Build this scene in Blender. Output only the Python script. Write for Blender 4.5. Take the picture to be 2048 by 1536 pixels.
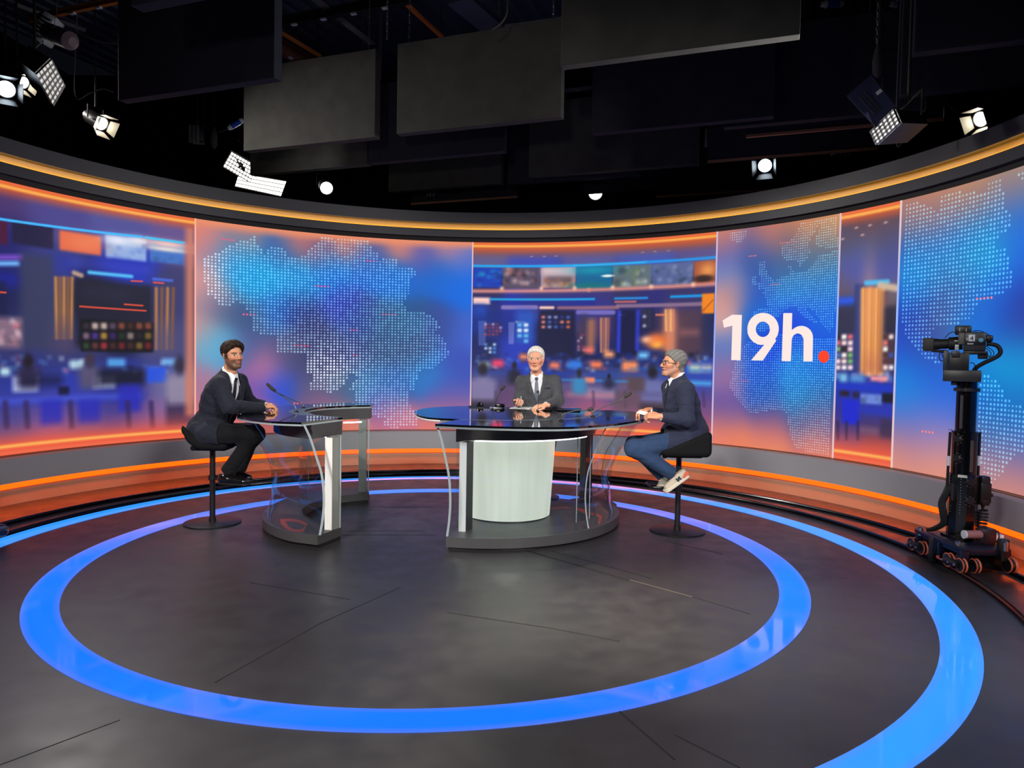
import bpy, bmesh, math, random
import numpy as np
from mathutils import Vector, Matrix
random.seed(7); rng = np.random.default_rng(7)
PI = math.pi
for o in list(bpy.data.objects): bpy.data.objects.remove(o)
SC = bpy.context.scene
COL = SC.collection

# ------------------------------------------------------------------ camera
FPX, PITCH, ROLL = 1431.535, 0.036445, 0.016988        # focal length in pixels of a 2048 wide frame
CAM = np.array([0., 0., 1.5])
_f = np.array([0, math.cos(PITCH), -math.sin(PITCH)]); _r = np.array([1., 0, 0]); _u = np.cross(_r, _f)
RT = math.cos(ROLL)*_r + math.sin(ROLL)*_u
UP = -math.sin(ROLL)*_r + math.cos(ROLL)*_u
cd = bpy.data.cameras.new('camera'); cam = bpy.data.objects.new('camera', cd); COL.objects.link(cam)
cd.sensor_width = 36; cd.lens = 36*FPX/2048; cd.clip_end = 100; cd.clip_start = .05
cam.matrix_world = Matrix(((RT[0], UP[0], -_f[0], CAM[0]), (RT[1], UP[1], -_f[1], CAM[1]), (RT[2], UP[2], -_f[2], CAM[2]), (0, 0, 0, 1)))
SC.camera = cam

# ------------------------------------------------------------------ world, exposure
wd = bpy.data.worlds.new('studio_dark'); SC.world = wd; wd.use_nodes = True
wd.node_tree.nodes['Background'].inputs[0].default_value = (.55, .62, 1, 1)
wd.node_tree.nodes['Background'].inputs[1].default_value = .004
vs = SC.view_settings
vs.view_transform = 'Standard'; vs.look = 'None'; vs.gamma = 1; vs.use_curve_mapping = False; vs.exposure = 0

# ------------------------------------------------------------------ studio lamps (grid keys and back lights, plus added fills)
def spot(name, loc, aim, power, size=40, blend=.5, col=(1, .93, .84), rad=.12):
    l = bpy.data.lights.new(name, 'SPOT'); l.energy = power; l.spot_size = math.radians(size); l.spot_blend = blend
    l.color = col; l.shadow_soft_size = rad
    o = bpy.data.objects.new(name, l); COL.objects.link(o); o.location = loc
    o.rotation_euler = (Vector(aim)-Vector(loc)).to_track_quat('-Z', 'Y').to_euler()
    return o
# front keys, on the grid behind and beside the camera
spot('key_spot_left', (-3.6, -.6, 4.7), (-2.2, 6.2, 1.15), 1150, 26, .6)
spot('key_spot_centre', (1.5, .4, 4.7), (.25, 7.3, 1.15), 800, 24, .6)
spot('key_spot_right', (-1.2, .2, 4.7), (1.35, 6.2, 1.1), 950, 26, .6)
# two added area fills, unseen, above and behind the camera
def area(name, loc, aim, power, sx, sy, col=(1, .95, .9), spread=120):
    l = bpy.data.lights.new(name, 'AREA'); l.shape = 'RECTANGLE'; l.size = sx; l.size_y = sy; l.energy = power; l.color = col; l.spread = math.radians(spread)
    o = bpy.data.objects.new(name, l); COL.objects.link(o); o.location = loc; o.rotation_euler = (Vector(aim)-Vector(loc)).to_track_quat('-Z', 'Y').to_euler(); return o
area('added_fill_left', (-3.4, -1.6, 4.6), (.4, 5.6, -.4), 75, 1.4, .9, spread=64)
area('added_fill_right', (3.4, -1.6, 4.6), (-.4, 5.6, -.4), 75, 1.4, .9, spread=64)
spot('added_panel_fill', (-.8, -3.2, 1.9), (-1.35, 8.6, 4.25), 300, 27, .7, (1, .96, .88), .2)  # added unseen low spot that brightens the hanging panels
# lamps washing the open floor in front of the desks
spot('floor_spot', (.6, 7.2, 5.4), (1.15, 3.0, 0), 1500, 40, .7, (1, .90, .74), .15)

# ------------------------------------------------------------------ picture -> place
def ray(x, y): return _f + (x-1024)/FPX*RT - (y-768)/FPX*UP
def atz(x, y, z): v = ray(x, y); return CAM + v*(z-CAM[2])/v[2]
def aty(x, y, Y): v = ray(x, y); return CAM + v*Y/v[1]
W0 = np.array([-.5173, 5.5307])        # axis of the curved set wall
G0 = np.array([-.5466, 5.4362])        # centre of the floor light rings
RW = 4.622                              # radius of the video wall
ZB, ZT = .467, 3.119
def onwall(x, y, R=RW):
    v = ray(x, y); a = v[0]**2+v[1]**2; b = -2*(v[0]*W0[0]+v[1]*W0[1]); c = W0@W0-R*R
    t = (-b+math.sqrt(b*b-4*a*c))/(2*a); p = CAM+v*t
    return math.atan2(p[0]-W0[0], p[1]-W0[1])*RW, p[2]      # arc length, height
def wallp(s, z, R=RW): a = s/RW; return (W0[0]+R*math.sin(a), W0[1]+R*math.cos(a), z)

# ------------------------------------------------------------------ tagging
def tag(o, label=None, cat=None, group=None, kind=None):
    if label: o['label'] = label
    if cat: o['category'] = cat
    if group: o['group'] = group
    if kind: o['kind'] = kind
    return o
def empty(name, loc=(0, 0, 0), rz=0, label=None, cat=None, group=None):
    o = bpy.data.objects.new(name, None); COL.objects.link(o); o.location = tuple(loc); o.rotation_euler = (0, 0, rz)
    o.empty_display_size = .1
    return tag(o, label, cat, group)
def link(name, me, m=None, parent=None, label=None, loc=None):
    o = bpy.data.objects.new(name, me); COL.objects.link(o)
    if m is not None:
        for mm in (m if isinstance(m, (list, tuple)) else [m]): me.materials.append(mm)
    if parent is not None: o.parent = parent
    if loc is not None: o.location = tuple(loc)
    if label: o['label'] = label
    return o
def inv_place(o, parent):
    """keep world placement of a mesh written in world coordinates under a moved, turned parent"""
    bpy.context.view_layer.update()
    o.matrix_parent_inverse = parent.matrix_world.inverted()
    return o
def from_np(name, V, F, smooth=True):
    me = bpy.data.meshes.new(name)
    V = np.asarray(V, dtype=np.float32); F = np.asarray(F, dtype=np.int32)
    n = F.shape[1]
    me.vertices.add(len(V)); me.vertices.foreach_set('co', V.ravel())
    me.loops.add(F.size); me.loops.foreach_set('vertex_index', F.ravel())
    me.polygons.add(len(F)); me.polygons.foreach_set('loop_start', np.arange(0, F.size, n, dtype=np.int32))
    me.polygons.foreach_set('loop_total', np.full(len(F), n, dtype=np.int32))
    me.polygons.foreach_set('use_smooth', np.full(len(F), smooth, dtype=bool))
    me.update(calc_edges=True); me.validate()
    return me
def set_cols(me, rgb):
    a = me.color_attributes.new('Col', 'FLOAT_COLOR', 'POINT')
    c = np.ones((len(me.vertices), 4), dtype=np.float32); c[:, :3] = rgb
    a.data.foreach_set('color', c.ravel())
def lin(c):
    c = np.asarray(c, dtype=float)/255.
    return np.where(c <= .04045, c/12.92, ((c+.055)/1.055)**2.4)

class MB:
    """collects boxes, tubes, prisms in one mesh"""
    def __init__(s): s.v = []; s.f = []
    def add(s, vs, fs):
        k = len(s.v); s.v += [tuple(map(float, v)) for v in vs]; s.f += [tuple(i+k for i in f) for f in fs]; return s
    def box(s, c, d, rz=0, M=None, bev=0):
        hx, hy, hz = d[0]/2, d[1]/2, d[2]/2
        if bev <= 0:
            P = [(x, y, z) for z in (-hz, hz) for y in (-hy, hy) for x in (-hx, hx)]
            Fs = [(0, 2, 3, 1), (4, 5, 7, 6), (0, 1, 5, 4), (2, 6, 7, 3), (0, 4, 6, 2), (1, 3, 7, 5)]
        else:
            b = min(bev, hx*.95, hy*.95, hz*.95)
            bm = bmesh.new(); bmesh.ops.create_cube(bm, size=1)
            for v in bm.verts: v.co = Vector((v.co.x*2*hx, v.co.y*2*hy, v.co.z*2*hz))
            bmesh.ops.bevel(bm, geom=bm.edges[:], offset=b, segments=2, affect='EDGES', profile=.5)
            bm.verts.index_update()
            P = [tuple(v.co) for v in bm.verts]; Fs = [tuple(v.index for v in f.verts) for f in bm.faces]; bm.free()
        if M is None: M = Matrix.Translation(Vector(c)) @ Matrix.Rotation(rz, 4, 'Z')
        else: M = M @ Matrix.Translation(Vector(c)) @ Matrix.Rotation(rz, 4, 'Z')
        return s.add([M @ Vector(p) for p in P], Fs)
    def tube(s, pts, r, n=8, cap=True, closed=False):
        P = [Vector(p) for p in pts]; m = len(P); rs = r if isinstance(r, (list, tuple)) else [r]*m
        rings = []; prev = None
        for i, p in enumerate(P):
            if closed: t = (P[(i+1) % m]-P[i-1])
            elif i == 0: t = P[1]-P[0]
            elif i == m-1: t = P[-1]-P[-2]
            else: t = (P[i+1]-P[i]).normalized()+(P[i]-P[i-1]).normalized()
            if t.length < 1e-9: t = Vector((0, 0, 1))
            t.normalize()
            if prev is None:
                a = Vector((0, 0, 1)) if abs(t.z) < .9 else Vector((1, 0, 0)); u = t.cross(a).normalized()
            else:
                u = prev - t*prev.dot(t)
                u = u.normalized() if u.length > 1e-6 else t.orthogonal().normalized()
            prev = u; w = t.cross(u)
            rings.append([p+(u*math.cos(2*PI*k/n)+w*math.sin(2*PI*k/n))*rs[i] for k in range(n)])
        vs = [v for rg in rings for v in rg]; fs = []
        for i in range(m if closed else m-1):
            j = (i+1) % m
            for k in range(n): fs.append((i*n+k, i*n+(k+1) % n, j*n+(k+1) % n, j*n+k))
        if cap and not closed: fs += [tuple(range(n-1, -1, -1)), tuple((m-1)*n+k for k in range(n))]
        return s.add(vs, fs)
    def cyl(s, a, b, r, n=24, r2=None): return s.tube([a, b], [r, r if r2 is None else r2], n)
    def lathe(s, c, prof, n=40, M=None):
        M = (M or Matrix()) ; vs = []
        for (r, z) in prof:
            for k in range(n): vs.append(M @ Vector((c[0]+r*math.cos(2*PI*k/n), c[1]+r*math.sin(2*PI*k/n), c[2]+z)))
        fs = []
        for i in range(len(prof)-1):
            for k in range(n): fs.append((i*n+k, i*n+(k+1) % n, (i+1)*n+(k+1) % n, (i+1)*n+k))
        fs += [tuple(range(n-1, -1, -1)), tuple((len(prof)-1)*n+k for k in range(n))]
        return s.add(vs, fs)
    def prism(s, poly, z0, z1):
        """upright prism over a simple polygon (counter-clockwise), caps triangulated by ear clipping"""
        n = len(poly); vs = [(p[0], p[1], z0) for p in poly]+[(p[0], p[1], z1) for p in poly]
        fs = [(i, (i+1) % n, n+(i+1) % n, n+i) for i in range(n)]
        from mathutils.geometry import tessellate_polygon
        tr = tessellate_polygon([[Vector((p[0], p[1], 0)) for p in poly]])
        for t in tr: fs.append((t[0], t[1], t[2])); fs.append((n+t[2], n+t[1], n+t[0]))
        k = len(s.v); s.add(vs, fs); return s
    def sweep(s, prof, arc, closed=True, ends=True):
        """prof: list of (R, z); arc: list of angles round W0"""
        vs = []; m = len(prof)
        for a in arc:
            for (R, z) in prof: vs.append((W0[0]+R*math.sin(a), W0[1]+R*math.cos(a), z))
        fs = []; kk = m if closed else m-1
        for i in range(len(arc)-1):
            for k in range(kk): fs.append((i*m+k, i*m+(k+1) % m, (i+1)*m+(k+1) % m, (i+1)*m+k))
        if closed and ends: fs += [tuple(range(m)), tuple((len(arc)-1)*m+k for k in range(m-1, -1, -1))]
        return s.add(vs, fs)
    def mesh(s, name, smooth=False, fix=True, ang=35):
        me = bpy.data.meshes.new(name); me.from_pydata(s.v, [], s.f)
        if fix:
            bm = bmesh.new(); bm.from_mesh(me); bmesh.ops.recalc_face_normals(bm, faces=bm.faces[:]); bm.to_mesh(me); bm.free()
        if smooth:
            me.polygons.foreach_set('use_smooth', np.ones(len(me.polygons), dtype=bool))
            try: me.set_sharp_from_angle(angle=math.radians(ang))
            except Exception: pass
        me.update(); return me
    def build(s, name, m, parent=None, label=None, smooth=True, fix=True):
        o = link(name, s.mesh(name, smooth, fix), m, parent, label)
        if parent is not None: inv_place(o, parent)
        return o
def spline(pts, n=8, closed=False):
    P = [np.array(p, float) for p in pts]; out = []; m = len(P)
    rngi = range(m) if closed else range(m-1)
    for i in rngi:
        p0 = P[i-1] if (closed or i > 0) else 2*P[0]-P[1]; p1 = P[i]; p2 = P[(i+1) % m]
        p3 = P[(i+2) % m] if (closed or i+2 < m) else 2*P[-1]-P[-2]
        for k in range(n):
            t = k/n; out.append(.5*((2*p1)+(-p0+p2)*t+(2*p0-5*p1+4*p2-p3)*t*t+(-p0+3*p1-3*p2+p3)*t**3))
    if not closed: out.append(P[-1])
    return out
def copy_tree(o, parent=None):
    kids = list(o.children)
    c = o.copy(); COL.objects.link(c)
    if parent is not None: c.parent = parent
    for ch in kids: copy_tree(ch, c)
    return c

# ------------------------------------------------------------------ materials
def nt(name):
    m = bpy.data.materials.new(name); m.use_nodes = True; t = m.node_tree
    return m, t, t.nodes['Principled BSDF']
def mat(name, col, rough=.5, metal=0, spec=.5, noise=0, nscale=40, bump=0, bscale=200, coat=0, alpha=None, sheen=0):
    m, t, b = nt(name); c = tuple(lin(col))+(1,)
    b.inputs['Base Color'].default_value = c; b.inputs['Roughness'].default_value = rough; b.inputs['Metallic'].default_value = metal
    b.inputs['Specular IOR Level'].default_value = spec; b.inputs['Coat Weight'].default_value = coat
    if sheen: b.inputs['Sheen Weight'].default_value = sheen
    if noise or bump:
        tc = t.nodes.new('ShaderNodeTexCoord')
    if noise:
        nz = t.nodes.new('ShaderNodeTexNoise'); nz.inputs['Scale'].default_value = nscale; nz.inputs['Detail'].default_value = 5
        t.links.new(tc.outputs['Object'], nz.inputs['Vector'])
        mx = t.nodes.new('ShaderNodeMix'); mx.data_type = 'RGBA'; mx.blend_type = 'MULTIPLY'; mx.inputs[0].default_value = 1
        rp = t.nodes.new('ShaderNodeMapRange'); rp.inputs[3].default_value = 1-noise; rp.inputs[4].default_value = 1+noise
        rp.inputs[1].default_value = .3; rp.inputs[2].default_value = .7
        t.links.new(nz.outputs[0], rp.inputs[0]); mx.inputs[6].default_value = c; t.links.new(rp.outputs[0], mx.inputs[7])
        t.links.new(mx.outputs[2], b.inputs['Base Color'])
    if bump:
        n2 = t.nodes.new('ShaderNodeTexNoise'); n2.inputs['Scale'].default_value = bscale; t.links.new(tc.outputs['Object'], n2.inputs['Vector'])
        bp = t.nodes.new('ShaderNodeBump'); bp.inputs['Strength'].default_value = bump; bp.inputs['Distance'].default_value = .004
        t.links.new(n2.outputs[0], bp.inputs['Height']); t.links.new(bp.outputs[0], b.inputs['Normal'])
    return m
def emis(name, col, s=1., sample=True, base=(0, 0, 0)):
    m, t, b = nt(name); b.inputs['Base Color'].default_value = tuple(lin(base))+(1,)
    b.inputs['Emission Color'].default_value = tuple(lin(col))+(1,); b.inputs['Emission Strength'].default_value = s
    b.inputs['Roughness'].default_value = .5
    if not sample: m.cycles.emission_sampling = 'NONE'
    return m
def vemis(name, s=1.):
    m, t, b = nt(name); a = t.nodes.new('ShaderNodeVertexColor'); a.layer_name = 'Col'
    b.inputs['Base Color'].default_value = (.01, .01, .01, 1); b.inputs['Roughness'].default_value = .45
    b.inputs['Specular IOR Level'].default_value = .2
    t.links.new(a.outputs[0], b.inputs['Emission Color']); b.inputs['Emission Strength'].default_value = s
    m.cycles.emission_sampling = 'NONE'
    return m
def vcol(name, rough=.5, spec=.4, sss=0, bump=0, bscale=150):
    m, t, b = nt(name); a = t.nodes.new('ShaderNodeVertexColor'); a.layer_name = 'Col'
    t.links.new(a.outputs[0], b.inputs['Base Color']); b.inputs['Roughness'].default_value = rough; b.inputs['Specular IOR Level'].default_value = spec
    if sss: b.inputs['Subsurface Weight'].default_value = sss; b.inputs['Subsurface Radius'].default_value = (.012, .004, .002)
    if bump:
        tc = t.nodes.new('ShaderNodeTexCoord'); n2 = t.nodes.new('ShaderNodeTexNoise'); n2.inputs['Scale'].default_value = bscale; t.links.new(tc.outputs['Object'], n2.inputs['Vector'])
        bp = t.nodes.new('ShaderNodeBump'); bp.inputs['Strength'].default_value = bump; bp.inputs['Distance'].default_value = .003
        t.links.new(n2.outputs[0], bp.inputs['Height']); t.links.new(bp.outputs[0], b.inputs['Normal'])
    return m
def clear(name, tint=(235, 242, 245), gloss=1.0, rough=.02):
    """thin acrylic: clear, with a mirror share that grows at grazing angles"""
    m = bpy.data.materials.new(name); m.use_nodes = True; t = m.node_tree; t.nodes.clear()
    o = t.nodes.new('ShaderNodeOutputMaterial'); mx = t.nodes.new('ShaderNodeMixShader'); tr = t.nodes.new('ShaderNodeBsdfTransparent')
    gl = t.nodes.new('ShaderNodeBsdfGlossy'); lw = t.nodes.new('ShaderNodeLayerWeight'); lw.inputs[0].default_value = .5
    pw = t.nodes.new('ShaderNodeMath'); pw.operation = 'POWER'; pw.inputs[1].default_value = 4.5; mr = t.nodes.new('ShaderNodeMapRange'); mr.inputs[3].default_value = .03; mr.inputs[4].default_value = .5
    tr.inputs[0].default_value = tuple(lin(tint))+(1,); gl.inputs['Roughness'].default_value = rough; gl.inputs[0].default_value = (gloss, gloss, gloss, 1)
    t.links.new(lw.outputs['Facing'], pw.inputs[0]); t.links.new(pw.outputs[0], mr.inputs[0]); t.links.new(mr.outputs[0], mx.inputs[0]); t.links.new(tr.outputs[0], mx.inputs[1]); t.links.new(gl.outputs[0], mx.inputs[2]); t.links.new(mx.outputs[0], o.inputs[0])
    return m
M = dict(
 charcoal=mat('charcoal_laminate', (62, 62, 64), .45, noise=.06, nscale=9),
 charcoal_dk=mat('dark_laminate', (44, 44, 47), .4),
 navy=mat('dark_navy_lacquer', (22, 23, 30), .35),
 tabletop=mat('black_mirror_glass', (8, 11, 15), .025, spec=.9, coat=.6),
 inlay=mat('grey_inlay', (92, 102, 110), .25),
 edge=mat('polished_acrylic_edge', (150, 162, 166), .06, spec=.9),
 edge_dk=mat('smoked_acrylic_edge', (120, 128, 132), .08, spec=.9),
 glass=clear('clear_acrylic'),
 white=mat('white_lacquer', (226, 222, 218), .4),
 greypost=mat('grey_lacquer', (128, 130, 126), .35),
 black=mat('matte_black_metal', (16, 16, 18), .42),
 blackgl=mat('gloss_black_metal', (12, 12, 15), .18, metal=.3),
 rubber=mat('black_rubber', (14, 14, 15), .6),
 chrome=mat('brushed_steel', (170, 172, 176), .3, metal=1),
 orange=mat('orange_polyurethane', (196, 96, 66), .45),
 baffle=mat('grey_acoustic_felt', (64, 63, 60), .9, spec=.15, noise=.14, nscale=5, bump=.2, bscale=90),
 baffle_dk=mat('black_acoustic_felt', (40, 42, 52), .9, spec=.15, noise=.1, nscale=6),
 steel=mat('galvanised_steel', (120, 120, 126), .45, metal=.8),
 rust=mat('orange_primed_steel', (190, 104, 40), .6),
 brown=mat('brown_primed_steel', (112, 68, 58), .6),
 deck=mat('blue_grey_steel_deck', (56, 62, 84), .5, metal=.2),
 drape=mat('black_drape', (7, 7, 9), .95, spec=.05),
 blue_pl=mat('blue_plastic', (24, 72, 190), .4),
 white_pl=mat('white_plastic', (200, 205, 212), .4),
 paper=mat('white_paper', (244, 244, 242), .7),
)
# ================================================================== room
def floor_mat():
    m, t, b = nt('black_studio_floor')
    tc = t.nodes.new('ShaderNodeTexCoord')
    nz = t.nodes.new('ShaderNodeTexNoise'); nz.inputs['Scale'].default_value = 1.3; nz.inputs['Detail'].default_value = 8; nz.inputs['Roughness'].default_value = .6
    t.links.new(tc.outputs['Object'], nz.inputs['Vector'])
    cr = t.nodes.new('ShaderNodeValToRGB'); e = cr.color_ramp.elements
    e[0].position = .3; e[0].color = (*lin((37, 36, 39)), 1); e[1].position = .75; e[1].color = (*lin((50, 49, 51)), 1)
    t.links.new(nz.outputs[0], cr.inputs[0]); t.links.new(cr.outputs[0], b.inputs['Base Color'])
    n2 = t.nodes.new('ShaderNodeTexNoise'); n2.inputs['Scale'].default_value = 6; n2.inputs['Detail'].default_value = 6
    t.links.new(tc.outputs['Object'], n2.inputs['Vector'])
    mr = t.nodes.new('ShaderNodeMapRange'); mr.inputs[1].default_value = .3; mr.inputs[2].default_value = .7; mr.inputs[3].default_value = .34; mr.inputs[4].default_value = .46
    t.links.new(n2.outputs[0], mr.inputs[0]); t.links.new(mr.outputs[0], b.inputs['Roughness'])
    b.inputs['Specular IOR Level'].default_value = .6
    return m
FLOOR = floor_mat()
mb = MB(); mb.box((0, 4.2, -.06), (15.6, 16.8, .12)); fl = mb.build('floor', FLOOR, smooth=False); tag(fl, 'matte black studio floor', None, kind='structure')
for nm, c, d in (('wall_back', (0, 12.45, 3.1), (15.4, .1, 6.2)), ('wall_left', (-7.7, 4.2, 3.1), (.1, 16.6, 6.2)), ('wall_right', (7.7, 4.2, 3.1), (.1, 16.6, 6.2)), ('wall_front', (0, -4.1, 3.1), (15.4, .1, 6.2))):
    tag(MB().box(c, d).build(nm, M['drape'], smooth=False), 'black drape wall behind the set', None, kind='structure')
# corrugated steel deck ceiling, ribs running away to the upper left
DA = math.radians(-20.5)                       # grid direction of baffles and beams
du = np.array([math.cos(DA), math.sin(DA)]); dv = np.array([-math.sin(DA), math.cos(DA)])
prof = []
k = -9.0
while k < 9.0:
    for dx, dz in ((0, 0), (.09, 0), (.12, .07), (.21, .07)): prof.append((k+dx, dz))
    k += .24
pv = []; 
for (a, dz) in prof:
    for e in (-9.5, 9.5):
        # ribs run along direction dv
        pv.append((du[0]*a+dv[0]*e, 4+du[1]*a+dv[1]*e, 6.05+dz))
pf = [(2*i, 2*i+1, 2*i+3, 2*i+2) for i in range(len(prof)-1)]
mb = MB(); mb.add(pv, pf); ce = mb.build('ceiling', M['deck'], smooth=False, fix=False); tag(ce, 'corrugated dark steel deck above the lighting grid', None, kind='structure')

# ---- curved set wall: plinth, header (all one structure each)
ARC = [a for a in np.linspace(-1.95, 1.95, 261)]
def sw(name, prof, m, label=None, closed=True, kind='structure', smooth=True):
    o = MB().sweep(prof, ARC, closed).build(name, m, smooth=smooth); tag(o, label, None, kind=kind); return o
GREYP = mat('grey_plinth_paint', (150, 150, 154), .38, spec=.4)
GREYT = mat('pale_toe_panel', (160, 132, 108), .4)
HEAD = mat('charcoal_fascia', (58, 57, 64), .42)
GAP = mat('black_reveal', (9, 9, 10), .6)
sw('baseboard_back', [(4.45, .2175), (4.45, .452), (4.47, .458), (4.70, .458), (4.70, .225), (4.4532, .225), (4.4532, .2175)], GREYP, 'grey curved plinth under the video wall')
sw('trim_1', [(4.505, 0), (4.505, .26), (4.60, .26), (4.60, 0)], GREYT, 'recessed toe panel lit orange under the grey plinth')
sw('trim_2', [(4.56, .458), (4.56, .464), (4.70, .464), (4.70, .458)], mat('bronze_reveal', (110, 74, 50), .4), 'thin bronze line between plinth and screens')
ORL = emis('orange_led_strip', (255, 72, 0), 3.0)
led = sw('light_strip_low', [(4.4545, .2215), (4.4545, .2235), (4.4705, .2235), (4.4705, .2215)], emis('orange_led_tape', (255, 96, 16), 85.), kind=None)
tag(led, 'orange LED tape on the underside of the curved grey plinth', 'light strip')
led = sw('light_strip_low', [(4.480, .160), (4.480, .222), (4.502, .222), (4.502, .160)], ORL, kind=None)
tag(led, 'glowing orange diffuser band below the curved grey plinth', 'light strip')
# header
sw('trim_3', [(4.60, 3.185), (4.60, 3.290), (4.80, 3.290), (4.80, 3.185)], HEAD, 'lower charcoal fascia above the screens')
sw('trim_4', [(4.60, 3.378), (4.60, 3.528), (4.80, 3.528), (4.80, 3.378)], HEAD, 'upper charcoal fascia of the set wall')
sw('trim_5', [(4.655, 3.119), (4.655, 3.190), (4.80, 3.190), (4.80, 3.119)], GAP, 'black gap above the screens')
sw('trim_6', [(4.69, 3.285), (4.69, 3.380), (4.78, 3.380), (4.78, 3.285)], mat('cream_cove', (196, 178, 156), .5), 'back of the amber cove between the two fascias')
AML = emis('amber_led_strip', (255, 168, 16), 2.0)
led = sw('light_strip_high', [(4.645, 3.2902), (4.645, 3.2912), (4.675, 3.2912), (4.675, 3.2902)], emis('amber_led_tape', (255, 190, 50), 7.), kind=None)
tag(led, 'amber LED tape lying inside the cove above the lower fascia', 'light strip')
led = sw('light_strip_high', [(4.612, 3.291), (4.612, 3.297), (4.64, 3.297), (4.64, 3.291)], AML, kind=None)
tag(led, 'thin amber light line along the lower lip of the cove', 'light strip')
sw('trim_7', [(4.597, 3.374), (4.597, 3.380), (4.606, 3.380), (4.606, 3.374)], mat('pale_lip', (150, 126, 108), .5), 'pale lower lip of the upper fascia')
sw('wall_curved', [(4.70, 0), (4.70, 3.50), (4.86, 3.50), (4.86, 0)], GAP, 'dark back of the curved set wall')

# ---- floor light rings
def ring(r0, r1, z0, z1, n=220):
    mb = MB(); vs = []
    for k in range(n):
        a = 2*PI*k/n
        for (r, z) in ((r0, z0), (r1, z0), (r1, z1), (r0, z1)): vs.append((G0[0]+r*math.sin(a), G0[1]+r*math.cos(a), z))
    fs = []
    for k in range(n):
        j = (k+1) % n
        for q in range(4): fs.append((k*4+q, k*4+(q+1) % 4, j*4+(q+1) % 4, j*4+q))
    return mb.add(vs, fs)
def ringmat(name, col, edgecol, r0, r1, s=1.):
    """backlit glass: LED lines under both rims, so the rims tint towards violet"""
    m, t, b = nt(name)
    g = t.nodes.new('ShaderNodeNewGeometry'); sub = t.nodes.new('ShaderNodeVectorMath'); sub.operation = 'SUBTRACT'; sub.inputs[1].default_value = (G0[0], G0[1], 0)
    fl_ = t.nodes.new('ShaderNodeVectorMath'); fl_.operation = 'MULTIPLY'; fl_.inputs[1].default_value = (1, 1, 0)
    ln = t.nodes.new('ShaderNodeVectorMath'); ln.operation = 'LENGTH'
    t.links.new(g.outputs['Position'], sub.inputs[0]); t.links.new(sub.outputs[0], fl_.inputs[0]); t.links.new(fl_.outputs[0], ln.inputs[0])
    mr = t.nodes.new('ShaderNodeMapRange'); mr.inputs[1].default_value = r0; mr.inputs[2].default_value = r1
    t.links.new(ln.outputs['Value'], mr.inputs[0])
    cr = t.nodes.new('ShaderNodeValToRGB'); e = cr.color_ramp.elements; c = (*lin(col), 1); ec = (*lin(edgecol), 1)
    e[0].position = 0; e[0].color = ec; e[1].position = 1; e[1].color = ec
    for p in (.2, .8): q = e.new(p); q.color = c
    t.links.new(mr.outputs[0], cr.inputs[0]); t.links.new(cr.outputs[0], b.inputs['Emission Color']); b.inputs['Emission Strength'].default_value = s
    b.inputs['Base Color'].default_value = (*lin((20, 30, 60)), 1); b.inputs['Roughness'].default_value = .07
    # scuffs
    tc = t.nodes.new('ShaderNodeTexCoord'); nz = t.nodes.new('ShaderNodeTexNoise'); nz.inputs['Scale'].default_value = 3; nz.inputs['Detail'].default_value = 8
    t.links.new(tc.outputs['Object'], nz.inputs['Vector'])
    m2 = t.nodes.new('ShaderNodeMapRange'); m2.inputs[1].default_value = .45; m2.inputs[2].default_value = .8; m2.inputs[3].default_value = .05; m2.inputs[4].default_value = .22
    t.links.new(nz.outputs[0], m2.inputs[0]); t.links.new(m2.outputs[0], b.inputs['Roughness'])
    return m
r = tag(ring(2.4523, 2.6421, -.004, .004).build('floor_light_ring', ringmat('inner_ring_glow', (6, 122, 255), (70, 120, 246), 2.4523, 2.6421), smooth=False), 'inner blue glowing ring set in the black floor around the desks', 'floor light')
r = tag(ring(3.3056, 3.4977, -.004, .004).build('floor_light_ring', ringmat('outer_ring_glow', (44, 154, 255), (70, 142, 250), 3.3056, 3.4977), smooth=False), 'outer blue glowing ring in the floor beside the camera rails', 'floor light')

# ---- seams and slots of the floor
SEAM = mat('floor_seam', (14, 14, 15), .6); TAN = mat('worn_seam_edge', (120, 104, 92), .6)
def strip(a, b, w, m, name, label=None, z=.0015):
    a = atz(*a, 0)[:2]; b = atz(*b, 0)[:2]; d = b-a; L = np.hypot(*d); n = np.array([-d[1], d[0]])/L*w/2
    mb = MB(); mb.add([(*(a-n), -.003), (*(b-n), -.003), (*(b+n), -.003), (*(a+n), -.003), (*(a-n), z), (*(b-n), z), (*(b+n), z), (*(a+n), z)],
        [(0, 3, 2, 1), (4, 5, 6, 7), (0, 1, 5, 4), (1, 2, 6, 5), (2, 3, 7, 6), (3, 0, 4, 7)])
    o = mb.build(name, m, smooth=False); tag(o, label, None, kind='structure'); return o
SEAMS = [((1055, 1102), (1258, 1160), .028, SEAM), ((1104, 1102), (1305, 1157), .008, SEAM), ((1258, 1159.5), (1385, 1194), .006, TAN), ((1385, 1194), (1500, 1228), .005, SEAM),
 ((684, 1070), (872, 1070), .009, SEAM), ((684, 1062), (850, 1062), .006, SEAM), ((700, 1014), (866, 1014), .005, SEAM),
 ((895, 1225), (1100, 1256), .007, SEAM), ((1100, 1256), (1240, 1283), .004, SEAM), ((640, 1247), (800, 1175), .004, SEAM), ((430, 1365), (640, 1247), .004, SEAM), ((500, 1165), (700, 1199), .004, SEAM),
 ((1238, 1422), (1350, 1520), .006, SEAM), ((1330, 1082), (1445, 1108), .006, SEAM), ((1350, 1470), (1480, 1536), .004, SEAM), ((0, 1530), (240, 1440), .004, SEAM)]
for i, (a, b, w, m) in enumerate(SEAMS): strip(a, b, w, m, 'trim_%d' % (8+i), 'thin seam in the black floor' if m is SEAM else 'worn pale edge of a floor seam')

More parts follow.
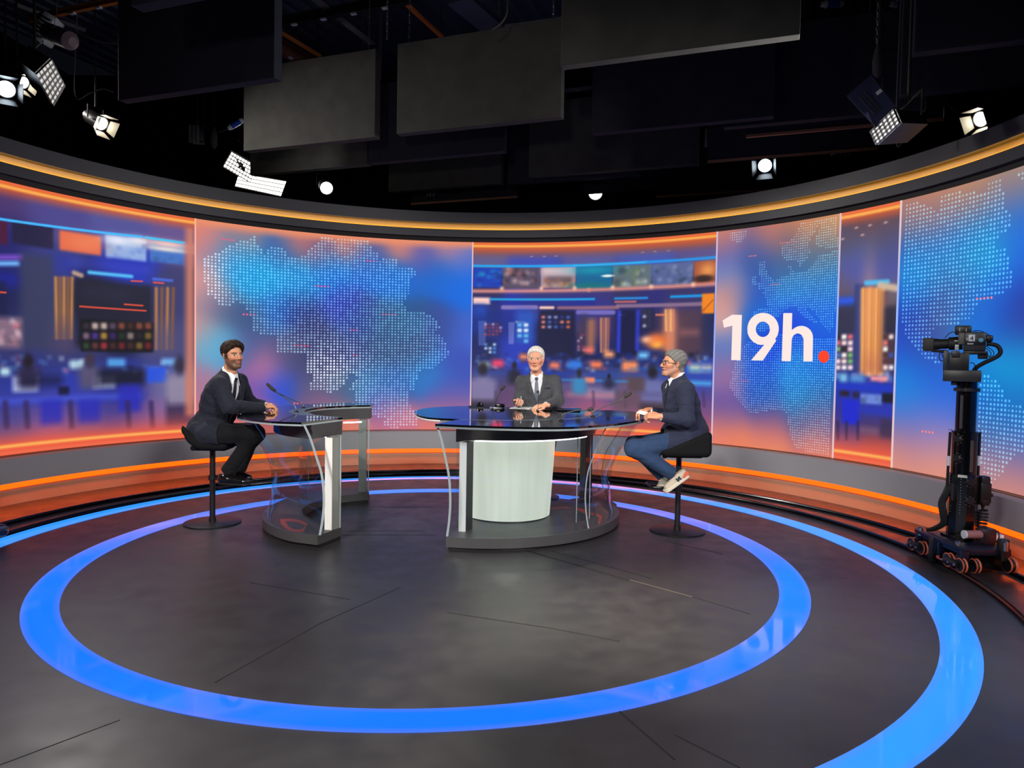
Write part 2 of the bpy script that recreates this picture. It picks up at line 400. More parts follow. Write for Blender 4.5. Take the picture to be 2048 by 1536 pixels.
# ---- curved camera rails
def rail(cx, cy, R, label):
    a = np.linspace(-1.75, 2.35, 200); mb = MB()
    mb.tube([(cx+R*math.sin(t), cy+R*math.cos(t), .019) for t in a], .016, 8)
    web = MB()
    for s in (-1,):
        pr = [(R-.022, 0), (R+.022, 0), (R+.022, .004), (R+.006, .006), (R+.006, .015), (R-.006, .015), (R-.006, .006), (R-.022, .004)]
        vs = []; m = len(pr)
        for t in a:
            for (rr, z) in pr: vs.append((cx+rr*math.sin(t), cy+rr*math.cos(t), z))
        fs = [(i*m+k, i*m+(k+1) % m, (i+1)*m+(k+1) % m, (i+1)*m+k) for i in range(len(a)-1) for k in range(m)]
        web.add(vs, fs)
    e = empty('camera_rail', (cx, cy+R, 0), 0, label, 'rail', 'curved camera rails')
    mb.build('rail_tube', M['blackgl'], e); web.build('rail_foot', M['black'], e)
rail(-.406, 5.392, 3.655, 'inner of the two curved black camera rails, nearer the blue ring')
rail(-.371, 5.313, 4.0, 'outer of the two curved black camera rails, nearer the wall')
# ================================================================== video wall: six picture panels on one curved LED surface
PAN = [(-8.3, -3.742, 'news'), (-3.742, -.068, 'map'), (-.068, 3.332, 'news'), (3.332, 4.905, 'map'), (4.905, 5.622, 'news'), (5.622, 8.9, 'map')]
class Pic:
    def __init__(s, s0, s1, ds=.0095, dz=.0075):
        s.s0, s.s1 = s0, s1
        s.ns = int((s1-s0)/ds)+2; s.nz = int((ZT-ZB)/dz)+2
        s.S, s.Z = np.meshgrid(np.linspace(s0, s1, s.ns), np.linspace(ZB, ZT, s.nz), indexing='ij')
        s.C = np.zeros(s.S.shape+(3,))
    def field(s, pts, sig=.28):
        """smooth colour field through scattered samples (px, py, r, g, b)"""
        num = np.zeros_like(s.C); den = np.zeros(s.S.shape)+1e-9
        for (x, y, *c) in pts:
            if y < 10: a, b = x, y              # already wall metres
            else: a, b = onwall(x, y)
            sg = sig
            w = np.exp(-((s.S-a)**2+(s.Z-b)**2)/(2*sg*sg))+1e-4/(.01+(s.S-a)**2+(s.Z-b)**2)
            num += w[..., None]*np.array(c[:3], float); den += w
        s.C = num/den[..., None]
    def put(s, m, col): m = np.clip(m, 0, 1)[..., None]; s.C = s.C*(1-m)+np.array(col, float)*m
    def rect(s, p0, p1, col, blur=.02, a=1.):
        s0, z0 = onwall(*p0); s1, z1 = onwall(*p1)
        f = lambda d: np.clip(.5+d/(2*blur), 0, 1)
        m = f(s.S-min(s0, s1))*f(max(s0, s1)-s.S)*f(s.Z-min(z0, z1))*f(max(z0, z1)-s.Z)
        s.put(m*a, col)
    def blob(s, p, rx, rz, col, a=1., pw=1.):
        x, z = onwall(*p); q = ((s.S-x)/rx)**2+((s.Z-z)/rz)**2
        s.put(a*np.exp(-q**pw), col)
    def line(s, p0, p1, w, col, a=1., soft=.012):
        x0, z0 = onwall(*p0); x1, z1 = onwall(*p1); dx, dz = x1-x0, z1-z0; L2 = dx*dx+dz*dz
        t = np.clip(((s.S-x0)*dx+(s.Z-z0)*dz)/L2, 0, 1); d = np.hypot(s.S-x0-t*dx, s.Z-z0-t*dz)
        s.put(a*np.clip(.5+(w/2-d)/soft, 0, 1), col)
    def hband(s, z, w, col, a=1., soft=.012):
        s.put(a*np.clip(.5+(w/2-abs(s.Z-z))/soft, 0, 1), col)
    def vgrad(s, z0, z1, col):
        """fade towards col from z0 (none) to z1 (full)"""
        t = np.clip((s.Z-z0)/(z1-z0), 0, 1); s.put(t*t*(3-2*t), col)
    def at(s, a, z):
        i = np.clip(((np.asarray(a)-s.s0)/(s.s1-s.s0)*(s.ns-1)).astype(int), 0, s.ns-1); j = np.clip(((np.asarray(z)-ZB)/(ZT-ZB)*(s.nz-1)).astype(int), 0, s.nz-1)
        return s.C[i, j]
    def mesh(s, name, gain=1.):
        a = s.S/RW; V = np.stack([W0[0]+RW*np.sin(a), W0[1]+RW*np.cos(a), s.Z], -1).reshape(-1, 3)
        i, j = np.meshgrid(np.arange(s.ns-1), np.arange(s.nz-1), indexing='ij'); k = (i*s.nz+j).ravel()
        F = np.stack([k, k+1, k+s.nz+1, k+s.nz], -1)
        me = from_np(name, V, F, False); set_cols(me, lin(np.clip(s.C, 0, 255)).reshape(-1, 3)*gain); return me
SCREEN = vemis('led_screen_picture', 1.0)
wall = empty('led_video_wall', (W0[0], W0[1]+RW, ZB), 0, 'curved LED video wall showing newsroom pictures and dotted maps', 'video wall')
def newsline(P, top=True, bot=True):
    m = P.C.mean(-1, keepdims=True); P.C = m+(P.C-m)*.93; P.C = 255*(np.clip(P.C, 0, 255)/255)**1.16*1.03      # deep blacks of the filmed newsroom
    P.vgrad(2.93, 3.10, (226, 92, 40)); P.hband(3.068, .030, (255, 186, 84), 1, .03); P.hband(3.108, .012, (235, 120, 84), .8)
    t = np.clip((.86-P.Z)/.30, 0, 1); P.put(t*t, (236, 92, 62)); P.hband(.552, .028, (255, 190, 92), 1, .03); P.hband(.485, .03, (240, 112, 80), .8, .03)
def clutter(P, x0, x1, y0, y1, n, cols, r=(.02, .05), a=.8, seed=3, asp=.6):
    g = random.Random(seed)
    for _ in range(n):
        rr = g.uniform(*r); x, y = g.uniform(x0, x1), g.uniform(y0, y1); w = rr*155*g.uniform(.6, 1.4); h = rr*155*asp*g.uniform(.6, 1.3)
        P.rect((x-w*.5, y-h*.5), (x+w*.5, y+h*.5), g.choice(cols), .03, a)
BR = [(250, 240, 235), (120, 190, 250), (250, 150, 90), (60, 140, 240), (235, 90, 110), (180, 220, 240), (70, 200, 220)]
DK = [(24, 22, 40), (36, 30, 60), (20, 24, 50)]
def figure(P, p, w, h, shirt, hair=(36, 30, 44), chair=None):
    """blurred seated worker: head, shoulders, back, office chair"""
    x, y = p; k = 155.
    if chair is not None: P.rect((x-w*k*.42, y+h*k*.28), (x+w*k*.42, y+h*k*.85), chair, .04, .9)
    P.rect((x-w*k*.40, y-h*k*.12), (x+w*k*.40, y+h*k*.40), shirt, .05, .92); P.blob((x, y-h*k*.10), w*.36, h*.16, shirt, .9)
    P.blob((x, y-h*k*.40), w*.17, h*.19, hair, .95, 1.6)
def box(P, p, w, h, c, a=.95, bl=.022):
    k = 77.; P.rect((p[0]-w*k, p[1]-h*k), (p[0]+w*k, p[1]+h*k), c, bl, a)
pics = {}
# ---- panel 1: newsroom, far left
P = Pic(*PAN[0][:2]); X = lambda x, y: (x*.5208, 280+y*.5208)
P.field([(0, 400, 92, 66, 120), (100, 415, 84, 78, 150), (250, 430, 90, 90, 160), (350, 455, 110, 90, 150), (0, 470, 40, 40, 120), (100, 530, 60, 66, 140), (250, 540, 40, 60, 190),
 (20, 600, 26, 34, 90), (75, 620, 66, 74, 120), (200, 590, 30, 34, 60), (240, 640, 28, 32, 58), (340, 600, 66, 66, 120), (340, 680, 80, 80, 130), (30, 700, 60, 60, 110), (80, 690, 62, 66, 120), (150, 690, 60, 60, 110),
 (50, 770, 40, 60, 170), (150, 780, 46, 64, 180), (250, 790, 44, 56, 150), (340, 780, 110, 110, 160), (50, 830, 90, 80, 150), (150, 840, 120, 90, 150), (260, 830, 110, 80, 150), (350, 830, 150, 110, 160),
 (100, 860, 160, 96, 150), (300, 850, 160, 100, 150), (-6.8, 2.2, 60, 66, 140), (-6.8, 1.2, 50, 60, 150), (-7.8, 1.8, 60, 60, 130)], .16)
for (a, b, c) in (((-8, 400), (30, 490), (92, 24, 60)), ((45, 305), (205, 420), (40, 36, 78)), ((228, 345), (388, 445), (232, 112, 74)), ((405, 362), (562, 468), (150, 178, 226)), ((575, 385), (708, 480), (70, 120, 200))):
    P.rect(X(*a) if a[0] > 20 else (0, 440), X(*b) if a[0] > 20 else (14, 490), c, .02)
P.blob(X(330, 395), .25, .10, (246, 150, 110), .5); P.blob(X(450, 385), .16, .06, (240, 240, 250), .8); P.blob(X(530, 385), .14, .05, (232, 238, 250), .8)
P.blob(X(645, 400), .3, .05, (255, 205, 190), .9); P.blob(X(640, 420), .3, .03, (255, 235, 215), .8)
clutter(P, X(410, 0)[0], X(560, 0)[0], X(0, 400)[1], X(0, 460)[1], 24, [(90, 130, 210), (200, 210, 240), (60, 90, 180)], (.02, .05), .7, 11)
clutter(P, X(580, 0)[0], X(700, 0)[0], X(0, 440)[1], X(0, 475)[1], 14, [(30, 60, 120), (90, 150, 210), (40, 80, 150)], (.02, .04), .7, 12)
P.line((-160, 412), X(545, 372), .026, (70, 190, 255)); P.line(X(560, 374), X(708, 395), .026, (70, 200, 245))
P.rect(X(205, 450), X(580, 530), (34, 58, 200), .12, .75); P.rect(X(270, 470), X(580, 500), (96, 96, 210), .06, .6)
P.rect((-200, 545), X(78, 520), (28, 40, 190), .08, .8); P.line((-150, 515), X(80, 450), .05, (150, 90, 220), .8, .05); P.line((-150, 528), X(68, 474), .05, (120, 190, 255), .9, .04)
P.rect(X(80, 430), X(205, 800), (64, 68, 104), .05, .9); P.rect((-10, 560), (12, 640), (30, 34, 80), .03, .7)
for k in range(5):
    P.line(X(214+16*k, 530), X(218+14*k, 760), .034, (214, 146, 70) if k % 2 == 0 else (160, 104, 62), .9, .03); 
P.rect(X(205, 700), X(290, 830), (96, 80, 110), .12, .7)
P.rect(X(290, 530), X(585, 800), (32, 34, 58), .04, .95); P.rect(X(310, 560), X(500, 620), (56, 52, 84), .08, .5)
for k in range(4): P.line(X(600+22*k, 570), X(600+20*k, 800), .036, (206, 138, 66) if k % 2 == 0 else (150, 98, 62), .85, .03)
P.rect(X(590, 720), X(680, 840), (96, 88, 128), .12, .6)
P.line(X(343, 508), X(505, 524), .04, (90, 200, 250), .95, .03); P.line(X(590, 534), X(660, 540), .03, (80, 120, 240), .9, .03); P.line(X(285, 510), X(312, 520), .05, (220, 180, 140), .8, .03)
for a, b in (((307, 639), (560, 656)), ((478, 631), (548, 636)), ((505, 541), (546, 543)), ((590, 547), (628, 550)), ((-20, 583), (22, 586))): P.line((X(*a)[0], X(*a)[1]), X(*b), .017, (252, 92, 62), .95, .012)
P.rect(X(310, 688), X(588, 815), (14, 14, 24), .02)
g = random.Random(5)
for i in range(8):
    for j in range(3):
        c = g.choice([(226, 200, 190), (190, 60, 70), (200, 160, 70), (120, 70, 60), (70, 60, 70), (150, 120, 150), (220, 120, 90), (96, 60, 170), (60, 90, 60)])
        k = .95 if i < 3 else .7
        P.rect(X(318+34*i, 700+38*j), X(344+34*i, 728+38*j), [v*k for v in c], .022, .85)
P.rect((-60, 630), X(84, 800), (150, 120, 140), .04, .9); clutter(P, 0, X(80, 0)[0], X(0, 690)[1], X(0, 790)[1], 20, [(250, 200, 200), (230, 120, 130), (90, 70, 90), (250, 230, 230)], (.03, .06), .7, 15, 1)
P.rect((-250, 707), X(700, 880), (44, 60, 150), .06, .35)
clutter(P, -200, X(260, 0)[0], X(0, 830)[1], X(0, 900)[1], 60, BR, (.02, .06), .75, 21); clutter(P, X(260, 0)[0], X(690, 0)[0], X(0, 845)[1], X(0, 900)[1], 34, BR[:2]+[(60, 120, 220), (20, 24, 60), (40, 60, 150)], (.03, .06), .7, 22)
for a, b, c in (((48, 905), (148, 965), (196, 205, 235)), ((355, 905), (445, 952), (200, 210, 245)), ((268, 845), (322, 880), (190, 225, 235)), ((412, 838), (482, 872), (90, 170, 235)), ((620, 838), (682, 865), (120, 180, 235)), ((560, 870), (640, 930), (40, 90, 230)), ((0, 875), (40, 905), (190, 230, 240))):
    P.rect(X(*a), X(*b), c, .03, .9)
figure(P, X(108, 900), .34, .42, (54, 46, 84)); figure(P, X(345, 900), .34, .46, (96, 90, 120), (70, 58, 76)); box(P, X(245, 965), .14, .12, (28, 30, 66))
P.rect(X(380, 880), X(555, 940), (24, 26, 46), .05, .85); P.rect(X(80, 905), X(240, 945), (26, 28, 60), .05, .6)
figure(P, X(690, 940), .42, .62, (152, 142, 168), (58, 50, 74), (70, 52, 92))
P.rect((-250, 810), X(560, 1000), (52, 66, 186), .04, .6); P.rect((-250, 812), X(540, 992), (84, 104, 226), .03, .5)
for a, b in (((155, 1000), (240, 1090)), ((300, 1000), (385, 1085)), ((455, 940), (540, 1040))): P.rect(X(*a), X(*b), (42, 48, 190), .04, .8)
for x in (20, 100, 270, 490, 580): P.line(X(x, 1010), X(x+6, 1100), .06, (60, 44, 96), .7, .04)
P.rect(X(712, 330), X(746, 1060), (214, 132, 108), .04, .85)
newsline(P); pics[0] = P
# ---- panel 2: dotted country map
P = Pic(*PAN[1][:2])
P.field([(400, 460, 226, 128, 108), (400, 560, 222, 150, 142), (400, 660, 216, 150, 140), (400, 760, 170, 120, 150), (400, 850, 206, 110, 120), (425, 500, 178, 130, 150), (425, 600, 166, 138, 158), (425, 690, 80, 168, 214),
 (480, 465, 214, 122, 106), (600, 470, 212, 120, 104), (700, 478, 206, 116, 100), (800, 484, 220, 130, 108), (900, 490, 226, 134, 116), (480, 492, 40, 130, 190), (560, 500, 50, 100, 170), (640, 500, 110, 90, 130), (740, 502, 100, 90, 140), (850, 510, 90, 90, 170), (920, 520, 70, 110, 210),
 (460, 530, 20, 140, 214), (500, 560, 14, 150, 220), (540, 560, 16, 150, 216), (600, 565, 18, 136, 210), (660, 550, 10, 110, 210), (740, 530, 10, 96, 206), (800, 560, 14, 100, 200), (880, 550, 10, 100, 205), (930, 580, 0, 104, 224),
 (450, 620, 56, 84, 132), (500, 640, 66, 84, 128), (550, 620, 30, 96, 190), (600, 620, 34, 44, 130), (620, 660, 50, 46, 100), (680, 610, 40, 50, 170), (720, 640, 36, 60, 140), (780, 650, 40, 80, 130), (820, 640, 36, 84, 140), (880, 650, 50, 74, 150), (930, 660, 60, 96, 200),
 (440, 690, 90, 180, 216), (490, 700, 80, 90, 150), (530, 738, 196, 114, 150), (570, 700, 84, 84, 130), (560, 772, 30, 78, 216), (600, 720, 70, 70, 110), (640, 700, 50, 56, 110), (700, 700, 46, 52, 120), (760, 700, 46, 70, 120), (830, 700, 46, 66, 120), (860, 745, 30, 116, 196), (910, 730, 50, 76, 180),
 (500, 790, 110, 80, 170), (620, 780, 90, 84, 120), (680, 770, 76, 96, 130), (730, 770, 50, 110, 170), (780, 770, 40, 90, 170), (900, 790, 66, 84, 180), (640, 810, 120, 92, 140), (760, 810, 96, 90, 170), (900, 815, 130, 90, 160),
 (500, 840, 216, 110, 120), (640, 842, 216, 104, 110), (780, 838, 208, 112, 130), (900, 838, 214, 112, 110), (500, 868, 240, 112, 86), (700, 855, 240, 124, 96), (900, 853, 246, 130, 96)], .17)
P.vgrad(2.98, 3.12, (232, 140, 104)); pics[1] = P
# ---- panel 3: newsroom, centre
P = Pic(*PAN[2][:2]); X = lambda x, y: (920+.2865*x, 460+.2865*y)
P.field([X(*q)+c for q, c in (((200, 150), (104, 100, 150)), ((500, 170), (84, 90, 170)), ((900, 160), (96, 96, 160)), ((1300, 150), (96, 100, 160)), ((1700, 110), (100, 90, 150)), ((500, 225), (60, 80, 190)), ((1300, 215), (70, 90, 190)),
 ((200, 440), (60, 50, 100)), ((500, 450), (60, 60, 130)), ((900, 450), (80, 60, 110)), ((1200, 440), (60, 56, 110)), ((1600, 430), (60, 56, 110)), ((400, 520), (50, 60, 180)), ((900, 510), (40, 56, 170)), ((1300, 500), (50, 50, 130)), ((1600, 520), (70, 60, 120)),
 ((150, 600), (20, 56, 150)), ((350, 640), (26, 50, 150)), ((650, 760), (20, 30, 90)), ((950, 700), (90, 66, 110)), ((1180, 700), (26, 30, 100)), ((1350, 700), (30, 34, 90)), ((1480, 700), (190, 120, 100)), ((1640, 720), (80, 62, 90)), ((1740, 700), (30, 44, 100)),
 ((150, 850), (24, 40, 110)), ((400, 850), (40, 66, 190)), ((700, 850), (24, 36, 110)), ((1000, 850), (26, 40, 110)), ((1300, 860), (30, 50, 130)), ((200, 1000), (60, 70, 140)), ((700, 1000), (40, 60, 150)), ((1000, 1050), (60, 80, 150)), ((1300, 1050), (70, 80, 150)), ((1700, 1050), (50, 80, 180)),
 ((200, 1150), (86, 66, 110)), ((800, 1130), (110, 84, 130)), ((1200, 1150), (120, 90, 110)), ((1700, 1180), (90, 70, 150)), ((300, 1210), (110, 76, 120)), ((900, 1200), (150, 96, 140)), ((1300, 1220), (140, 90, 130)), ((1700, 1280), (150, 90, 130)), ((900, 1290), (180, 90, 120)))], .13)
for k in range(7):
    a = [(92, 262, 290, 402), (300, 262, 560, 408), (566, 262, 805, 402), (812, 256, 1060, 402), (1070, 250, 1335, 398), (1345, 238, 1625, 388), (1636, 222, 1782, 372)][k]
    c = [(16, 70, 190), (96, 84, 110), (176, 150, 160), (8, 110, 160), (104, 120, 130), (96, 110, 160), (170, 90, 60)][k]
    P.rect(X(a[0], a[1]), X(a[2], a[3]), c, .012)
clutter(P, X(100, 0)[0], X(285, 0)[0], X(0, 270)[1], X(0, 395)[1], 16, [(10, 190, 210), (20, 130, 240), (20, 40, 150), (10, 60, 140)], (.03, .08), .7, 31)
clutter(P, X(310, 0)[0], X(550, 0)[0], X(0, 270)[1], X(0, 400)[1], 30, [(210, 170, 170), (60, 40, 50), (230, 210, 210), (180, 110, 110), (90, 70, 90)], (.03, .06), .7, 32, 1)
P.rect(X(570, 262), X(800, 310), (226, 200, 206), .05, .85); P.rect(X(600, 335), X(790, 360), (60, 50, 60), .05, .8); clutter(P, X(580, 0)[0], X(795, 0)[0], X(0, 350)[1], X(0, 400)[1], 26, [(240, 150, 90), (200, 110, 70), (90, 60, 50)], (.02, .04), .8, 33)
P.blob(X(930, 280), .35, .06, (10, 170, 190), .7); P.blob(X(1030, 320), .09, .02, (240, 240, 235), .95, 2); P.blob(X(900, 390), .3, .05, (10, 130, 120), .7)
clutter(P, X(1080, 0)[0], X(1330, 0)[0], X(0, 260)[1], X(0, 395)[1], 26, [(190, 195, 190), (90, 100, 100), (120, 140, 90), (60, 70, 80), (220, 220, 215)], (.03, .07), .6, 34, 1)
clutter(P, X(1350, 0)[0], X(1620, 0)[0], X(0, 245)[1], X(0, 380)[1], 34, [(150, 160, 200), (70, 84, 120), (60, 70, 110), (190, 200, 220), (20, 60, 60)], (.03, .06), .6, 35)
P.blob(X(1730, 280), .12, .1, (250, 170, 90), .8); P.blob(X(1700, 340), .14, .05, (40, 30, 40), .85, 2)
P.line(X(92, 426), X(900, 418), .05, (226, 150, 140), .9, .04); P.line(X(900, 418), X(1782, 376), .05, (222, 146, 136), .9, .04)
for x, y in ((292, 408), (568, 408), (800, 405), (1065, 400), (1335, 395), (1628, 380)): P.blob(X(x, y), .03, .03, (255, 200, 170), .9)
P.line(X(92, 250), X(800, 248), .032, (24, 176, 246), 1, .025); P.line(X(800, 248), X(1300, 224), .032, (40, 186, 246), 1, .025); P.line(X(1300, 224), X(1788, 190), .032, (30, 160, 240), 1, .025)
g = random.Random(9)
for x, y in ((440, 122), (540, 123), (635, 120), (715, 118), (1232, 92), (1318, 86), (1415, 80), (1525, 70), (500, 185), (588, 184), (672, 182), (1275, 156), (1362, 150), (1455, 144)): P.blob(X(x, y), .022, .008, (220, 190, 190), .9)
P.rect(X(92, 470), X(212, 520), (250, 205, 196), .02, 1); P.rect(X(92, 520), X(190, 600), (30, 80, 190), .06, .8)
P.rect(X(212, 470), X(940, 520), (20, 40, 160), .04, .6)
for a, b, c, w in (((215, 483), (935, 482), (20, 190, 240), .03), ((1083, 478), (1305, 474), (30, 160, 240), .03), ((1475, 466), (1690, 458), (10, 170, 245), .035), ((1085, 502), (1225, 500), (230, 120, 110), .025), ((565, 543), (648, 543), (255, 210, 190), .045), ((300, 540), (530, 540), (150, 130, 190), .06), ((690, 545), (1100, 540), (160, 110, 130), .05), ((1100, 530), (1690, 516), (150, 120, 150), .05), ((395, 642), (450, 644), (255, 200, 190), .03), ((1115, 594), (1148, 594), (255, 240, 230), .025), ((1370, 592), (1420, 592), (250, 140, 90), .025), ((820, 575), (1070, 575), (130, 120, 200), .06)):
    P.line(X(*a), X(*b), w, c, .9, .025)
P.rect(X(1690, 445), X(1775, 582), (244, 142, 26), .015, 1); P.line(X(1700, 560), X(1765, 490), .02, (190, 90, 20), .7)
P.rect(X(190, 560), X(290, 760), (24, 50, 140), .03, .8); P.rect(X(390, 560), X(520, 780), (40, 100, 200), .06, .8); P.rect(X(555, 560), X(800, 860), (22, 26, 72), .03, .9); P.rect(X(830, 590), X(890, 860), (70, 60, 90), .04, .7); P.rect(X(890, 620), X(940, 860), (180, 120, 90), .04, .8)
for k in range(4): P.line(X(985+18*k, 620), X(985+16*k, 850), .03, (222, 150, 110) if k % 2 == 0 else (170, 110, 100), .9, .03)
for k in range(4): P.line(X(135+14*k, 640), X(135+12*k, 800), .02, (110, 130, 210), .7, .03)
for k in range(3): P.line(X(345+14*k, 650), X(345+12*k, 790), .02, (160, 160, 220), .7, .03)
P.rect(X(1115, 560), X(1225, 860), (22, 26, 76), .03, .9); P.rect(X(1100, 560), X(1118, 860), (50, 70, 220), .02, .9); P.rect(X(1228, 560), X(1250, 860), (50, 66, 210), .02, .8)
P.rect(X(1270, 550), X(1350, 700), (40, 44, 80), .02, .9); P.rect(X(1430, 560), X(1500, 870), (214, 140, 110), .05, .9)
for k in range(4): P.line(X(1436+18*k, 560), X(1440+16*k, 700), .03, (250, 190, 120) if k % 2 == 0 else (214, 140, 110), .9, .03)
P.rect(X(1520, 560), X(1680, 860), (92, 66, 84), .05, .8); P.rect(X(1530, 690), X(1670, 740), (170, 110, 110), .04, .5)
def cells(x0, y0, x1, y1, nx, ny, cols, seed, a=.9, f=.7):
    g = random.Random(seed); dx, dy = (x1-x0)/nx, (y1-y0)/ny
    for i in range(nx):
        for j in range(ny): P.rect(X(x0+dx*i, y0+dy*j), X(x0+dx*(i+f), y0+dy*(j+f)), g.choice(cols), .018, a)
cells(170, 650, 300, 745, 5, 4, [(200, 80, 80), (230, 180, 190), (60, 50, 110), (160, 60, 80)], 1); cells(568, 598, 785, 700, 5, 3, [(240, 140, 120), (70, 110, 190), (150, 160, 210), (230, 120, 80), (60, 60, 130)], 2, .9, .62)
cells(820, 725, 878, 850, 3, 6, [(220, 160, 170), (70, 50, 80), (240, 210, 210), (150, 60, 90)], 3); cells(400, 650, 490, 800, 2, 4, [(110, 190, 240), (230, 240, 250), (40, 90, 190)], 4); cells(1275, 560, 1345, 690, 2, 4, [(240, 190, 180), (180, 180, 200), (60, 60, 90)], 5); cells(170, 790, 260, 870, 3, 3, [(220, 235, 245), (30, 60, 90), (90, 160, 220)], 6)
P.blob(X(1370, 775), .16, .11, (252, 130, 60), .95, 1.5); P.blob(X(1300, 765), .08, .05, (255, 190, 150), .9); P.blob(X(1375, 800), .08, .05, (255, 190, 80), .8)
clutter(P, X(92, 0)[0], X(1770, 0)[0], X(0, 860)[1], X(0, 985)[1], 150, BR+DK+DK, (.02, .05), .75, 41); clutter(P, X(600, 0)[0], X(1770, 0)[0], X(0, 850)[1], X(0, 900)[1], 40, DK, (.03, .06), .8, 42)
for a, c, r in (((900, 840), (250, 120, 110), .07), ((1040, 868), (250, 170, 120), .08), ((445, 885), (252, 140, 90), .07), ((265, 930), (240, 70, 110), .09), ((660, 945), (250, 130, 100), .08), ((950, 940), (250, 130, 90), .09), ((1185, 950), (250, 150, 100), .12), ((1280, 875), (120, 200, 250), .08), ((1640, 965), (190, 210, 190), .09), ((800, 940), (50, 130, 230), .1), ((175, 940), (180, 190, 180), .07), ((1720, 965), (180, 180, 200), .09)): box(P, X(*a), r*1.7, r*1.1, c, .95, .04)
P.rect(X(92, 985), X(1770, 1045), (30, 80, 200), .04, .45); P.rect(X(700, 1040), X(1190, 1065), (60, 160, 225), .02, .85); P.rect(X(1180, 965), X(1770, 985), (20, 120, 220), .03, .8); P.rect(X(1600, 1050), X(1760, 1090), (80, 180, 240), .03, .8)
P.rect(X(870, 1028), X(940, 1070), (250, 140, 110), .02, .95); P.rect(X(700, 1065), X(1190, 1130), (110, 96, 140), .04, .6); P.rect(X(880, 1100), X(1080, 1180), (140, 130, 170), .03, .8); P.rect(X(740, 1130), X(1080, 1175), (230, 130, 130), .04, .5)
figure(P, X(160, 1080), .42, .52, (136, 128, 170), chair=(58, 46, 70)); figure(P, X(832, 1075), .22, .34, (60, 146, 196), (36, 50, 60)); figure(P, X(1345, 1100), .42, .50, (116, 120, 176), chair=(74, 58, 70)); figure(P, X(380, 1010), .2, .3, (36, 34, 58)); figure(P, X(1040, 1065), .16, .2, (44, 44, 76))
box(P, X(1230, 1080), .22, .2, (98, 78, 86), .9, .04)
for x in (250, 620, 930, 1150, 1560, 1700): P.line(X(x, 1130), X(x+4, 1230), .03, (70, 54, 90), .6, .04)
P.rect(X(1090, 1130), X(1260, 1240), (110, 84, 100), .05, .7); P.rect(X(1240, 1130), X(1500, 1170), (90, 80, 130), .04, .5)
P.vgrad(2.86, 3.02, (150, 90, 90)); newsline(P)
s_ = onwall(*X(92, 600))[0]; pics[2] = P
# ---- panel 4: dotted map of the continents with the hour
P = Pic(*PAN[3][:2]); X = lambda x, y: (1400+.4557*x, 300+.4557*y)
P.field([X(*q)+c for q, c in (((110, 380), (214, 124, 98)), ((300, 350), (206, 118, 90)), ((450, 310), (214, 130, 80)), ((590, 300), (226, 150, 90)), ((120, 450), (96, 96, 170)), ((250, 420), (90, 90, 150)), ((400, 400), (110, 96, 120)), ((560, 380), (130, 110, 110)),
 ((110, 540), (110, 130, 190)), ((240, 500), (40, 84, 160)), ((380, 520), (60, 96, 150)), ((540, 480), (70, 110, 150)), ((110, 650), (220, 150, 130)), ((160, 620), (150, 130, 160)), ((240, 620), (20, 80, 190)), ((400, 620), (20, 120, 200)), ((560, 600), (20, 110, 190)),
 ((90, 750), (210, 160, 160)), ((250, 740), (10, 100, 210)), ((400, 740), (0, 70, 220)), ((560, 720), (0, 96, 220)), ((100, 860), (90, 120, 190)), ((300, 860), (0, 60, 210)), ((540, 860), (0, 84, 220)), ((120, 1000), (170, 110, 150)), ((80, 960), (120, 110, 170)), ((240, 980), (10, 76, 200)), ((420, 980), (10, 120, 216)), ((560, 980), (10, 110, 210)),
 ((120, 1090), (96, 80, 160)), ((280, 1080), (20, 76, 180)), ((430, 1080), (20, 120, 190)), ((560, 1080), (40, 90, 160)), ((120, 1180), (140, 96, 140)), ((300, 1180), (110, 84, 140)), ((460, 1190), (84, 84, 140)), ((560, 1200), (110, 90, 140)), ((100, 1260), (236, 126, 100)), ((300, 1260), (220, 116, 110)), ((500, 1290), (206, 112, 110)), ((300, 1310), (240, 140, 90)), ((520, 1340), (236, 130, 100)), ((150, 1280), (240, 130, 90)))], .15)
pics[3] = P
# ---- panel 5: newsroom strip
P = Pic(*PAN[4][:2]); X = lambda x, y: (1640+.3774*x, 380+.3774*y)
P.field([X(*q)+c for q, c in (((200, 150), (110, 70, 80)), ((350, 130), (120, 76, 76)), ((150, 230), (92, 84, 110)), ((350, 220), (86, 84, 120)), ((200, 340), (84, 92, 140)), ((380, 340), (80, 86, 140)), ((200, 430), (80, 92, 190)), ((370, 430), (76, 88, 180)), ((130, 530), (110, 90, 110)), ((370, 560), (130, 110, 110)),
 ((120, 680), (50, 50, 76)), ((200, 700), (50, 60, 130)), ((370, 700), (50, 50, 80)), ((120, 900), (60, 50, 80)), ((380, 900), (80, 60, 80)), ((150, 1030), (30, 60, 190)), ((300, 1030), (30, 60, 190)), ((150, 1150), (40, 50, 170)), ((320, 1160), (40, 60, 190)), ((130, 1260), (70, 60, 130)), ((300, 1250), (80, 60, 100)), ((120, 1340), (170, 90, 120)), ((300, 1370), (200, 84, 80)))], .13)
P.rect(X(85, 570), X(182, 622), (30, 90, 230), .03, .95); P.rect(X(185, 500), X(232, 970), (44, 62, 140), .02, .95)
for k in range(7): P.line(X(228+18*k, 530), X(224+17*k, 970), .05, [(250, 180, 90), (226, 140, 70)][k % 2], .95, .04)
P.blob(X(255, 640), .10, .5, (250, 170, 110), .5); P.rect(X(225, 880), X(330, 980), (200, 120, 90), .1, .6); P.rect(X(330, 530), X(348, 970), (120, 80, 90), .03, .7)
P.line(X(245, 492), X(358, 486), .05, (80, 190, 240), .95, .03); P.line(X(318, 505), X(405, 520), .07, (214, 190, 160), .9, .04)
